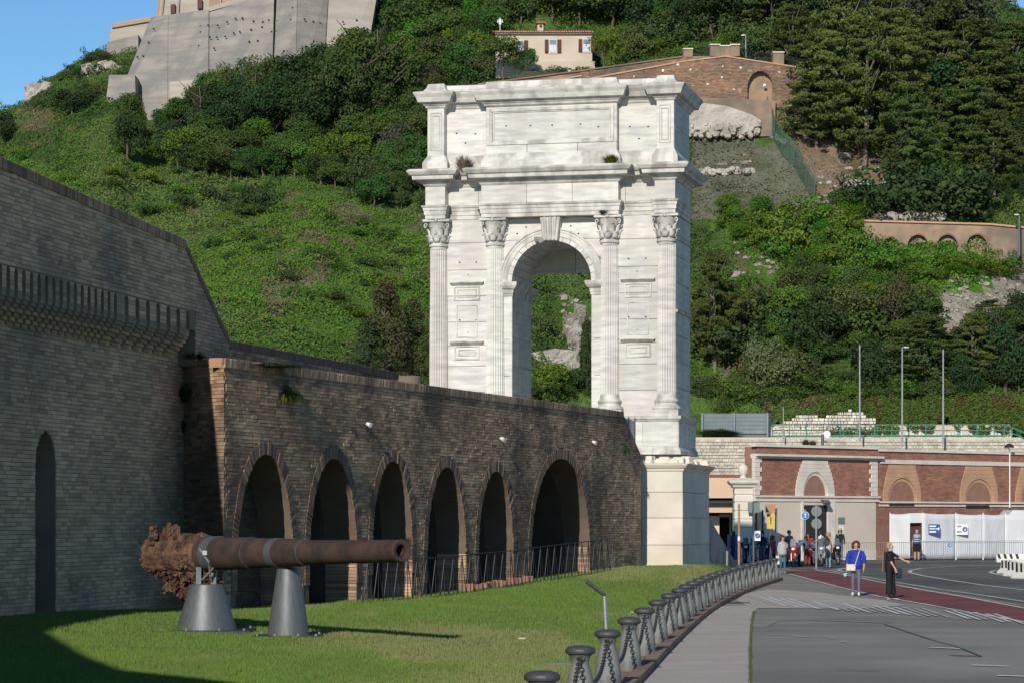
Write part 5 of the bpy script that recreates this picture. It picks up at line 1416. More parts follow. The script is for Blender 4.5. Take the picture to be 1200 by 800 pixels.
c_ = P(1098.6, 619, Ds); m = MB(); m.prism([(c_.x - .1, Ds - .075, c_.z - .03), (c_.x + .02, Ds - .075, c_.z - .03), (c_.x + .02, Ds - .075, c_.z - .1), (c_.x + .12, Ds - .075, c_.z), (c_.x + .02, Ds - .075, c_.z + .1), (c_.x + .02, Ds - .075, c_.z + .03), (c_.x - .1, Ds - .075, c_.z + .03)], (0, .008, 0)); m.build('arrow', 'sign_white', t)
Ds = 149.7
t = thing('info_sign', 'small sign with grey lettering and a blue disc on the white hoarding', 'sign', tuple(P(1127, 619, Ds)))
plate(t, 1120.6, 1134, 613.8, 626, Ds, 'sign_white', 'sign_plate', .02, -.04)
for y0, y1 in ((615, 617.2), (621.5, 623.8)):
    x = 1121.5
    while x < 1126.5: plate(t, x, x + 1.0, y0, y1, Ds, 'sign_grey', 'letter', .008, -.05); x += 1.3
m = MB(); disc(m, 1130.6, 619.6, 2.9, Ds, -.06, th=.015); m.build('blue_disc', 'sign_blue', t)
m = MB(); disc(m, 1130.8, 620, 1.1, Ds, -.075, th=.01); m.build('symbol', 'sign_white', t)
# tarpaulin heap behind, right
m = MB(); a = P(1180, 607, 154); m.prism([P(1178, 607, 154), P(1187, 597, 154), P(1215, 597.5, 154), P(1230, 607, 154)], (0, 3, 0)); o = m.build('tarpaulin_roof', 'tarp'); tag(o, 'grey white tarpaulin roof showing behind the right end of the hoarding', 'tarpaulin')
# crowd barriers
def barrier_mesh():
    fr_ = MB(); w_ = 1.46
    fr_.tube([(-w_ / 2, 0, .1), (-w_ / 2, 0, 1.02), (w_ / 2, 0, 1.02), (w_ / 2, 0, .1)], .02, 6); fr_.tube([(-w_ / 2, 0, .22), (w_ / 2, 0, .22)], .016, 6)
    ft = MB()
    for x in (-w_ / 2, w_ / 2): ft.tube([(x, -.3, .01), (x, 0, .12), (x, .3, .01)], .018, 5)
    br = MB(); br.tube([(0, 0, .22), (0, 0, 1.02)], .009, 4)
    return fr_.mesh('frame', 'steel_light'), ft.mesh('foot', 'steel_grey'), br.mesh('bar', 'steel_light')
fm, ftm, brm = barrier_mesh()
bx_px = [997, 1028, 1059, 1090, 1121, 1152, 1183, 1214]
bw_ = ['leftmost', 'second from left', 'third from left', 'fourth from left', 'fifth from left', 'sixth from left', 'second from right', 'rightmost']
for i, px in enumerate(bx_px):
    p = G(px, 656.6 if px > 1010 else 657)
    t = thing('crowd_barrier', 'galvanised crowd barrier before the white hoarding, %s' % bw_[i], 'barrier', tuple(p), random.uniform(-.03, .03), 'crowd barriers before the hoarding')
    place(fm, 'frame', t); place(ftm, 'foot', t)
    for k in range(1, 12): place(brm, 'bar', t, (-.73 + k * 1.46 / 12, 0, 0))
t = thing('barrier_sign', 'small blue round sign tied to the crowd barrier below the info signs', 'sign', tuple(P(1113, 638, 148)))
m = MB(); disc(m, 1113, 638, 2.3, 146.6); m.build('sign_face', 'sign_blue2', t); m = MB(); disc(m, 1113.3, 638, .8, 146.6, -.075, th=.01); m.build('symbol', 'sign_white', t)
# concrete barriers with stripes
def jersey(p, rz, ln_, lb, h_=.72):
    t = thing('concrete_barrier', lb, 'barrier', tuple(p), rz, 'white concrete barriers at the right edge')
    pr = [(-.3, 0), (-.3, .08), (-.12, .3 * h_ / .72), (-.08, h_), (.08, h_), (.12, .3 * h_ / .72), (.3, .08), (.3, 0)]
    m = MB(); m.prism([(-ln_ / 2, y, z) for y, z in pr], (ln_, 0, 0)); m.build('concrete_body', 'barrier_w', t, world=False, bevel=.02)
    x = -ln_ / 2 + .12
    while x < ln_ / 2 - .3:
        m = MB(); m.prism([(x, -.124, .3 * h_ / .72 + .005), (x + .14, -.124, .3 * h_ / .72 + .005), (x + .06, -.084, h_ - .01), (x - .08, -.084, h_ - .01)], (0, -.006, 0))
        m.build('stripe', 'black', t, world=False); x += .32
jersey(G(1186, 658.3), -.05, 1.7, 'white concrete barrier with black stripes, far row at the right edge, left piece', .46); jersey(G(1225, 658.5), -.05, 1.9, 'white concrete barrier with black stripes, far row at the right edge, right piece', .46)
jersey(G(1184, 672), -1.25, 1.3, 'near white concrete barrier turned end on at the right edge', .58); jersey(G(1192, 675), -1.25, 1.3, 'middle white concrete barrier at the right edge of the road', .6); jersey(G(1205, 678), -1.2, 1.6, 'frontmost white concrete barrier at the right edge of the road', .62)

# ============================================================ PEOPLE
def person(label, loc, face, top, legs_, hair, height=1.65, shoes='cloth_black', sleeve='skin', over=None, hairlen=.12, fore=None, width=1.0, group=None, pants_end='ankle', hairvol=1.0):
    """standing figure facing +y locally; face = world heading in radians of local +y"""
    t = thing('person', label, 'person', tuple(loc), face)
    k = height / 1.65
    J = dict(pelvis=(0, 0, .90), waist=(0, .0, 1.08), chest=(0, 0, 1.27), neck=(0, -.005, 1.405), jaw=(0, .015, 1.475), head=(0, .01, 1.555), crown=(0, .0, 1.61), nose=(0, .115, 1.525),
             hipL=(-.085, 0, .86), kneeL=(-.09, .02, .47), ankL=(-.09, 0, .09), toeL=(-.1, .13, .03), hipR=(.085, 0, .86), kneeR=(.09, .02, .47), ankR=(.09, 0, .09), toeR=(.1, .13, .03),
             shL=(-.165, 0, 1.335), elL=(-.215, -.02, 1.08), wrL=(-.225, .06, .86), haL=(-.225, .075, .79), shR=(.165, 0, 1.335), elR=(.215, -.02, 1.08), wrR=(.225, .06, .86), haR=(.225, .075, .79))
    if over: J.update(over)
    RD = dict(pelvis=(.15 * width, .115), waist=(.128 * width, .1), chest=(.145 * width, .11), neck=(.05, .05), jaw=(.062, .07), head=(.078, .092), crown=(.055, .065), nose=(.012, .012),
              hip=(.085, .085), knee=(.058, .058), ank=(.04, .045), toe=(.038, .03), sh=(.058, .058), el=(.042, .042), wr=(.027, .027), ha=(.036, .018))
    E = [('pelvis', 'waist', top), ('waist', 'chest', top), ('chest', 'neck', top), ('neck', 'jaw', 'skin'), ('jaw', 'head', 'skin'), ('head', 'crown', 'skin'), ('head', 'nose', 'skin')]
    fore = fore or sleeve
    for s_ in 'LR':
        E += [('pelvis', 'hip' + s_, legs_), ('hip' + s_, 'knee' + s_, legs_), ('knee' + s_, 'ank' + s_, legs_ if pants_end == 'ankle' else 'skin'), ('ank' + s_, 'toe' + s_, shoes),
              ('chest', 'sh' + s_, top), ('sh' + s_, 'el' + s_, top), ('el' + s_, 'wr' + s_, fore), ('wr' + s_, 'ha' + s_, 'skin')]
        w_, h_ = Vector(J['wr' + s_]), Vector(J['ha' + s_]); d_ = (h_ - w_).normalized(); sd = d_.cross(Vector((1, 0, 0)))
        sd = sd.normalized() if sd.length > .1 else Vector((0, 1, 0))
        for i, (f_, ln_) in enumerate(((-.027, .062), (-.009, .075), (.009, .07), (.027, .055))):
            J['f%d%s' % (i, s_)] = tuple(h_ + sd * f_ + d_ * .035); J['g%d%s' % (i, s_)] = tuple(h_ + sd * f_ * 1.15 + d_ * (.03 + ln_) + Vector((0, .012, 0)))
            RD['f%d' % i] = (.0095, .009); RD['g%d' % i] = (.0075, .007); E += [('ha' + s_, 'f%d%s' % (i, s_), 'skin'), ('f%d%s' % (i, s_), 'g%d%s' % (i, s_), 'skin')]
        J['th' + s_] = tuple(w_.lerp(h_, .7) - sd * .05 + d_ * .03); RD['th'] = (.010, .010); E += [('ha' + s_, 'th' + s_, 'skin')]
    names = list(J); ix = {n: i for i, n in enumerate(names)}
    me = bpy.data.meshes.new('body'); me.from_pydata([tuple(Vector(J[n]) * k) for n in names], [(ix[a], ix[b]) for a, b, _ in E], [])
    o = bpy.data.objects.new('tmp', me); COL.objects.link(o)
    sk = o.modifiers.new('s', 'SKIN'); sk.use_smooth_shade = True
    sd_ = o.modifiers.new('d', 'SUBSURF'); sd_.levels = 1; sd_.render_levels = 1
    for i, n in enumerate(names):
        key = n if n in RD else (n[:-1] if n[:-1] in RD else n[:2])
        rr_ = RD[key]; me.skin_vertices[0].data[i].radius = (rr_[0] * k, rr_[1] * k); me.skin_vertices[0].data[i].use_root = (n == 'pelvis')
    dg = bpy.context.evaluated_depsgraph_get(); em = bpy.data.meshes.new_from_object(o.evaluated_get(dg)); bpy.data.objects.remove(o)
    mats_ = []; 
    for e in E:
        if e[2] not in mats_: mats_.append(e[2])
    em.materials.clear()
    for n in mats_: em.materials.append(M[n])
    SA = np.array([Vector(J[a]) * k for a, b, _ in E]); SB_ = np.array([Vector(J[b]) * k for a, b, _ in E]); mi = np.array([mats_.index(c) for _, _, c in E])
    for p in em.polygons:
        c_ = np.array(p.center); ab = SB_ - SA; tt_ = np.clip(((c_ - SA) * ab).sum(1) / np.maximum((ab * ab).sum(1), 1e-9), 0, 1)
        dd = np.linalg.norm(SA + ab * tt_[:, None] - c_, axis=1); p.material_index = int(mi[dd.argmin()]); p.use_smooth = True
    em.name = 'body'
    b = bpy.data.objects.new('body', em); COL.objects.link(b); b.parent = t
    hd_ = Vector(J['head']) * k
    if hair:
        m = MB(); r_ = random.Random(hash(label) % 1000)
        m.ball(hd_ + Vector((0, -.045, .035)) * k, (.097 * k * hairvol, .088 * k * hairvol, .092 * k), 14, jit=.05, rnd=r_)
        for i in range(int(26 * hairvol)):
            a = r_.uniform(PI * .95, PI * 2.05); q = Vector((math.cos(a) * .085 * hairvol, math.sin(a) * .085 - .01, r_.uniform(-hairlen, .05)))
            m.ball(hd_ + q * k, (.035 * k, .035 * k, .045 * k), 7, jit=.15, rnd=r_)
        m.build('hair', hair, t, world=False, smooth=2)
    for s_ in (-1, 1):
        m = MB(); m.ball(hd_ + Vector((s_ * .03, .083, -.01)) * k, .009 * k, 6); m.build('eye', 'black', t, world=False)
        m = MB(); m.ball(hd_ + Vector((s_ * .078, 0, -.02)) * k, (.012 * k, .02 * k, .03 * k), 6); m.build('ear', 'skin', t, world=False)
    m = MB(); m.ball(hd_ + Vector((0, .082, -.06)) * k, (.024 * k, .008 * k, .007 * k), 6); m.build('mouth', 'cloth_red', t, world=False)
    return t, J, k
def cloth(t, nm, mt, rings, k=1.0, n=16, smooth=2):
    """garment shell: rings of (cx,cy,z,rx,ry)"""
    m = MB(); vs = [((cx_ + rx * math.cos(2 * PI * i / n)) * k, (cy_ + ry * math.sin(2 * PI * i / n)) * k, z * k) for cx_, cy_, z, rx, ry in rings for i in range(n)]
    m.add(vs, [(r_ * n + i, r_ * n + (i + 1) % n, (r_ + 1) * n + (i + 1) % n, (r_ + 1) * n + i) for r_ in range(len(rings) - 1) for i in range(n)])
    o = m.build(nm, mt, t, world=False, smooth=smooth); md = o.modifiers.new('s', 'SOLIDIFY'); md.thickness = .008; return o
# heading pi: facing the camera
t, J, k = person('woman in a bright blue top and grey trousers with a white shoulder bag', G(1003, 698), PI - .25, 'cloth_blue', 'cloth_grey', 'hair_red', 1.64, 'cloth_white', sleeve='skin', hairlen=.1, width=1.12, hairvol=1.22,
    over=dict(elL=(-.25, -.03, 1.08), wrL=(-.245, .05, .86), haL=(-.24, .07, .79), elR=(.25, -.02, 1.08), wrR=(.27, .05, .86), haR=(.275, .07, .79), nose=(-.05, .105, 1.525)))
cloth(t, 'blouse', 'cloth_blue', [(0, 0, .84, .185, .145), (0, 0, .95, .18, .14), (0, 0, 1.1, .165, .128), (0, .0, 1.28, .175, .125), (0, 0, 1.38, .09, .08)])
for s_ in (-1, 1): m = MB(); m.tube([Vector((s_ * .17, 0, 1.34)), Vector((s_ * .235, -.01, 1.17)), Vector((s_ * .255, 0, .99))], [.07, .07, .066], 12, cap=False); m.build('sleeve', 'cloth_blue', t, world=False, smooth=2)
m = MB(); m.box((.12, .2, .86), (.27, .07, .2), rz=0); m.build('shoulder_bag', 'leather_bag', t, world=False, bevel=.02)
m = MB(); m.tube([(.0, .17, .95), (-.06, .15, 1.15), (-.12, .1, 1.36), (-.13, -.04, 1.4)], .012, 6); m.build('bag_strap', 'leather_bag', t, world=False)
m = MB(); m.add([(.26, .1, .7), (.36, .1, .68), (.33, .12, .58), (.28, .12, .6)], [(0, 1, 2, 3)]); m.prism([(.25, .12, .7), (.36, .12, .67), (.34, .12, .6), (.27, .12, .61)], (0, .01, 0)); m.build('face_mask', 'cyan', t, world=False)
t, J, k = person('woman in black pointing with an outstretched arm on the square', G(1043, 701), -PI / 2 - .5, 'cloth_black', 'cloth_black', 'hair_blond', 1.62, 'cloth_black', sleeve='skin', hairlen=.06, width=1.0,
    over=dict(elL=(-.17, .22, 1.22), wrL=(-.12, .42, 1.12), haL=(-.11, .49, 1.1), elR=(.2, .1, 1.1), wrR=(.15, .2, .92), haR=(.14, .22, .86), kneeL=(-.09, .05, .47), ankL=(-.09, .08, .09), toeL=(-.1, .22, .03)))
for s_ in (-1, 1): m = MB(); m.tube([(s_ * .085, 0, .9), (s_ * .09, .03 if s_ < 0 else .01, .5), (s_ * .09, .06 if s_ < 0 else 0, .12)], [.1, .09, .095], 12, cap=False); m.build('trouser_leg', 'cloth_black', t, world=False, smooth=2)
cloth(t, 'tunic', 'cloth_black', [(0, 0, .78, .18, .15), (0, 0, .95, .17, .14), (0, 0, 1.15, .16, .12), (0, .0, 1.3, .165, .12), (0, 0, 1.38, .09, .08)])
m = MB(); m.prism([(.14, -.14, .78), (.2, -.14, .78), (.21, -.12, 1.35), (.03, -.13, 1.4), (-.12, -.13, 1.36), (-.05, -.15, 1.0)], (0, -.03, 0)); m.build('cardigan', 'cloth_taupe', t, world=False, bevel=.01)
m = MB(); m.tube([(0, .06, 1.41), (.06, 0, 1.42), (0, -.06, 1.43), (-.06, 0, 1.42), (0, .06, 1.41)], .03, 8); m.build('scarf', 'cyan', t, world=False, smooth=2)
m = MB(); m.box((-.03, .26, .74), (.08, .2, .3)); m.build('handbag', 'cloth_navy', t, world=False, bevel=.04)
m = MB(); m.tube([(-.03, .2, .88), (.08, .2, .95), (.14, .2, .9)], .01, 5); m.build('bag_strap', 'cloth_navy', t, world=False)
for s_ in (-1, 1): m = MB(); m.box((s_ * .1, .14 if s_ < 0 else .06, .006), (.085, .22, .02)); m.build('shoe_sole', 'cloth_white', t, world=False, bevel=.008)
t, J, k = person('man with a striped blue jersey and dark shorts seen from behind at the hoarding door', G(1074.5, 656.8), .1, 'sign_blue', 'cloth_black', None, 1.8, 'cloth_grey', sleeve='sign_blue', fore='skin', width=1.1, pants_end='knee')
cloth(t, 'jersey', 'sign_blue', [(0, 0, .86, .185, .145), (0, 0, 1.0, .18, .14), (0, 0, 1.2, .185, .13), (0, .0, 1.33, .17, .12), (0, 0, 1.4, .08, .07)], 1.09)
for z in (.98, 1.08, 1.2, 1.29): cloth(t, 'jersey_stripe', 'cloth_white', [(0, 0, z, .192, .15), (0, 0, z + (.03 if z < 1.15 else .045), .192, .15)], 1.09)
for s_ in (-1, 1): m = MB(); m.tube([(s_ * .1, 0, .98), (s_ * .1, .01, .56)], [.12, .125], 12, cap=False); m.build('shorts_leg', 'cloth_black', t, world=False, smooth=2)
t, J, k = person('woman in a striped pale top and jeans carrying a white bag near the bollards', G(917, 672), PI + .4, 'cloth_stripe', 'denim', 'hair_red', 1.6, 'cloth_taupe', sleeve='cloth_stripe', hairlen=.14, width=1.2,
    over=dict(elL=(-.22, .05, 1.1), wrL=(-.14, .2, 1.2), haL=(-.12, .24, 1.26)))
m = MB(); m.box((.27, .06, .58), (.2, .06, .38), taper=(.7, 1)); m.build('carrier_bag', 'cloth_white', t, world=False, bevel=.02)
cloth(t, 'pullover', 'cloth_stripe', [(0, 0, .82, .19, .15), (0, 0, .95, .19, .15), (0, 0, 1.1, .175, .14), (0, .0, 1.28, .18, .13), (0, 0, 1.38, .08, .07)], .97)
t, J, k = person('person in a denim shirt bending forward over a motorbike', G(936, 663.5), -PI / 2 + .3, 'cloth_denimshirt', 'cloth_navy', 'hair_dark', 1.7, sleeve='cloth_denimshirt', hairlen=.08,
    over=dict(waist=(0, -.02, 1.02), chest=(0, .18, 1.2), neck=(0, .3, 1.27), jaw=(0, .37, 1.29), head=(0, .42, 1.33), crown=(0, .45, 1.36), nose=(0, .5, 1.25), shL=(-.16, .24, 1.22), shR=(.16, .24, 1.22), elL=(-.2, .33, 1.0), elR=(.2, .33, 1.0), wrL=(-.16, .48, .86), wrR=(.16, .48, .86), haL=(-.15, .54, .82), haR=(.15, .54, .82)))
t, J, k = person('person in red with a raised arm among the parked motorbikes', G(946.5, 663), PI, 'cloth_red', 'cloth_red', 'hair_dark', 1.62, sleeve='cloth_red', fore='skin', hairlen=.02, over=dict(elL=(-.3, .05, 1.24), wrL=(-.42, .1, 1.3), haL=(-.48, .12, 1.32)))
t, J, k = person('woman with long blonde hair, cream top and pale jeans beside the parked motorbikes', G(970.5, 665), .2, 'cloth_cream', 'denim_light', 'hair_blond', 1.68, 'cloth_white', sleeve='cloth_cream', fore='skin', hairlen=.3, width=1.05, hairvol=1.2)
t, J, k = person('person in a black jacket and yellow green cap by the wall', G(984.5, 657.5), PI - .3, 'cloth_black', 'cloth_grey', 'hair_dark', 1.78, sleeve='cloth_black', width=1.15, over=dict(elR=(.2, .1, 1.15), wrR=(.08, .2, 1.3), haR=(.05, .22, 1.36)))
m = MB(); m.ball((0, -.01, 1.73), (.11, .12, .07), 10); m.box((0, .14, 1.71), (.16, .12, .02)); m.build('cap', 'helmet_green', t, world=False)
t, J, k = person('person in a bright pink red jacket standing by the notice board', G(906.5, 663), PI + .9, 'cloth_pink', 'cloth_navy', 'hair_dark', 1.5, sleeve='cloth_pink', width=1.1)
t, J, k = person('person in dark clothes in the shade beside the entrance', G(859, 663), 1.2, 'cloth_navy', 'cloth_navy', 'hair_dark', 1.7, sleeve='cloth_navy')
# head above the bastion parapet, standing on its walkway
m = MB(); m.prism([bpt(-14, -.18, 6.9), bpt(9, -.18, 6.9), bpt(9, -3.4, 6.9), bpt(-14, -3.4, 6.9)], (0, 0, .84)); m.build('walkway', 'brick_back', ba)
pb_ = bpt(4.1, -.62, 7.74)
person('red haired person whose head just shows above the bastion parapet', pb_, PI + .9, 'cloth_navy', 'cloth_navy', 'hair_red', 1.72, sleeve='cloth_navy', hairlen=.02, width=.9)

person('man in a grey pullover standing among the motorbikes left of the denim shirted person', G(925, 660), PI + .5, 'cloth_taupe', 'denim', 'hair_dark', 1.72, sleeve='cloth_taupe', hairlen=.02)
person('person in a white shirt behind the parked scooters by the open door', G(962, 658.5), .8, 'cloth_white', 'cloth_navy', 'hair_dark', 1.68, sleeve='cloth_white', fore='skin', hairlen=.05)
person('person in a navy jacket partly hidden by the white sign pole', G(893, 661), PI - .6, 'cloth_navy', 'cloth_grey', 'hair_dark', 1.7, sleeve='cloth_navy', hairlen=.05)
# ============================================================ MOTORBIKES
def motorbike():
    t = thing('motorbike', 'x', 'motorbike')
    w_ = MB()
    w_.tube([(.28 * math.cos(a), 0, .28 * math.sin(a)) for a in np.linspace(0, 2 * PI, 25)], .05, 8); tyre = w_.mesh('tyre', 'rubber', smooth=True)
    w_ = MB()
    for a in range(6): w_.tube([(0, 0, 0), (.26 * math.cos(a * PI / 3), 0, .26 * math.sin(a * PI / 3))], .015, 4)
    w_.tube([(0, -.06, 0), (0, .06, 0)], .05, 8); rim = w_.mesh('rim', 'moto_silver')
    for x in (-.62, .66):
        o = place(tyre, 'wheel', t, (x, 0, .32)); place(rim, 'rim', o)
    def part(nm, mt, f, bevel=.02, smooth=False):
        m = MB(); f(m); m.build(nm, mt, t, world=False, bevel=bevel, smooth=smooth)
    part('body', 'moto_black', lambda m: (m.prism([(-.75, -.14, .55), (-.2, -.16, .38), (.25, -.16, .3), (.35, -.16, .55), (.1, -.14, .72), (-.7, -.12, .8)], (0, .28, 0))), .03)
    part('engine', 'moto_silver', lambda m: (m.box((-.05, 0, .38), (.4, .26, .26)), m.box((-.4, .14, .35), (.6, .08, .1))), .03)
    part('seat', 'rubber', lambda m: m.prism([(-.72, -.13, .8), (-.1, -.13, .74), (.12, -.11, .8), (-.1, -.12, .86), (-.5, -.13, .9)], (0, .26, 0)), .03)
    part('front_fairing', 'moto_black', lambda m: m.prism([(.42, -.17, .35), (.55, -.18, .55), (.66, -.13, .95), (.5, -.14, 1.05), (.38, -.16, .7)], (0, .34, 0)), .04)
    part('fork', 'moto_silver', lambda m: (m.tube([(.66, -.09, .32), (.48, -.09, .98)], .022, 6), m.tube([(.66, .09, .32), (.48, .09, .98)], .022, 6)), 0)
    part('handlebar', 'rubber', lambda m: (m.tube([(.36, -.34, 1.06), (.45, -.15, 1.04), (.45, .15, 1.04), (.36, .34, 1.06)], .018, 6)), 0)
    part('windscreen', 'steel_grey', lambda m: m.prism([(.6, -.15, 1.0), (.6, .15, 1.0), (.46, .11, 1.36), (.46, -.11, 1.36)], (-.01, 0, 0)), 0)
    part('headlight', 'sign_white', lambda m: m.ball((.64, 0, .88), (.05, .09, .07), 10), 0, 2)
    part('mudguard', 'moto_black', lambda m: m.prism([(.66 + .35 * math.cos(a), -.06, .32 + .35 * math.sin(a)) for a in np.linspace(.3, 2.4, 8)] + [(.66 + .32 * math.cos(a), -.06, .32 + .32 * math.sin(a)) for a in np.linspace(2.4, .3, 8)], (0, .12, 0)), 0)
    for s_ in (-1, 1): part('mirror', 'moto_black', lambda m: (m.tube([(.4, s_ * .25, 1.06), (.38, s_ * .3, 1.25)], .01, 5), m.ball((.38, s_ * .31, 1.28), (.02, .07, .045), 8)), 0)
    part('tail_box', 'moto_black', lambda m: m.box((-.78, 0, .98), (.32, .36, .28), taper=(.9, .85)), .04)
    return t
mp = motorbike(); mk = kids(mp); gk = {c.name: kids(c) for c in mk}
cols_ = [('moto_black', 'black motorbike parked leftmost, beside the pale gate pillar'), ('moto_silver', 'grey silver motorbike parked second from left near the pillar'), ('moto_black', 'black scooter parked third from left by the white sign pole'), ('moto_white', 'white scooter parked between the woman with the bag and the bending person'),
         ('moto_red', 'red and white motorbike parked behind the woman in the striped top'), ('moto_blue', 'dark blue scooter parked in front of the red shirted person'), ('moto_silver', 'silver scooter parked under the two round grey signs'), ('moto_black', 'black motorbike parked rightmost beside the blonde woman'), ('moto_white', 'pale scooter parked between the two round signs and the blonde woman')]
bpx = [(873, 660), (884, 661), (895, 659.5), (926, 661), (929, 664), (951, 662), (958, 663), (977, 661.5), (964, 660)]
for i, ((px, py), (cm_, lb)) in enumerate(zip(bpx, cols_)):
    o = mp if i == 0 else copy_tree(mp, None, mk)
    p = G(px, py); o.location = p; o.rotation_euler = (0, 0, -PI / 2 + random.uniform(-.5, .25)); tag(o, lb, 'motorbike', 'motorbikes parked along the square')
    if cm_ != 'moto_black':
        for c in kids(o):
            if c.name.split('.')[0] in ('body', 'front_fairing', 'mudguard', 'tail_box'):
                c.data = c.data.copy(); c.data.materials[0] = M[cm_]
# ============================================================ HILL
TX = [-120.0, -60.0, -45.5, -43.0, -42.3, -41.7, -38.9, -37.0, -34.1, -32.1, -31.1, -27.3, -22.7, -18.2, -13.6, -9.9, -6.1, 2.0, 20.0, 34.0, 40.0, 44.0, 50.0, 60.0, 120.0]
TZ = [30.0, 36.0, 38.6, 39.1, 40.5, 41.0, 42.7, 43.7, 44.5, 44.6, 42.3, 42.2, 43.4, 44.5, 45.7, 47.8, 50.7, 60.0, 62.0, 60.0, 53.0, 48.0, 46.0, 45.0, 40.0]
def hill_z(X, Y):
    X = np.asarray(X, float); Y = np.asarray(Y, float)
    Xe = X * 235 / np.maximum(Y, 120)          # the ridge rises across the view
    T = np.interp(Xe * .6 + X * .4, TX, TZ)
    sr = sm(-16, 5, X)
    Yb = 142 * (1 - sr) + 171 * sr; zb = 5.5 * (1 - sr) + 7.2 * sr
    t = np.clip((Y - Yb) / (235 - Yb), 0, 1)
    p = t ** (.92 - .1 * sr)
    n = (fbm(X * .06, Y * .06, 50) - .5) * 6 * np.minimum(t * 4, 1) * np.clip((1.0 - t) * 2.5, 0, 1) + (fbm(X * .3, Y * .3, 60) - .5) * 1.5 * np.minimum(t * 6, 1) * np.clip(1.15 - t, 0, 1)
    gul = -2.5 * np.exp(-((X + 4 + (Y - 160) * .12) / 5) ** 2) * np.sin(PI * t)
    z = zb + (T - zb) * p + n + gul
    z = np.where(Y > 235, z - (Y - 235) * .12, z)
    return np.where(Y < Yb, np.maximum(zb - (Yb - Y) * 6, -3), z)
def hit(px, py, lo=125., hi=300.):
    k = (px - 600) / F; s_ = (HY - py) / F
    D = np.arange(lo, hi, .5)
    g = hill_z(k * D, D) - (H + s_ * D)
    w_ = np.nonzero(g > 0)[0]
    return float(D[w_[0]]) if len(w_) else 240.0
def onhill(px, py):
    D = hit(px, py); x = (px - 600) / F * D; return Vector((x, D, float(hill_z(x, D))))
# colour regions given where they lie in the photograph, projected on the slope
def inpoly(px, py, poly):
    r_ = np.zeros(px.shape, bool); n = len(poly)
    for i in range(n):
        x0, y0 = poly[i]; x1, y1 = poly[(i + 1) % n]
        c_ = ((y0 > py) != (y1 > py)) & (px < (x1 - x0) * (py - y0) / ((y1 - y0) or 1e-9) + x0); r_ ^= c_
    return r_
BRI, GRN, DRK, BRN, GRY, ROCK, EAR, VIV, OLV = (.09, .175, .027), (.08, .155, .03), (.062, .12, .028), (.15, .145, .07), (.14, .145, .1), (.34, .3, .25), (.22, .16, .115), (.09, .21, .022), (.105, .17, .042)
REG = [([(810, 140), (950, 180), (962, 255), (900, 262), (812, 262)], GRY, .35), ([(850, 270), (960, 285), (930, 335), (830, 330)], BRN, .3),
       ([(935, 130), (1075, 200), (1100, 262), (1010, 262), (955, 235), (915, 140)], EAR, .12), ([(1000, 205), (1060, 215), (1100, 262), (1020, 262)], ROCK, .06),
       ([(1098, 335), (1150, 330), (1175, 318), (1215, 300), (1215, 350), (1180, 372), (1130, 400), (1100, 400)], ROCK, .07),
       ([(1030, 296), (1195, 296), (1215, 300), (1150, 335), (1100, 342), (1040, 330)], VIV, 1), ([(840, 250), (1010, 265), (1035, 320), (1010, 345), (900, 330), (850, 290)], BRI, 1),
       ([(0, 330), (500, 420), (500, 250), (300, 230), (200, 250), (0, 180)], BRI, 1), ([(80, 235), (230, 200), (330, 150), (300, 260), (180, 300)], OLV, .8),
       ([(330, 290), (400, 240), (440, 250), (380, 330), (310, 380)], BRN, .55), ([(400, 150), (470, 100), (490, 160), (440, 210), (400, 190)], BRN, .5), ([(20, 130), (60, 130), (60, 175), (20, 165)], BRN, .5),
       ([(655, 345), (685, 360), (690, 400), (650, 400)], ROCK, .1), ([(610, 290), (690, 290), (690, 345), (610, 350)], OLV, .8), ([(612, 350), (660, 350), (650, 400), (612, 420)], GRN, 1),
       ([(815, 350), (880, 350), (900, 440), (815, 490)], BRI, .9), ([(845, 420), (895, 430), (880, 460), (820, 475)], BRN, .4), ([(890, 455), (1160, 450), (1160, 490), (890, 500)], GRN, 1),
       ([(100, 60), (160, 45), (140, 100), (100, 110)], OLV, .7), ([(600, 78), (680, 80), (660, 95), (590, 96)], GRY, .5)]
def colour(X, Y, Z):
    px = 600 + X / Y * F; py = HY - (Z - H) / Y * F
    px = px + (fbm(X * .25, Y * .25, 70) - .5) * 34; py = py + (fbm(X * .25, Y * .25, 71) - .5) * 26
    n1 = fbm(X * .11, Y * .08, 80); n2 = fbm(X * .5, Y * .4, 81)
    c = np.array(GRN) * np.ones((len(X), 1)); c[n1 > .58] = OLV; c[(n1 < .4)] = DRK
    d_ = np.ones(len(X))
    for poly, col, den in REG:
        k = inpoly(px, py, poly)
        if col is BRN: k &= n2 > .47
        c[k] = col; d_[k] = den
    b = (px < 510) & (py > 110) & (n2 > .7); c[b] = np.array(BRN) * .5 + np.array(GRN) * .5; d_[b] *= .9
    b = (px < 510) & (fbm(X * .2, Y * .15, 85) > .74); c[b] = np.array(BRN) * .8 + np.array(OLV) * .2; d_[b] *= .8
    return c, d_
xs = np.arange(-75, 90, .8); ys_ = np.concatenate([np.arange(118, 245, .8), np.arange(245, 420, 5)])
GX, GY = np.meshgrid(xs, ys_); GZ = hill_z(GX, GY)
V = np.stack([GX.ravel(), GY.ravel(), GZ.ravel()], 1); nx_, ny_ = len(xs), len(ys_)
idx = np.arange(nx_ * ny_).reshape(ny_, nx_)
Fq = np.stack([idx[:-1, :-1], idx[:-1, 1:], idx[1:, 1:], idx[1:, :-1]], -1).reshape(-1, 4)
fc = V[Fq].mean(1); cc, _ = colour(fc[:, 0], fc[:, 1], fc[:, 2])
hl = obj('hill', npmesh('hill', V, Fq, 'hill', cols=cc, smooth=True)); tag(hl, kind='structure')

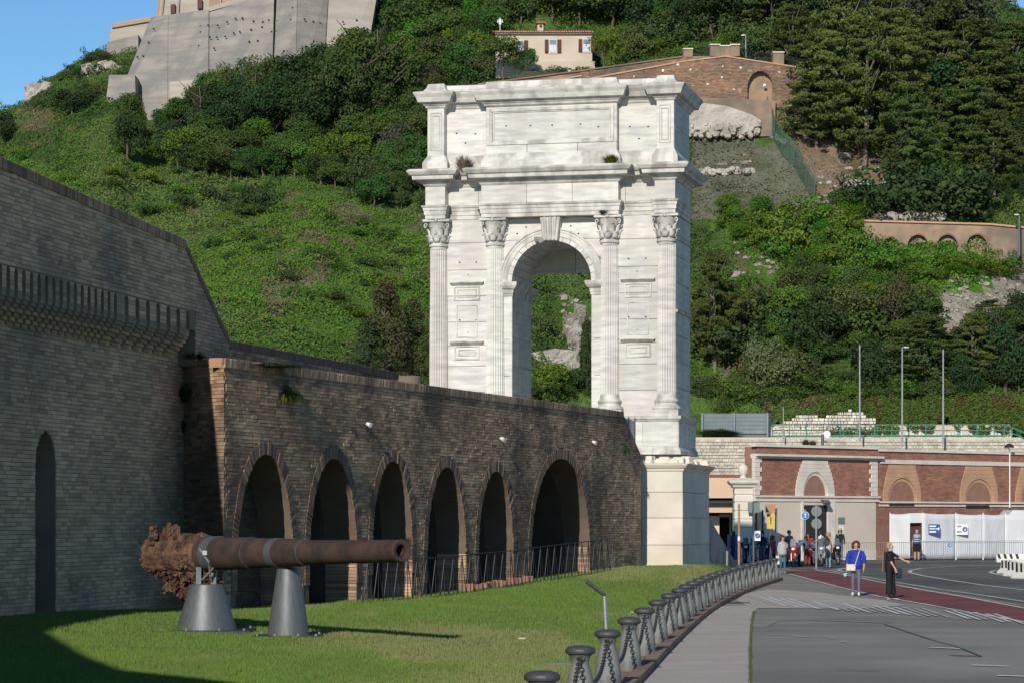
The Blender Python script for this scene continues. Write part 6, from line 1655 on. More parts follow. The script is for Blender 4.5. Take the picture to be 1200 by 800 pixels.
# low scrub and grass over the slope, real leaf faces
def leaves(P0, size, r_, out=None, asp=.6):
    n = len(P0)
    d1 = r_.normal(0, 1, (n, 3)); 
    if out is not None: d1 = d1 * .75 + out
    d1 /= np.linalg.norm(d1, axis=1)[:, None] + 1e-9           # leaf normal
    a = np.cross(d1, r_.normal(0, 1, (n, 3))); a /= np.linalg.norm(a, axis=1)[:, None] + 1e-9
    b = np.cross(d1, a); s_ = size[:, None]
    V = np.stack([P0 - a * s_ * .5, P0 - b * s_ * .5 * asp, P0 + a * s_ * .5, P0 + b * s_ * .5 * asp], 1)
    return V.reshape(-1, 3), np.arange(n * 4).reshape(n, 4)
r = np.random.default_rng(31)
N = 800000
pxs = r.uniform(-50, 1250, N)
Y = np.where(pxs > 760, r.uniform(168, 236, N), r.uniform(143, 236, N)); X = (pxs - 600) / F * Y
Z = hill_z(X, Y)
c, dn_ = colour(X, Y, Z)
k = r.random(N) < dn_
X, Y, Z, c = X[k], Y[k], Z[k], c[k]
cl = fbm(X * .55, Y * .55, 90) ; cl2 = fbm(X * 1.6, Y * 1.6, 91)
hh = np.clip((cl - .38) * 3.2, 0, 1.2) * (.5 + cl2) * np.where(pxs[k] < 510, .55, 1.0) 
P0 = np.stack([X, Y - hh * .2, Z + hh * r.random(len(X)) ** .4 + .03], 1)
c = c * (.72 + .35 * cl2[:, None] + .35 * fbm(X * .18, Y * .18, 95)[:, None]) * r.uniform(.88, 1.12, (len(X), 1))
c[:, 0] *= r.uniform(.85, 1.3, len(X))
V, Fq = leaves(P0, r.uniform(.1, .22, len(X)), r, out=np.tile([[-.1, -.45, .75]], (len(X), 1)))
sc_ = obj('scrub', npmesh('scrub', V, Fq, 'leaf', cols=c)); tag(sc_, 'low green and brown scrub covering the hillside', 'scrub', kind='stuff')
# loose rocks on the bare earth
m = MB(); rr4 = random.Random(4)
for px0, px1, py0, py1, n in ((960, 1100, 190, 262, 130), (1100, 1200, 325, 395, 160), (815, 880, 195, 205, 40), (860, 930, 280, 330, 60), (655, 685, 355, 400, 30), (870, 880, 180, 240, 10), (1025, 1100, 250, 262, 60)):
    for i in range(n):
        p = onhill(rr4.uniform(px0, px1), rr4.uniform(py0, py1)); s_ = rr4.uniform(.08, .28) * (1.9 if rr4.random() < .06 else 1)
        m.ball(p, (s_, s_ * .8, s_ * .6), 6, jit=.3, rnd=rr4)
tag(m.build('rocks', 'rock'), 'loose grey brown rocks strewn over the bare slope', 'rocks', kind='stuff')

# ============================================================ TREES
def crown_mesh(name, mt, clumps, leaf, per, seed, flat_=.75, asp=.6):
    """clumps: list of (x,y,z,r)"""
    r_ = np.random.default_rng(seed); VS = []; FS = []; b = 0
    C_ = np.array([c_[:3] for c_ in clumps]); mid = C_.mean(0)
    for cx_, cy_, cz_, rad_ in clumps:
        n = int(per * (rad_ / .8) ** 1.6) + 8
        d_ = r_.normal(0, 1, (n, 3)); d_ /= np.linalg.norm(d_, axis=1)[:, None]
        q = d_ * (rad_ * r_.uniform(.55, 1.05, n) ** .6)[:, None]; q[:, 2] *= flat_
        P0 = q + np.array([cx_, cy_, cz_])
        ov = d_ * .9 + (np.array([cx_, cy_, cz_]) - mid) / (np.linalg.norm(np.array([cx_, cy_, cz_]) - mid) + .5) * .5 + np.array([0, 0, .35])
        v, f = leaves(P0, r_.uniform(.7, 1.3, n) * leaf, r_, out=ov * .9, asp=asp); VS.append(v); FS.append(f + b); b += len(v)
    return npmesh(name, np.concatenate(VS), np.concatenate(FS), mt)
def broad(seed, w_=2.6, h_=3.6, base=.6, n=75, r0=.45, r1=.95):
    r_ = random.Random(seed); out = []
    lob = [(r_.uniform(-1, 1) * w_ * .45, r_.uniform(-1, 1) * w_ * .45, base + h_ * r_.uniform(.25, .8), r_.uniform(.55, .8)) for _ in range(6)]
    for i in range(n):
        l = r_.choice(lob); a = r_.uniform(0, 2 * PI); e = r_.uniform(-.6, 1.5); R_ = w_ * .55 * l[3] * r_.uniform(.7, 1.1)
        out.append((l[0] + R_ * math.cos(a) * math.cos(e), l[1] + R_ * math.sin(a) * math.cos(e), max(base * .6, l[2] + R_ * math.sin(e) * .9), r_.uniform(r0, r1)))
    return out
def trunk_mesh(h_, r0, seed, mt='bark', limbs=6, lean=.15, spread=1.6, start=.35):
    r_ = random.Random(seed); m = MB(); pts = [Vector((0, 0, -.6))]; rd_ = [r0 * 1.25]
    x = y = 0
    for i in range(1, 7): x += r_.uniform(-lean, lean); y += r_.uniform(-lean, lean); pts.append(Vector((x, y, h_ * i / 6))); rd_.append(r0 * (1 - i / 7.5))
    m.tube(pts, rd_, 7)
    for i in range(limbs):
        f = r_.uniform(start, .95); p = pts[0].lerp(pts[-1], f); j = min(5, int(f * 6)); p = pts[j].lerp(pts[j + 1], f * 6 - j)
        a = r_.uniform(0, 2 * PI); q = p + Vector((math.cos(a) * spread * .5, math.sin(a) * spread * .5, h_ * .1)); q2 = q + Vector((math.cos(a + .3) * spread * .5, math.sin(a + .3) * spread * .5, h_ * .16))
        m.tube([p, q, q2], [r0 * .45, r0 * .3, r0 * .12], 5)
    return m.mesh('trunk', mt, smooth=True)
KINDS = {}
def kind(k, crowns, trunks, hgt, wid): KINDS[k] = (crowns, trunks, hgt, wid)
for kn, mt, s0 in (('broad', 'leaf_green', 1), ('bright', 'leaf_bright', 20), ('deep', 'leaf_deep', 40), ('olive', 'leaf_olive', 60)):
    kind(kn, [crown_mesh('crown', mt, broad(s0 + i, 2.7, 4.2, .45, 84), .24, 55, s0 + i) for i in range(3 if kn != 'olive' else 2)], [trunk_mesh(3.6, .13, s0 + i) for i in range(2)], 5.2, 5.4)
for kn, mt, s0 in (('big', 'leaf_deep', 300), ('big_green', 'leaf_green', 310)):
    kind(kn, [crown_mesh('crown', mt, broad(s0 + i, 5.4, 7.6, .6, 230, .45, 1.0), .25, 55, s0 + i) for i in range(2)], [trunk_mesh(7.4, .2, s0, 'bark', 8, .2, 2.6)], 9.4, 8.6)
for kn, mt, s0 in (('pale', 'leaf_pale', 80), ('vivid', 'leaf_vivid', 90), ('brown', 'leaf_brown', 95), ('grey', 'leaf_grey', 99)):
    kind(kn, [crown_mesh('crown', mt, broad(s0 + i, 2.4, 2.6, .6, 70), .2, 60, s0 + i) for i in range(1)], [trunk_mesh(2.2, .08, s0 + i) for i in range(1)], 3.6, 5.0)
def shrubc(seed): 
    r_ = random.Random(seed); return [(r_.gauss(0, .75), r_.gauss(0, .75), abs(r_.gauss(.45, .35)) + .1, r_.uniform(.28, .6)) for _ in range(36)]
for kn, mt, s0 in (('shrub', 'leaf_green', 120), ('shrub_dark', 'leaf_deep', 130), ('shrub_bright', 'leaf_bright', 140), ('shrub_olive', 'leaf_olive', 150), ('shrub_brown', 'leaf_brown', 160)):
    kind(kn, [crown_mesh('crown', mt, shrubc(s0 + i), .19, 110, s0 + i) for i in range(2)], [trunk_mesh(.9, .05, s0, limbs=5, spread=.7)], 1.6, 3.2)
def pinec(seed, h_=12., w_=3.6, lo=.2):
    r_ = random.Random(seed); out = []; nl = 11
    for i in range(nl):
        f = lo + (1 - lo) * i / (nl - 1); R_ = w_ * (.55 + .5 * math.sin(PI * min(1, (f - lo) / (1 - lo) * .75 + .22))) * (1 - .55 * max(0, (f - .75) * 4) ** 1.4)
        nb = r_.randint(5, 7)
        for k in range(nb):
            a = 2 * PI * (k + r_.random()) / nb; rr_ = R_ * r_.uniform(.45, 1.0)
            c_ = (rr_ * math.cos(a), rr_ * math.sin(a), h_ * f + r_.uniform(-.35, .35))
            for j in range(6): out.append((c_[0] + r_.gauss(0, .55), c_[1] + r_.gauss(0, .55), c_[2] + r_.gauss(0, .14), r_.uniform(.3, .6)))
    return out
kind('pine', [crown_mesh('crown', 'leaf_pine', pinec(200 + i), .3, 130, 200 + i, flat_=.5, asp=.4) for i in range(4)], [trunk_mesh(11.0, .2, 200 + i, 'bark_pale', 12, .12, 1.9, .3) for i in range(2)], 12.6, 8.0)
def conec(seed, h_=9., w_=1.9):
    r_ = random.Random(seed); out = []
    for i in range(110):
        f = r_.uniform(.04, 1); R_ = w_ * (1 - f) ** .6 * (.5 + .5 * min(1, f * 6)); a = r_.uniform(0, 2 * PI); rr_ = R_ * r_.uniform(.55, 1.05)
        out.append((rr_ * math.cos(a), rr_ * math.sin(a), h_ * f, r_.uniform(.35, .65)))
    return out
kind('cypress', [crown_mesh('crown', 'leaf_deep', conec(230 + i), .28, 110, 230 + i, flat_=1.1, asp=.45) for i in range(2)], [trunk_mesh(8, .16, 230, 'bark', 6, .05, .8)], 9.4, 4.2)
kind('cypress_olive', [crown_mesh('crown', 'leaf_olive', conec(240, 9, 2.2), .28, 110, 240, flat_=1.1, asp=.45)], [trunk_mesh(8, .16, 230, 'bark', 6, .05, .8)], 9.4, 4.6)
kind('juniper', [crown_mesh('crown', 'leaf_brown', conec(250, 6, 2.4), .2, 170, 250, flat_=1.1, asp=.5), ], [trunk_mesh(5, .16, 250, 'bark', 6, .05, .8)], 6.3, 5)
rt_ = random.Random(99); NT = [0]
def tree(px, py, hpx, kd, label, group=None, wpx=None, name=None, dz=0.0, D=None, ci=None):
    cr, tr, hg, wd = KINDS[kd]
    p = onhill(px, py) if D is None else P(px, py, D)
    h_ = hpx / F * p.y; w_ = (wpx / F * p.y) if wpx else wd * h_ / hg
    nm = name or ('shrub' if kd.startswith('shrub') else ('pine_tree' if kd == 'pine' else ('cypress_tree' if kd.startswith('cyp') else 'tree')))
    t = thing(nm, label, 'shrub' if nm == 'shrub' else 'tree', (p.x, p.y, p.z - dz), rt_.uniform(0, 6.28), group)
    sx, sz = w_ / wd, h_ / hg
    place(cr[rt_.randrange(len(cr)) if ci is None else ci], 'crown', t, (0, 0, 0), (0, 0, 0), (sx, sx, sz))
    place(tr[rt_.randrange(len(tr))], 'trunk', t, (0, 0, 0), (0, 0, 0), ((sx + sz) / 2, (sx + sz) / 2, sz)); NT[0] += 1
    return t
CW = dict(big='dark green', big_green='mid green', broad='mid green', bright='light green', deep='dark green', olive='olive', pale='pale', vivid='vivid green', brown='brownish', grey='grey green', shrub='mid green', shrub_dark='dark green', shrub_bright='light green', shrub_olive='olive', shrub_brown='brownish', cypress='dark', cypress_olive='olive')
def scatter(poly, n, kinds, hr, label, group, mind=10, name=None, wf=1.0, jobs=None):
    xs_ = [p[0] for p in poly]; ys2 = [p[1] for p in poly]; got = []; tries = 0
    while len(got) < n and tries < n * 40:
        tries += 1; x, y = rt_.uniform(min(xs_), max(xs_)), rt_.uniform(min(ys2), max(ys2))
        if not inpoly(np.array([x]), np.array([y]), poly)[0] or any((x - a) ** 2 + ((y - b) * 1.5) ** 2 < mind ** 2 for a, b in got): continue
        got.append((x, y))
    xm, ym = sorted(xs_), sorted(ys2); x0_, x1_, y0_, y1_ = xm[0], xm[-1], ym[0], ym[-1]
    for x, y in sorted(got, key=lambda q: q[1]):
        h_ = rt_.uniform(*hr); k_ = rt_.choice(kinds)
        zone = ('upper', 'middle', 'lower')[min(2, int(3 * (y - y0_) / (y1_ - y0_ + .01)))] + ' ' + ('far left', 'left', 'centre', 'right', 'far right')[min(4, int(5 * (x - x0_) / (x1_ - x0_ + .01)))]
        big = 'tall' if h_ > (hr[0] + hr[1]) / 2 else 'short'
        lb = '%s %s %s, %s part' % (big, CW[k_], label, zone)
        tree(x, y, h_, k_, lb, group, wpx=h_ * rt_.uniform(.85, 1.25) * KINDS[k_][3] / KINDS[k_][2] * wf, name=name)
# dense wood under the fortress, left of and behind the arch
scatter([(205, 158), (240, 150), (300, 138), (370, 120), (430, 100), (500, 40), (600, 0), (590, 110), (500, 130), (500, 225), (430, 235), (330, 215), (250, 225), (170, 195), (150, 150)], 118, ['broad', 'broad', 'deep', 'bright', 'olive', 'broad'], (34, 60), 'tree in the wood below the fortress', 'trees of the wood below the fortress', 12)
scatter([(445, 60), (455, 25), (600, 10), (600, -30), (470, -30)], 22, ['broad', 'deep', 'olive'], (50, 80), 'tree between the fortress and the house', 'taller trees between the fortress and the house', 13)
scatter([(480, 130), (500, 110), (505, 250), (440, 270), (430, 220)], 16, ['broad', 'olive', 'grey'], (28, 46), 'thin tree left of the marble arch', 'thin trees left of the arch', 12)
scatter([(590, 38), (730, 52), (760, 60), (900, 60), (960, 90), (960, -30), (580, -30)], 66, ['broad', 'deep', 'olive', 'broad'], (48, 78), 'tree above the brick fortification', 'trees above the brick fortification', 14)
scatter([(720, 52), (800, 40), (860, 42), (940, 64), (900, 80), (800, 66), (710, 80)], 24, ['shrub', 'shrub_olive', 'bright', 'shrub'], (18, 34), 'low bush behind the old brick parapet', 'low trees behind the brick parapet', 9)
scatter([(960, 70), (1200, 80), (1150, 60), (1120, 20), (1000, -30), (950, -30)], 28, ['broad', 'olive', 'deep', 'grey'], (55, 90), 'tree on the hilltop among the pines', 'leafy trees on the hilltop at right', 14)
scatter([(1030, 130), (1200, 110), (1205, 225), (1040, 215)], 24, ['deep', 'olive', 'cypress', 'deep', 'cypress_olive'], (60, 100), 'evergreen in the wood above the arched wall', 'evergreens above the retaining wall', 14)
scatter([(235, 122), (300, 106), (370, 92), (440, 72), (440, 96), (370, 120), (300, 134), (235, 142)], 34, ['broad', 'deep', 'broad'], (34, 54), 'small tree close under the fortress wall', 'small trees under the fortress wall', 9)
scatter([(285, 104), (340, 96), (430, 78), (440, 92), (340, 112), (285, 118)], 22, ['broad', 'deep', 'broad'], (44, 58), 'tree along the foot of the fortress wall', 'trees along the foot of the fortress wall', 9)
scatter([(410, 84), (440, 60), (480, 30), (520, 20), (500, 70), (450, 95), (415, 104)], 20, ['broad', 'deep'], (56, 84), 'tree at the right end of the fortress wall', 'trees at the end of the fortress wall', 9)
# trees standing close against the foot of the fortress
for i_, (px, yt) in enumerate(((238, 84), (252, 80), (268, 72), (284, 66), (299, 60), (314, 58), (330, 52), (345, 50), (360, 50), (375, 44), (390, 42), (404, 38), (417, 30), (430, 16), (441, 4))):
    D_ = 204.5 + (i_ * 7) % 4; x_ = (px - 600) / F * D_; z_ = float(hill_z(x_, D_)); pb_ = HY - (z_ - H) / D_ * F
    if px < 300: D_ -= 1
    tree(px, pb_ + 2, pb_ + 2 - yt + rt_.uniform(-5, 5), ('big', 'big_green')[i_ % 2], 'dark green tree against the fortress wall, number %s from the left' % ('first second third fourth fifth sixth seventh eighth ninth tenth eleventh twelfth thirteenth fourteenth fifteenth'.split()[i_]), 'trees against the fortress wall', wpx=(pb_ - yt) * rt_.uniform(.85, 1.05), D=D_)
# left slope
for px, py, h_, w_, kd, lb in ((150, 190, 60, 60, 'deep', 'broad dark bush tree standing alone on the left slope below the fortress'), (85, 138, 38, 58, 'deep', 'dark rounded tree clump on the left slope under the white rock'), (4, 172, 46, 50, 'deep', 'dark round tree cut by the left edge of the photo'),
                               (108, 72, 16, 24, 'shrub_dark', 'small round dark shrub on the skyline left of the fortress'), (215, 100, 30, 100, 'shrub_bright', 'bright green spreading bush at the foot of the fortress wall'), (185, 104, 28, 60, 'shrub_bright', 'light green bush left of the spreading bush under the fortress'),
                               (250, 240, 26, 45, 'shrub_dark', 'dark bush on the grassy slope right of the bastion top'), (300, 245, 40, 50, 'shrub_dark', 'dark thicket on the grassy slope at its middle height'), (215, 250, 22, 40, 'shrub_dark', 'dark low bush lying on the slope above the bastion corner'),
                               (430, 235, 34, 44, 'shrub_dark', 'dark bush on the slope halfway to the arch'), (470, 235, 40, 44, 'broad', 'rounded green tree on the slope beside the arch cornice'), (350, 180, 34, 60, 'shrub_dark', 'dark bush at the lower edge of the wood'),
                               (57, 125, 14, 30, 'shrub', 'small green shrub on the skyline near the white rock')):
    tree(px, py, h_, kd, lb, wpx=w_)
scatter([(10, 160), (200, 180), (330, 240), (480, 260), (490, 400), (300, 330), (150, 240), (10, 190)], 46, ['shrub', 'shrub_bright', 'shrub_olive', 'shrub_bright', 'shrub'], (8, 16), 'shrub on the grassy slope left of the arch', 'low shrubs on the left slope', 12, name='shrub', wf=1.2)
scatter([(30, 118), (90, 82), (150, 62), (150, 110), (60, 140)], 18, ['shrub', 'shrub_olive', 'shrub_dark'], (8, 16), 'shrub on the ridge left of the fortress', 'low shrubs on the ridge', 8, name='shrub')
tree(452, 446, 112, 'juniper', 'bushy brown green conifer just left of the marble arch', wpx=92, D=135, name='conifer')
tree(484, 444, 96, 'cypress_olive', 'olive green conifer tucked against the left column of the arch', wpx=50, D=137, name='conifer')
tree(430, 446, 74, 'cypress_olive', 'smaller olive conifer left of the bushy brown conifer', wpx=50, D=133, name='conifer')
# seen through the arch
for i, (px, py, h_, w_, kd, lb) in enumerate(((640, 482, 58, 60, 'bright', 'light green leafy tree seen low through the arch opening'), (672, 482, 46, 44, 'broad', 'green bush tree seen at the lower right of the arch opening'), (688, 470, 92, 30, 'cypress', 'slim dark tree seen at the right jamb of the arch'), (622, 482, 40, 34, 'broad', 'small green tree seen at the left jamb of the arch'),
                              (627, 345, 24, 36, 'shrub', 'green bush on the slope seen high through the arch'), (632, 395, 26, 36, 'shrub_olive', 'olive bush above the pale wall seen through the arch'))):
    tree(px, py, h_, kd, lb, wpx=w_)
cwD = hit(645, 446)
m = MB(); m.prism([P(608, 447, cwD), P(681, 452, cwD + 1), P(679, 411, cwD + 1), P(650, 408, cwD), P(608, 416, cwD)], (0, 1.2, 0)); tag(m.build('retaining_wall', 'rock_white'), 'pale plastered retaining wall seen through the arch opening', 'wall')
m = MB(); pts = [P(668, 420, cwD + 1.2), P(680, 420, cwD + 1.2), P(682, 362, cwD + 6), P(672, 358, cwD + 6), P(660, 372, cwD + 5)]; m.prism(pts, (0, 2, 0)); tag(m.build('rock_outcrop', 'rock'), 'pale rock slab rising beside the wall seen through the arch', 'rock')
# pines of the right hill
for px, py, h_, w_, lb in ((957, 180, 95, 80, 'small pine with a bare pale trunk above the brown earth slope, leftmost of the pines'), (986, 188, 190, 112, 'tall broad pine with layered branches above the earth slope'), (1013, 205, 175, 110, 'tall pine with tiered branches standing right of the broadest pine'),
                           (930, 110, 100, 66, 'pine rising behind the right end of the brick fortification'), (1042, 160, 160, 96, 'dark tall pine behind the tiered pines at the top'), (1066, 215, 110, 70, 'dark pine with a thin bare trunk above the retaining wall'),
                           (1138, 150, 125, 105, 'pine with a pale forked trunk high on the right slope'), (1186, 135, 110, 90, 'pine with a pale trunk near the right edge of the photo'), (1135, 205, 110, 90, 'yellow green pine below the forked pine'), (1100, 150, 110, 80, 'dense pine between the tiered pines and the forked pine'),
                           (1205, 200, 110, 90, 'dark pine cut by the right edge of the photo'), (905, 45, 85, 80, 'round pine behind the merlons of the fortification'), (1165, 235, 105, 70, 'low dark pine above the arched retaining wall at right')):
    tree(px, py, h_, 'pine', lb, wpx=w_)
scatter([(1030, 240), (1200, 235), (1200, 258), (1040, 254)], 14, ['deep', 'shrub_dark', 'cypress'], (30, 62), 'bush just above the arched retaining wall', 'dark bushy trees above the retaining wall', 12, name='shrub')
# bushes over the lower right slope
scatter([(850, 262), (1000, 262), (1030, 322), (990, 338), (880, 300)], 46, ['shrub_bright', 'bright', 'shrub_bright', 'vivid'], (18, 34), 'bush in the thicket right of the arch', 'bright bushes right of the arch', 11, name='shrub')
scatter([(1030, 311), (1195, 313), (1130, 335), (1045, 332)], 34, ['vivid', 'shrub_bright'], (10, 17), 'ivy bush below the arched retaining wall', 'ivy bushes below the retaining wall', 11, wf=1.5, name='shrub')
for px, py, h_, w_, kd, lb in ((838, 436, 140, 66, 'pine', 'pine standing right behind the right corner of the arch'), (862, 410, 75, 46, 'deep', 'dark green tree right of the pine behind the arch'), (875, 388, 44, 44, 'bright', 'light green tree on the slope right of the arch'),
                               (940, 328, 30, 34, 'shrub_dark', 'dark round bush among the bright bushes'), (925, 290, 36, 44, 'shrub_dark', 'dark shrub at the top of the bright thicket'), (985, 245, 22, 34, 'shrub', 'small green bush on the brown earth slope'), (1033, 252, 30, 34, 'shrub_dark', 'dark bush at the left end of the arched retaining wall'),
                               (960, 440, 90, 90, 'deep', 'large dark leafy tree above the terrace, behind the left lamp post'), (1000, 400, 74, 80, 'olive', 'olive leafy tree in the middle of the lower slope'), (1050, 400, 72, 60, 'brown', 'brownish dry tree left of the bare rock'), (1085, 462, 82, 90, 'pine', 'low spreading pine behind the lamp posts'),
                               (1020, 455, 70, 70, 'deep', 'dark green tree between the left and middle lamp posts'), (1178, 470, 110, 80, 'deep', 'dense dark green tree above the railing at the right edge'), (1140, 465, 90, 56, 'pine', 'pine with a bare trunk right of the lamp posts'), (1160, 400, 46, 50, 'pine', 'small pine below the rock at the right'),
                               (1190, 398, 60, 50, 'deep', 'dark bush below the rock at the right edge'), (895, 478, 74, 60, 'pale', 'pale flowering bush above the sheet metal fence'), (862, 478, 44, 40, 'broad', 'green bush behind the sheet metal fence'), (846, 500, 34, 26, 'shrub', 'green bush hanging over the sheet metal fence'),
                               (910, 470, 50, 60, 'pale', 'pale leaved bush left of the ivy covered wall'), (905, 360, 30, 44, 'yellowd', 'x') if False else (925, 400, 60, 60, 'bright', 'yellow green tree in the middle of the slope right of the arch'), (1150, 478, 30, 30, 'vivid', 'small bright green tree behind the railing')):
    tree(px, py, h_, kd, lb, wpx=w_)
scatter([(820, 340), (900, 340), (1090, 345), (1090, 440), (900, 445), (820, 440)], 52, ['broad', 'shrub_olive', 'olive', 'shrub', 'broad', 'bright', 'bright'], (20, 46), 'bush on the lower slope right of the arch', 'mixed bushes on the lower right slope', 14, name='shrub')
scatter([(1100, 420), (1205, 400), (1205, 480), (1100, 470)], 16, ['deep', 'broad', 'deep'], (36, 58), 'tree behind the terrace at the right', 'dark trees behind the terrace', 14)
scatter([(815, 440), (900, 448), (1150, 462), (1150, 486), (900, 486), (815, 486)], 44, ['shrub', 'shrub_olive', 'shrub_bright', 'shrub_olive'], (10, 18), 'bush on the bank behind the terrace railing', 'ivy bushes behind the terrace railing', 10, wf=1.3)

# ============================================================ FORTRESS AND WALLS ON THE HILL
FQ = []
ft = thing('fortress', 'huge pale stone fortress wall with rows of dark weep holes on the hilltop', 'fortress', tuple(P(240, 80, 216)))
def quad_wall(parent, nm, mt, pts, back=(0, 8, 0)):
    if nm == 'wall_face': FQ.append(pts)
    m = MB(); m.prism([P(*p) for p in pts], back); return m.build(nm, mt, parent)
# battered faces: (px,py,D) bottom nearer than top
quad_wall(ft, 'wall_face', 'concrete', [(120, 150, 212), (160, 150, 211), (158, 88, 215), (128, 88, 216)])
quad_wall(ft, 'wall_face', 'concrete', [(124, 150, 214), (196, 150, 212.5), (197, 17.5, 222), (177, 20.5, 224)])
quad_wall(ft, 'wall_face', 'concrete', [(196.3, 150, 212.5), (244, 145, 209.5), (244.5, 11.5, 220), (197.3, 17.5, 222)])
quad_wall(ft, 'wall_face', 'concrete', [(244.4, 145, 209.8), (318, 138, 209), (321, 0, 219), (325, -18, 220), (244.8, 12.6, 220.2)])
quad_wall(ft, 'wall_face', 'concrete', [(318.4, 138, 209), (345, 135, 207), (349, -30, 218), (325.4, -30, 220)])
quad_wall(ft, 'wall_face', 'concrete', [(345.4, 135, 207), (377, 130, 209.5), (386, -30, 220), (349.4, -30, 218)])
quad_wall(ft, 'wall_face', 'concrete_b', [(377.4, 130, 209.7), (420, 122, 211.5), (446, -30, 221), (386.4, -30, 220.3)])
quad_wall(ft, 'parapet_band', 'concrete_b', [(244.8, 13.5, 219.9), (340, -12, 219.7), (340, -20, 219.7), (244.8, 8.5, 220)])
quad_wall(ft, 'upper_wall', 'concrete_b', [(186, 20, 226), (245, 14, 226), (245, -30, 227), (192, -30, 227)])
quad_wall(ft, 'upper_wall', 'fort_brick', [(182, 22, 226.4), (190, 21, 225.8), (196, -30, 226.8), (190, -30, 227)])
quad_wall(ft, 'upper_wall', 'fort_brick', [(245, 11, 223.5), (340, -12, 223.5), (340, -40, 223.5), (245, -30, 223.5)])
for x in (258, 269, 283): quad_wall(ft, 'pilaster', 'concrete_b', [(x, 8, 223.3), (x + 1.2, 8, 223.3), (x + 1.2, -30, 223.3), (x, -30, 223.3)], (0, .3, 0))
for x, y in ((202.5, 10.5), (234, 5)): quad_wall(ft, 'window', 'door_brown', [(x - 2.6, y + 5.5, 225.7), (x + 2.6, y + 5, 225.7), (x + 2.6, y - 5.5, 225.9), (x - 2.6, y - 5, 225.9)], (0, .4, 0))
quad_wall(ft, 'drain_pipe', 'steel_grey', [(208, 17, 225.6), (208.6, 17, 225.6), (208.8, -10, 225.9), (208.2, -10, 225.9)], (0, .2, 0))
quad_wall(ft, 'lower_wall', 'concrete_b', [(118, 110, 232), (180, 110, 232), (180, 19, 233), (131, 28, 233)])
quad_wall(ft, 'lower_wall', 'concrete', [(124, 100, 231), (162, 100, 231), (162, 41, 231.5), (125, 50, 231.5)])
quad_wall(ft, 'wall_cap', 'fort_brick', [(131, 33, 232.7), (180, 24.5, 232.7), (180, 20, 232.8), (131, 28.5, 232.8)], (0, .4, 0))
quad_wall(ft, 'footing', 'concrete_b', [(199, 150, 209), (232, 150, 208.6), (231, 93, 211.6), (214, 95, 211.8), (199, 96, 212)], (0, 3, 0))
m = MB(); hm = MB()
def weep(px, py, s_=2.0):
    for q in FQ:
        if inpoly(np.array([px]), np.array([py]), [(a[0], a[1]) for a in q])[0]:
            A, B, C = P(*q[0]), P(*q[1]), P(*q[2]); nn = (B - A).cross(C - A); o_ = Vector((0, 0, H)); d_ = P(px, py, 1.0) - o_
            c_ = o_ + d_ * ((A - o_).dot(nn) / d_.dot(nn)); a = s_ / F * c_.y
            m.box(c_, (a, .12, a * .9)); return
for px, py in ((220, 31), (229, 31), (207, 40), (214, 40), (221, 39), (228, 39), (235, 38), (205, 42), (213, 42), (220, 40.5), (227, 33), (235, 31), (233, 54), (225, 55), (218, 56), (209, 57), (202, 58), (174, 50), (180, 34), (155, 68), (161, 67), (168, 66), (151, 79), (206, 35), (214, 34),
               (244, 30), (255, 30), (266, 26), (276, 22), (284, 21.5), (297, 25), (308, 26), (315, 24), (325, 25), (246, 44), (254, 44), (264, 43), (274, 39), (281, 37.5), (294, 35), (307, 32), (318, 37.5), (324, 37), (251, 57), (292, 49), (302, 48), (343, 9.5), (341, 23.5), (357, 23), (367, 25.5), (375, 27.5), (402, 26), (418, 24)): weep(px, py)
m.build('weep_hole', 'hole', ft, kind='stuff')
# white rocks on the left ridge
def outcrop(px0, px1, py0, py1, mt, lb, seed, n=40, s_=(.4, 1.1), D0=None):
    r_ = random.Random(seed); c_ = onhill((px0 + px1) / 2, (py0 + py1) / 2); m = MB()
    if D0: c_.y = D0
    for i in range(n):
        px = r_.uniform(px0, px1); py = r_.uniform(py0, py1); D = c_.y + r_.uniform(-.6, .6); a = r_.uniform(*s_)
        m.ball(P(px, py, D), (a, a * .8, a * .8), 7, jit=.28, rnd=r_)
    return tag(m.build('rock_outcrop', mt), lb, 'rock')
outcrop(37, 54, 103, 119, 'rock_white', 'bright white rock cliff on the skyline at the far left', 1, 60, (.3, .8))
outcrop(103, 133, 78, 93, 'rock_white', 'pale white rock face below the skyline wall, left of the fortress', 2, 50, (.4, .8))
outcrop(1000, 1025, 218, 232, 'rock_white', 'white boulder on the brown earth slope', 3, 18, (.3, .7))
outcrop(1032, 1103, 252, 259, 'rock_white', 'row of pale stones lying above the arched retaining wall', 4, 50, (.25, .5))
outcrop(820, 882, 198, 204, 'rock_white', 'row of white stones across the grey slope', 5, 40, (.2, .4))
outcrop(1135, 1150, 150, 190, 'rock', 'pale pinkish rock showing between the pines on the right', 6, 16, (.3, .7))

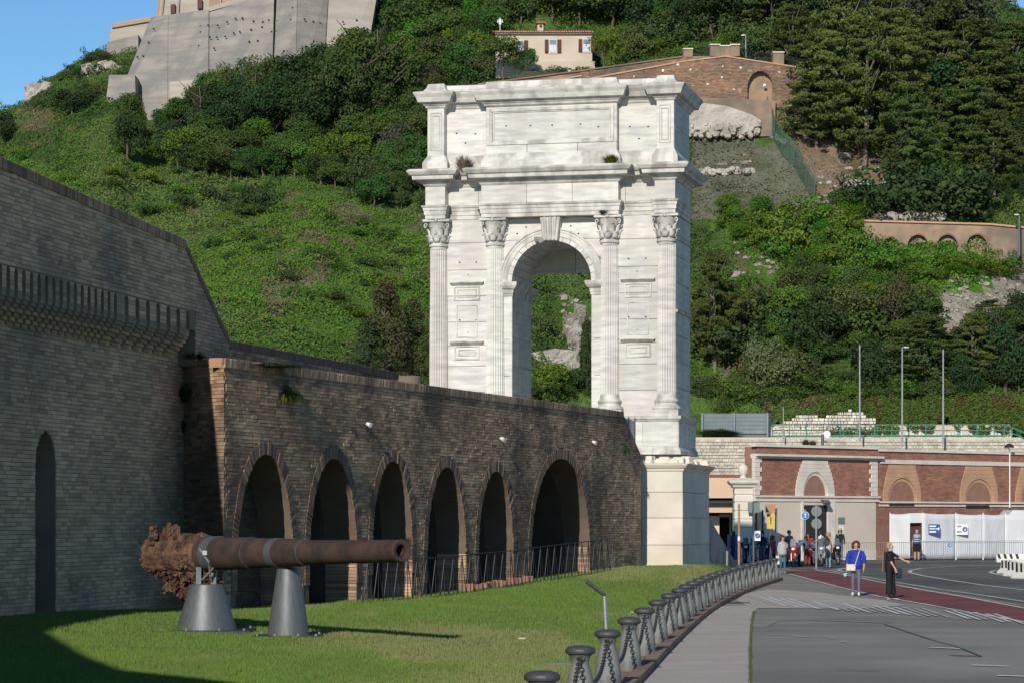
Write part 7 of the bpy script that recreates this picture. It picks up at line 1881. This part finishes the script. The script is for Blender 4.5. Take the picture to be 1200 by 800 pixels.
# the house on the hill
hsD = hit(640, 84) - 1; ho = thing('house', 'small cream house with a red tiled roof and brown shutters on the wooded hill', 'house', tuple(P(640, 82, hsD)))
def hb(m, p0, p1, y0, y1, d0, d1): a, b = P(p0, y0, hsD), P(p1, y1, hsD); m.bx((a.x, hsD + d0, b.z), (b.x, hsD + d1, a.z)); return m
m = MB(); hb(m, 581, 694, 40, 92, 0, 6); m.build('wall', 'stucco', ho)
m = MB(); hb(m, 605, 697, 73, 95, -.35, .1); m.build('plinth', 'stucco', ho)
m = MB(); hb(m, 580, 695, 37.5, 40.5, -.25, 6.2); m.build('eaves', 'stone_pale', ho)
m = MB(); a, b = P(577, 39, hsD), P(690, 37, hsD); zr = P(0, 28.5, hsD).z
ze = a.z
R0, R1 = Vector((a.x, hsD - .4, ze)), Vector((b.x + .3, hsD - .4, ze)); R2, R3 = Vector((b.x + .3, hsD + 6.5, ze)), Vector((a.x, hsD + 6.5, ze)); T0, T1 = Vector((P(610, 0, hsD).x, hsD + 3, zr)), Vector((b.x - .2, hsD + 3, zr))
rows = 9; rf = MB(); rf.add([R0, R1, R2, R3, T0, T1], [(0, 1, 5, 4), (1, 2, 5), (2, 3, 4, 5), (3, 0, 4), (3, 2, 1, 0)]); ro = rf.build('roof', 'tile_red', ho)
tl = MB(); n_ = 42
for i in range(n_):
    t0 = (i + .5) / n_; e0 = R0.lerp(R1, t0); e1 = Vector((min(max(e0.x, T0.x), T1.x), T0.y, T0.z)) if e0.x > T0.x else R0.lerp(T0, (e0.x - R0.x) / (T0.x - R0.x))
    tl.tube([e0 + Vector((0, -.03, .03)), e1 + Vector((0, 0, .06))], .075, 5)
tl.build('roof_tile', 'tile_red', ho, kind='stuff')
m = MB(); hb(m, 630, 637, 24, 36, 1.2, 1.8); ch = m.build('chimney', 'stucco', ho)
m = MB(); hb(m, 628.5, 639, 22.6, 24.6, 1.0, 2.0); m.build('chimney_cap', 'tile_red', ho); m = MB(); hb(m, 632.5, 635.5, 26.5, 29, 1.15, 1.25); m.build('flue', 'hole', ho)
for x, yt, yb in ((609, 48, 62), (648, 47, 62.5), (687.5, 46.5, 61.5)):
    fr_ = MB(); hb(fr_, x - 5, x + 5, yt - .6, yb + 1, -.06, .05); f_ = fr_.build('window', 'stone_pale', ho); f_['_w'] = 1
    m = MB(); hb(m, x - 4, x + 4, yt + .3, yb, -.09, -.05); m.build('pane', 'glass', f_, world=False)
    m = MB(); hb(m, x - 3.9, x + 3.9, yt + 6, yb - .1, -.11, -.08); m.build('curtain', 'curtain', f_, world=False)
    for q in f_.children: q.data.transform(Matrix.Translation(-world_loc(ho)))
    for a, b in ((x - 9.6, x - 5.2), (x + 5.2, x + 9.6)):
        m = MB(); hb(m, a, b, yt, yb, -.12, -.02); m.build('shutter', 'shutter', ho)
t = thing('tv_antenna', 'white television antenna on a mast beside the house on the hill', 'antenna', tuple(P(586, 36, hsD)))
m = MB(); m.tube([P(586, 40, hsD + 1), P(586, 21, hsD + 1)], .03, 5); m.build('mast', 'sign_white', t)
m = MB()
for dx in (-3, -1, 1, 3): m.tube([P(586 + dx, 30 - abs(dx) * 1, hsD + 1), P(586 + dx * .8, 22 + abs(dx) * .5, hsD + 1)], .035, 5)
m.tube([P(583, 26, hsD + 1), P(589, 26, hsD + 1)], .03, 5); m.build('elements', 'sign_white', t)
for px, py, h_, w_, kd, lb in ((708, 84, 56, 44, 'bright', 'bright yellow green creeper clad tree at the right wall of the house'), (720, 86, 46, 30, 'bright', 'bright green bush right of the creeper tree by the house'), (590, 92, 52, 56, 'broad', 'leafy tree in front of the left end of the house'), (616, 94, 40, 30, 'broad', 'slim young tree before the first window of the house'),
                               (655, 90, 12, 60, 'shrub', 'low hedge before the plinth of the house'), (684, 88, 10, 34, 'shrub', 'low green bush at the right foot of the house')):
    tree(px, py, h_, kd, lb, wpx=w_, D=hsD - 2.2)
m = MB(); m.prism([P(598, 97, hsD - 4), P(676, 97, hsD - 4), P(664, 83, hsD - 3), P(612, 84, hsD - 3)], (0, 3, 0)); tag(m.build('grass_roof', 'hill' if False else 'leaf_grey'), 'grey green sloping bank with a pale edge before the house', 'bank')
m = MB(); m.prism([P(676, 97, hsD - 4.2), P(682, 97, hsD - 4.2), P(668, 82, hsD - 3.2), P(664, 82, hsD - 3.2)], (0, 3, 0)); tag(m.build('bank_kerb', 'stone_pale'), 'pale sloping kerb beside the bank before the house', 'kerb')

# brick fortification
bfD = hit(860, 152) - .5; bf = thing('brick_fortification', 'old brown brick rampart with merlons and a blind arch above the grey slope', 'rampart', tuple(P(860, 110, bfD)))
def bq(px, py, d_=0.0): return P(px, py, bfD + d_)
an = [(876 + 15 - 15 * math.cos(PI * k / 14), 104 - 21 * math.sin(PI * k / 14)) for k in range(15)]
outl = [(560, 190), (560, 100), (682, 84), (752, 74), (800, 66.5), (850, 66), (915, 75), (950, 82), (985, 90), (985, 150), (952, 175), (920, 190), (906, 190), (906, 104)] + an[::-1][1:-1] + [(876, 104), (876, 190)]
m = MB(); m.prism([bq(*p) for p in outl], (0, 3, 0)); m.build('wall_core', 'brick_hill_back', bf)
m = MB(); m.prism([bq(872, 135, .5), bq(910, 135, .5), bq(910, 80, .5), bq(872, 80, .5)], (0, 1, 0)); m.build('niche_back', 'brick_hill_back', bf)
def keep_bf(u_, z_):
    X_ = x0b + u_; px = X_ / bfD * F + 600; py = HY - (z_ - H) / bfD * F
    k = inpoly(px, py, [(p[0], p[1] + .8) if p[1] < 100 else p for p in outl])
    return k & (py < 178 + 0 * px) & (r_m(px, py) > .24)
def r_m(px, py): return fbm(px * .09, py * .12, 77)
x0b = bq(675, 0).x
brick_skin('brick_course', bf, 'brick_old', np.array([x0b, bfD - .0, 0]), Vector((1, 0, 0)), Vector((0, -1, 0)), bq(960, 0).x - x0b, bq(0, 160).z, bq(0, 62).z, keep_bf, bw=.3, bh=.105, gap=.02, gx=.02, seed=44, proud=(.0, .06))
m = MB()
for k in range(14):
    a0, a1 = PI * k / 14, PI * (k + 1) / 14 - .02
    m.prism([P(891 - r_[0] * math.cos(q), 104 - r_[0] * 1.35 * math.sin(q), bfD) for r_, q in (((15.2,), a0), ((15.2,), a1), ((17.6,), a1), ((17.6,), a0))], (0, -.1, 0))
m.build('arch_ring', 'brick_red', bf, kind='stuff')
for p0, p1, y0, y1 in ((801, 812, 58, 67), (832.5, 844, 53, 66), (844, 856, 54.5, 66), (856, 867, 53, 66), (906, 919, 62, 76)):
    m = MB(); m.prism([bq(p0, y1, -.1), bq(p1 - .2, y1, -.1), bq(p1 - .2, y0, -.1), bq(p0, y0, -.1)], (0, 1.2, 0)); m.build('merlon', 'brick_hill_back', bf)
    m = MB(); m.prism([bq(p0 - .5, y0, -.2), bq(p1 + .3, y0, -.2), bq(p1 + .3, y0 - 1.4, -.2), bq(p0 - .5, y0 - 1.4, -.2)], (0, 1.4, 0)); m.build('merlon_cap', 'stone_pale', bf)
for (a, b) in (((560, 98), (682, 82)), ((682, 82), (800, 65.5))):
    m = MB(); m.prism([bq(a[0], a[1] + 1.6, -.15), bq(b[0], b[1] + 1.6, -.15), bq(b[0], b[1], -.15), bq(a[0], a[1], -.15)], (0, .8, 0)); m.build('coping', 'brick_old', bf)
    m = MB(); m.prism([bq(a[0], a[1] + 12.6, -.12), bq(b[0], b[1] + 7.6, -.12), bq(b[0], b[1] + 6, -.12), bq(a[0], a[1] + 11, -.12)], (0, .3, 0)); m.build('string_course', 'stone_orange', bf)
m = MB(); m.prism([bq(800, 73, -.12), bq(850, 66.8, -.12), bq(950, 82, -.12), bq(950, 80.4, -.12), bq(850, 65.2, -.12), bq(800, 71.4, -.12)], (0, .3, 0)); m.build('string_course', 'stone_orange', bf)
m = MB()
for px, py in ((793, 68), (794, 76), (777, 83), (809, 82), (847, 78), (868, 80), (846, 91), (829, 99), (860, 105), (896, 100), (913, 85), (848, 56), (743, 90), (890, 126), (848, 63)): m.ball(bq(px, py, .0), (rt_.uniform(.07, .15), .08, rt_.uniform(.06, .13)), 7, jit=.35)
m.build('marker_stone', 'sign_white', bf, kind='stuff')
m = MB(); m.prism([bq(812, 160, -.7), bq(908, 160, -.7), bq(909, 118, -.5), bq(812, 114, -.5)], (0, 1.2, 0)); m.build('lower_wall', 'brick_hill_back', bf)
m = MB(); m.prism([bq(x_, y_, -.85) for x_, y_ in ((800, 124), (824, 121), (850, 124), (868, 130), (882, 135), (892, 142), (889, 149), (880, 151), (872, 156), (862, 151), (850, 153), (838, 149), (826, 154), (812, 151), (800, 156))], (0, 1.6, 0))
rr5 = random.Random(6)
for i in range(70): m.ball(bq(rr5.uniform(806, 888), rr5.uniform(146, 160), -.9), (rr5.uniform(.12, .3),) * 3, 7, jit=.3, rnd=rr5)
tag(m.build('rough_footing', 'rock_white'), 'pale whitish crumbling footing below the brick fortification', 'footing')
m = MB(); 
p0_, p1_ = onhill(898, 148), onhill(925, 168)
sl0, sl1 = onhill(890, 156), onhill(916, 176); m.prism([sl0 + Vector((-.5, 0, -.5)), sl0 + Vector((.5, 0, .3)), sl1 + Vector((.5, 0, .25)), sl1 + Vector((-.6, 0, -.6))], (0, .8, 0)); tag(m.build('concrete_ramp', 'rock'), 'pale concrete slab sloping down below the fortification', 'slab')
t = thing('iron_fence', 'dark green iron fence between the merlons on the fortification', 'fence', tuple(bq(880, 64, 1)))
for x0, x1, ya, yb in ((812, 832, 67, 64), (867, 906, 67, 74), (919, 945, 75, 80)):
    n_ = int((x1 - x0) / 1.6)
    for i in range(n_ + 1):
        x = x0 + (x1 - x0) * i / n_; y = ya + (yb - ya) * i / n_; m = MB(); m.tube([bq(x, y + 1, 1), bq(x, y - 10, 1)], .022, 4); m.build('bar', 'steel_dark', t)
    m = MB(); m.tube([bq(x0, ya - 9.5, 1), bq(x1, yb - 9.5, 1)], .03, 4); m.build('rail', 'steel_dark', t)
def lamp(px, yb, yt, D, lb, side=0, hd_=3, mt='steel_light', r_=.05):
    a = P(px, yb, D); b = P(px, yt, D); t = thing('lamp_post', lb, 'lamp post', tuple(a)); m = MB(); m.tube([a, b], [r_ * 1.25, r_ * .8], 8); m.build('pole', mt, t)
    if side:
        m = MB(); m.tube([b, P(px + side * .5, yt - 1, D), P(px + side, yt - .5, D)], .03, 5); m.build('arm', mt, t)
        c_ = P(px + side, yt, D); m = MB(); m.box(c_, (hd_ / F * D, .3, 1.2 / F * D)); m.build('lamp_head', 'sign_white' if mt != 'green' else mt, t, bevel=.02)
    return t
lamp(874, 68, 42, bfD + 2.5, 'small street lamp on the road behind the fortification merlons', -3.5, 4, 'steel_light', .04)
# green netting fence down the slope
nm_ = bpy.data.materials.new('netting'); nm_.use_nodes = True; nt_ = nm_.node_tree; b_ = nt_.nodes['Principled BSDF']; b_.inputs['Base Color'].default_value = (.06, .14, .1, 1); b_.inputs['Alpha'].default_value = .28; b_.inputs['Roughness'].default_value = .9; M['netting'] = nm_
t = thing('netting_fence', 'green netting fence on poles running down the bare slope', 'fence', tuple(onhill(925, 180)))
npz = [(897, 142), (905, 162), (916, 182), (930, 200), (944, 222), (954, 240)]
nps = [onhill(*q) for q in npz]
for a, b in zip(nps, nps[1:]):
    m = MB(); m.prism([a + Vector((0, -.3, -.3)), b + Vector((0, -.3, -.3)), b + Vector((0, -.3, 1.6)), a + Vector((0, -.3, 1.6))], (0, .02, 0)); m.build('net', 'netting', t)
for a in nps: m = MB(); m.tube([a + Vector((0, -.3, -.5)), a + Vector((0, -.3, 1.8))], .025, 5); m.build('pole', 'net_green', t)

# lower retaining wall with blind arches
rw0 = onhill(1015, 296); rwD = rw0.y - .6; rw = thing('retaining_wall', 'ochre brick retaining wall with blind arches above the vivid ivy', 'wall', tuple(P(1100, 290, rwD)))
RWa, RWb = P(1013, 259, rwD), P(1215, 268.5, rwD)
def rq(px, py): return P(px, py, rwD)
pts = [(1013, 318)]
for c_, r_ in ((1043.5, 9), (1075.5, 12), (1110, 12), (1144.5, 12)):
    pts += [(c_ - r_, 318)] + [(c_ - r_ * math.cos(PI * k / 12), 288 - r_ * 1.05 * math.sin(PI * k / 12)) for k in range(13)] + [(c_ + r_, 318)]
pts += [(1215, 318), (1215, 268.5), (1160, 263), (1013, 259)]
m = MB(); m.prism([rq(*p) for p in pts], (0, .6, 0)); m.build('wall_face', 'brick_hill_back', rw)
m = MB(); m.prism([P(1014, 318, rwD + .38), P(1214, 318, rwD + .38), P(1214, 270, rwD + .38), P(1014, 262, rwD + .38)], (0, 1, 0)); m.build('niche_back', 'brick_hill_back', rw)
m = MB(); m.prism([rq(1012.5, 260), rq(1160, 264), rq(1216, 269.5), rq(1216, 267.5), rq(1160, 262), rq(1012.5, 258)], (0, -.15, 0)); m.build('coping', 'stone_orange', rw)
m = MB(); m.prism([rq(1013, 318), rq(1013, 259.5), P(1008, 264, rwD + 3), P(1008, 318, rwD + 3)], (1, .3, 0)); m.build('end_wall', 'rock', rw)
for c_, r_ in ((1043.5, 9), (1075.5, 12), (1110, 12), (1144.5, 12)):
    m = MB()
    for k in range(16):
        a0, a1 = PI * k / 16, PI * (k + 1) / 16 - .01
        m.prism([rq(c_ - q[0] * math.cos(q[1]), 288 - q[0] * 1.05 * math.sin(q[1])) for q in ((r_, a0), (r_, a1), (r_ + 1.8, a1), (r_ + 1.8, a0))], (0, -.06, 0))
    m.build('arch_ring', 'brick_old', rw, kind='stuff')
lamp(1194.5, 300, 252, rwD - 1.5, 'grey street lamp at the right end of the arched retaining wall', -3.5, 5, 'steel_grey', .07)

# ============================================================ TERRACE BEHIND THE BUILDING
zt = 7.3
te = MB(); te.prism([P(812, 0, 161.6).xy.to_3d() + Vector((0, 0, -.5)), P(1330, 0, 161.6).xy.to_3d() + Vector((0, 0, -.5)), P(1330, 0, 182).xy.to_3d() + Vector((0, 0, -.5)), P(700, 0, 182).xy.to_3d() + Vector((0, 0, -.5)), P(780, 0, 161.6).xy.to_3d() + Vector((0, 0, -.5))], (0, 0, zt + .45))
tag(te.build('terrace', 'stone_pale'), kind='structure')
tw = thing('terrace_wall', 'tall pale wall of small white stone blocks beside the marble arch', 'wall', tuple(P(850, 540, 161.2)))
twx0, twx1 = P(808, 0, 161.2).x, P(1330, 0, 161.2).x
m = MB(); m.bx((twx0, 161.35, 0), (twx1, 161.6, zt)); m.build('wall_core', 'stucco', tw)
brick_skin('stone_course', tw, 'block_white', np.array([twx0, 161.35, 0]), Vector((1, 0, 0)), Vector((0, -1, 0)), twx1 - twx0, 4.6, zt, lambda u_, z_: (np.floor(z_ / .23) % 7 != 3) | ((u_ * 1.1) % 1 > .3), bw=.3, bh=.2, gap=.04, gx=.04, seed=51, proud=(.02, .12))
# second, ivy topped wall behind
iw = thing('ivy_wall', 'broken pale stone wall half covered in ivy behind the terrace railing', 'wall', tuple(P(1000, 500, 170)))
ix0, ix1 = P(898, 0, 170).x, P(1185, 0, 170).x
m = MB(); m.bx((ix0, 170.0, 6.5), (ix1, 170.6, 8.4)); m.build('wall_core', 'stucco', iw)
brick_skin('stone_course', iw, 'block_white', np.array([ix0, 170.0, 0]), Vector((1, 0, 0)), Vector((0, -1, 0)), ix1 - ix0, 6.9, 9.6, lambda u_, z_: z_ < 7.75 + 1.9 * np.clip(fbm(u_ * .35, 0 * u_, 5) - .35, 0, 1) * 2.2 * (u_ < 7) + .2 * fbm(u_, z_, 6), bw=.3, bh=.19, gap=.04, gx=.04, seed=52, proud=(.02, .2))
# ivy sheet hanging down the bank
N = 26000; r = np.random.default_rng(71); pxs = r.uniform(898, 1200, N); D_ = 169.9
top_ = 8.6 + 1.6 * fbm(pxs * .05, 0 * pxs, 8); low_ = 7.5 + 1.1 * np.clip(fbm(pxs * .045, 0 * pxs, 9) * 2 - .9, 0, 1) * 1.2 + .5 * (fbm(pxs * .3, 0 * pxs, 10))
zz = low_ + (top_ + .8 - low_) * r.random(N); P0 = np.stack([(pxs - 600) / F * D_, D_ + (zz - 8) * .6 - r.random(N) * .3 + .1, zz], 1)
V, Fq = leaves(P0, r.uniform(.1, .22, N), r, out=np.tile([[0, -.9, .3]], (N, 1)))
cI = np.array([.075, .12, .025]) * r.uniform(.6, 1.4, (N, 1)) * np.where(pxs[:, None] < 960, [[1.25, 1.15, 1.6]], [[1, 1, 1]]); cI[fbm(pxs * .07, zz, 12) > .62] *= [1.3, .75, 1.2]
tag(obj('ivy', npmesh('ivy', V, Fq, 'leaf', cols=cI)), 'ivy trailing down over the broken stone wall behind the railing', 'ivy', kind='stuff')
# sheet metal fence
fe = thing('sheet_metal_fence', 'pale blue grey corrugated sheet metal fence above the stone block wall', 'fence', tuple(P(860, 505, 163)))
for a, b in ((822, 859), (862, 898.5)):
    for k in range(5):
        y0 = 507.5 - k * 4.7; m = MB()
        q0, q1, q2, q3 = P(a, y0, 163), P(b, y0, 163), P(b, y0 - 4.4, 163), P(a, y0 - 4.4, 163)
        m.prism([q0 + Vector((0, .0, 0)), q1, q2 + Vector((0, -.1, 0)), q3 + Vector((0, -.1, 0))], (0, .05, 0)); m.build('slat', 'corrug', fe)
for x in (823, 860.5, 899.5): m = MB(); m.tube([P(x, 511, 162.8), P(x, 483.5, 162.8)], .06, 6); m.build('post', 'corrug', fe)
m = MB(); m.bx((P(900, 0, 163).x, 162.8, zt), (P(903, 0, 163).x, 163.4, P(0, 485, 163).z)); m.build('end_panel', 'steel_dark', fe)
m = MB(); m.bx((P(822, 0, 163).x, 163.12, zt), (P(899, 0, 163).x, 163.2, P(0, 484, 163).z)); m.build('backing', 'steel_grey', fe)
for px, lb, s_ in ((830, 'dry brown weeds at the left foot of the sheet metal fence', .5), (845, 'green weeds at the foot of the sheet metal fence', .55), (853, 'small green weeds right of the others below the sheet metal fence', .4)): tuft('weed_tuft', lb, 'plant', P(px, 510, 162.2), 1.4, s_, 90, 'leaf_olive', lean=1, seed=px)
# green railing
rl_ = thing('green_railing', 'green painted metal railing along the terrace above the brick building', 'railing', tuple(P(1050, 510, 162.3)))
xs2 = list(range(905, 1178, 20))
for x in xs2 + [1177]:
    m = MB(); m.tube([P(x, 512, 162.3), P(x, 497.5, 162.3)], .035, 6); m.build('post', 'green_rail', rl_)
for y0, y1 in ((497.5, 497), (504, 503.8), (510.5, 510.2)):
    m = MB(); m.tube([P(904, y0, 162.3), P(1177, y1, 162.3)], .035 if y0 < 510 else .07, 6); m.build('rail', 'green_rail', rl_)
for dy in (0, 6.5): m = MB(); m.tube([P(1177, 497 + dy, 162.3), P(1204, 508 + dy, 161)], .04, 6); m.build('stair_rail', 'green_rail', rl_)
for x, y in ((1186, 501), (1196, 505)): m = MB(); m.tube([P(x, y, 161.8), P(x, y + 15, 161.8)], .035, 6); m.build('post', 'green_rail', rl_)
lamp(1007.5, 516, 404, 159.5, 'bare grey lamp pole above the brick building, leftmost of the three tall poles'); lamp(1057.3, 523, 407, 159, 'grey lamp pole with a white lamp head, middle of the three tall poles', 4.6, 5.5); lamp(1105.3, 520, 409, 160, 'bare grey lamp pole, rightmost of the three tall poles above the building')
lamp(918, 516, 476, 160.5, 'short thin pale pole by the left end of the green railing', 0, r_=.035)
# small white building at the top right
hD = 238; q = P(1172, 6, hD); m = MB(); m.bx((P(1164, 0, hD).x, hD, q.z - 3), (P(1180, 0, hD).x, hD + 5, P(0, -8, hD).z)); tag(m.build('hut', 'stucco'), 'corner of a white building on the hilltop at the top right', 'building')
print('TREES', NT[0], 'BLOCKS', NB[0], 'OBJ', len(bpy.data.objects))
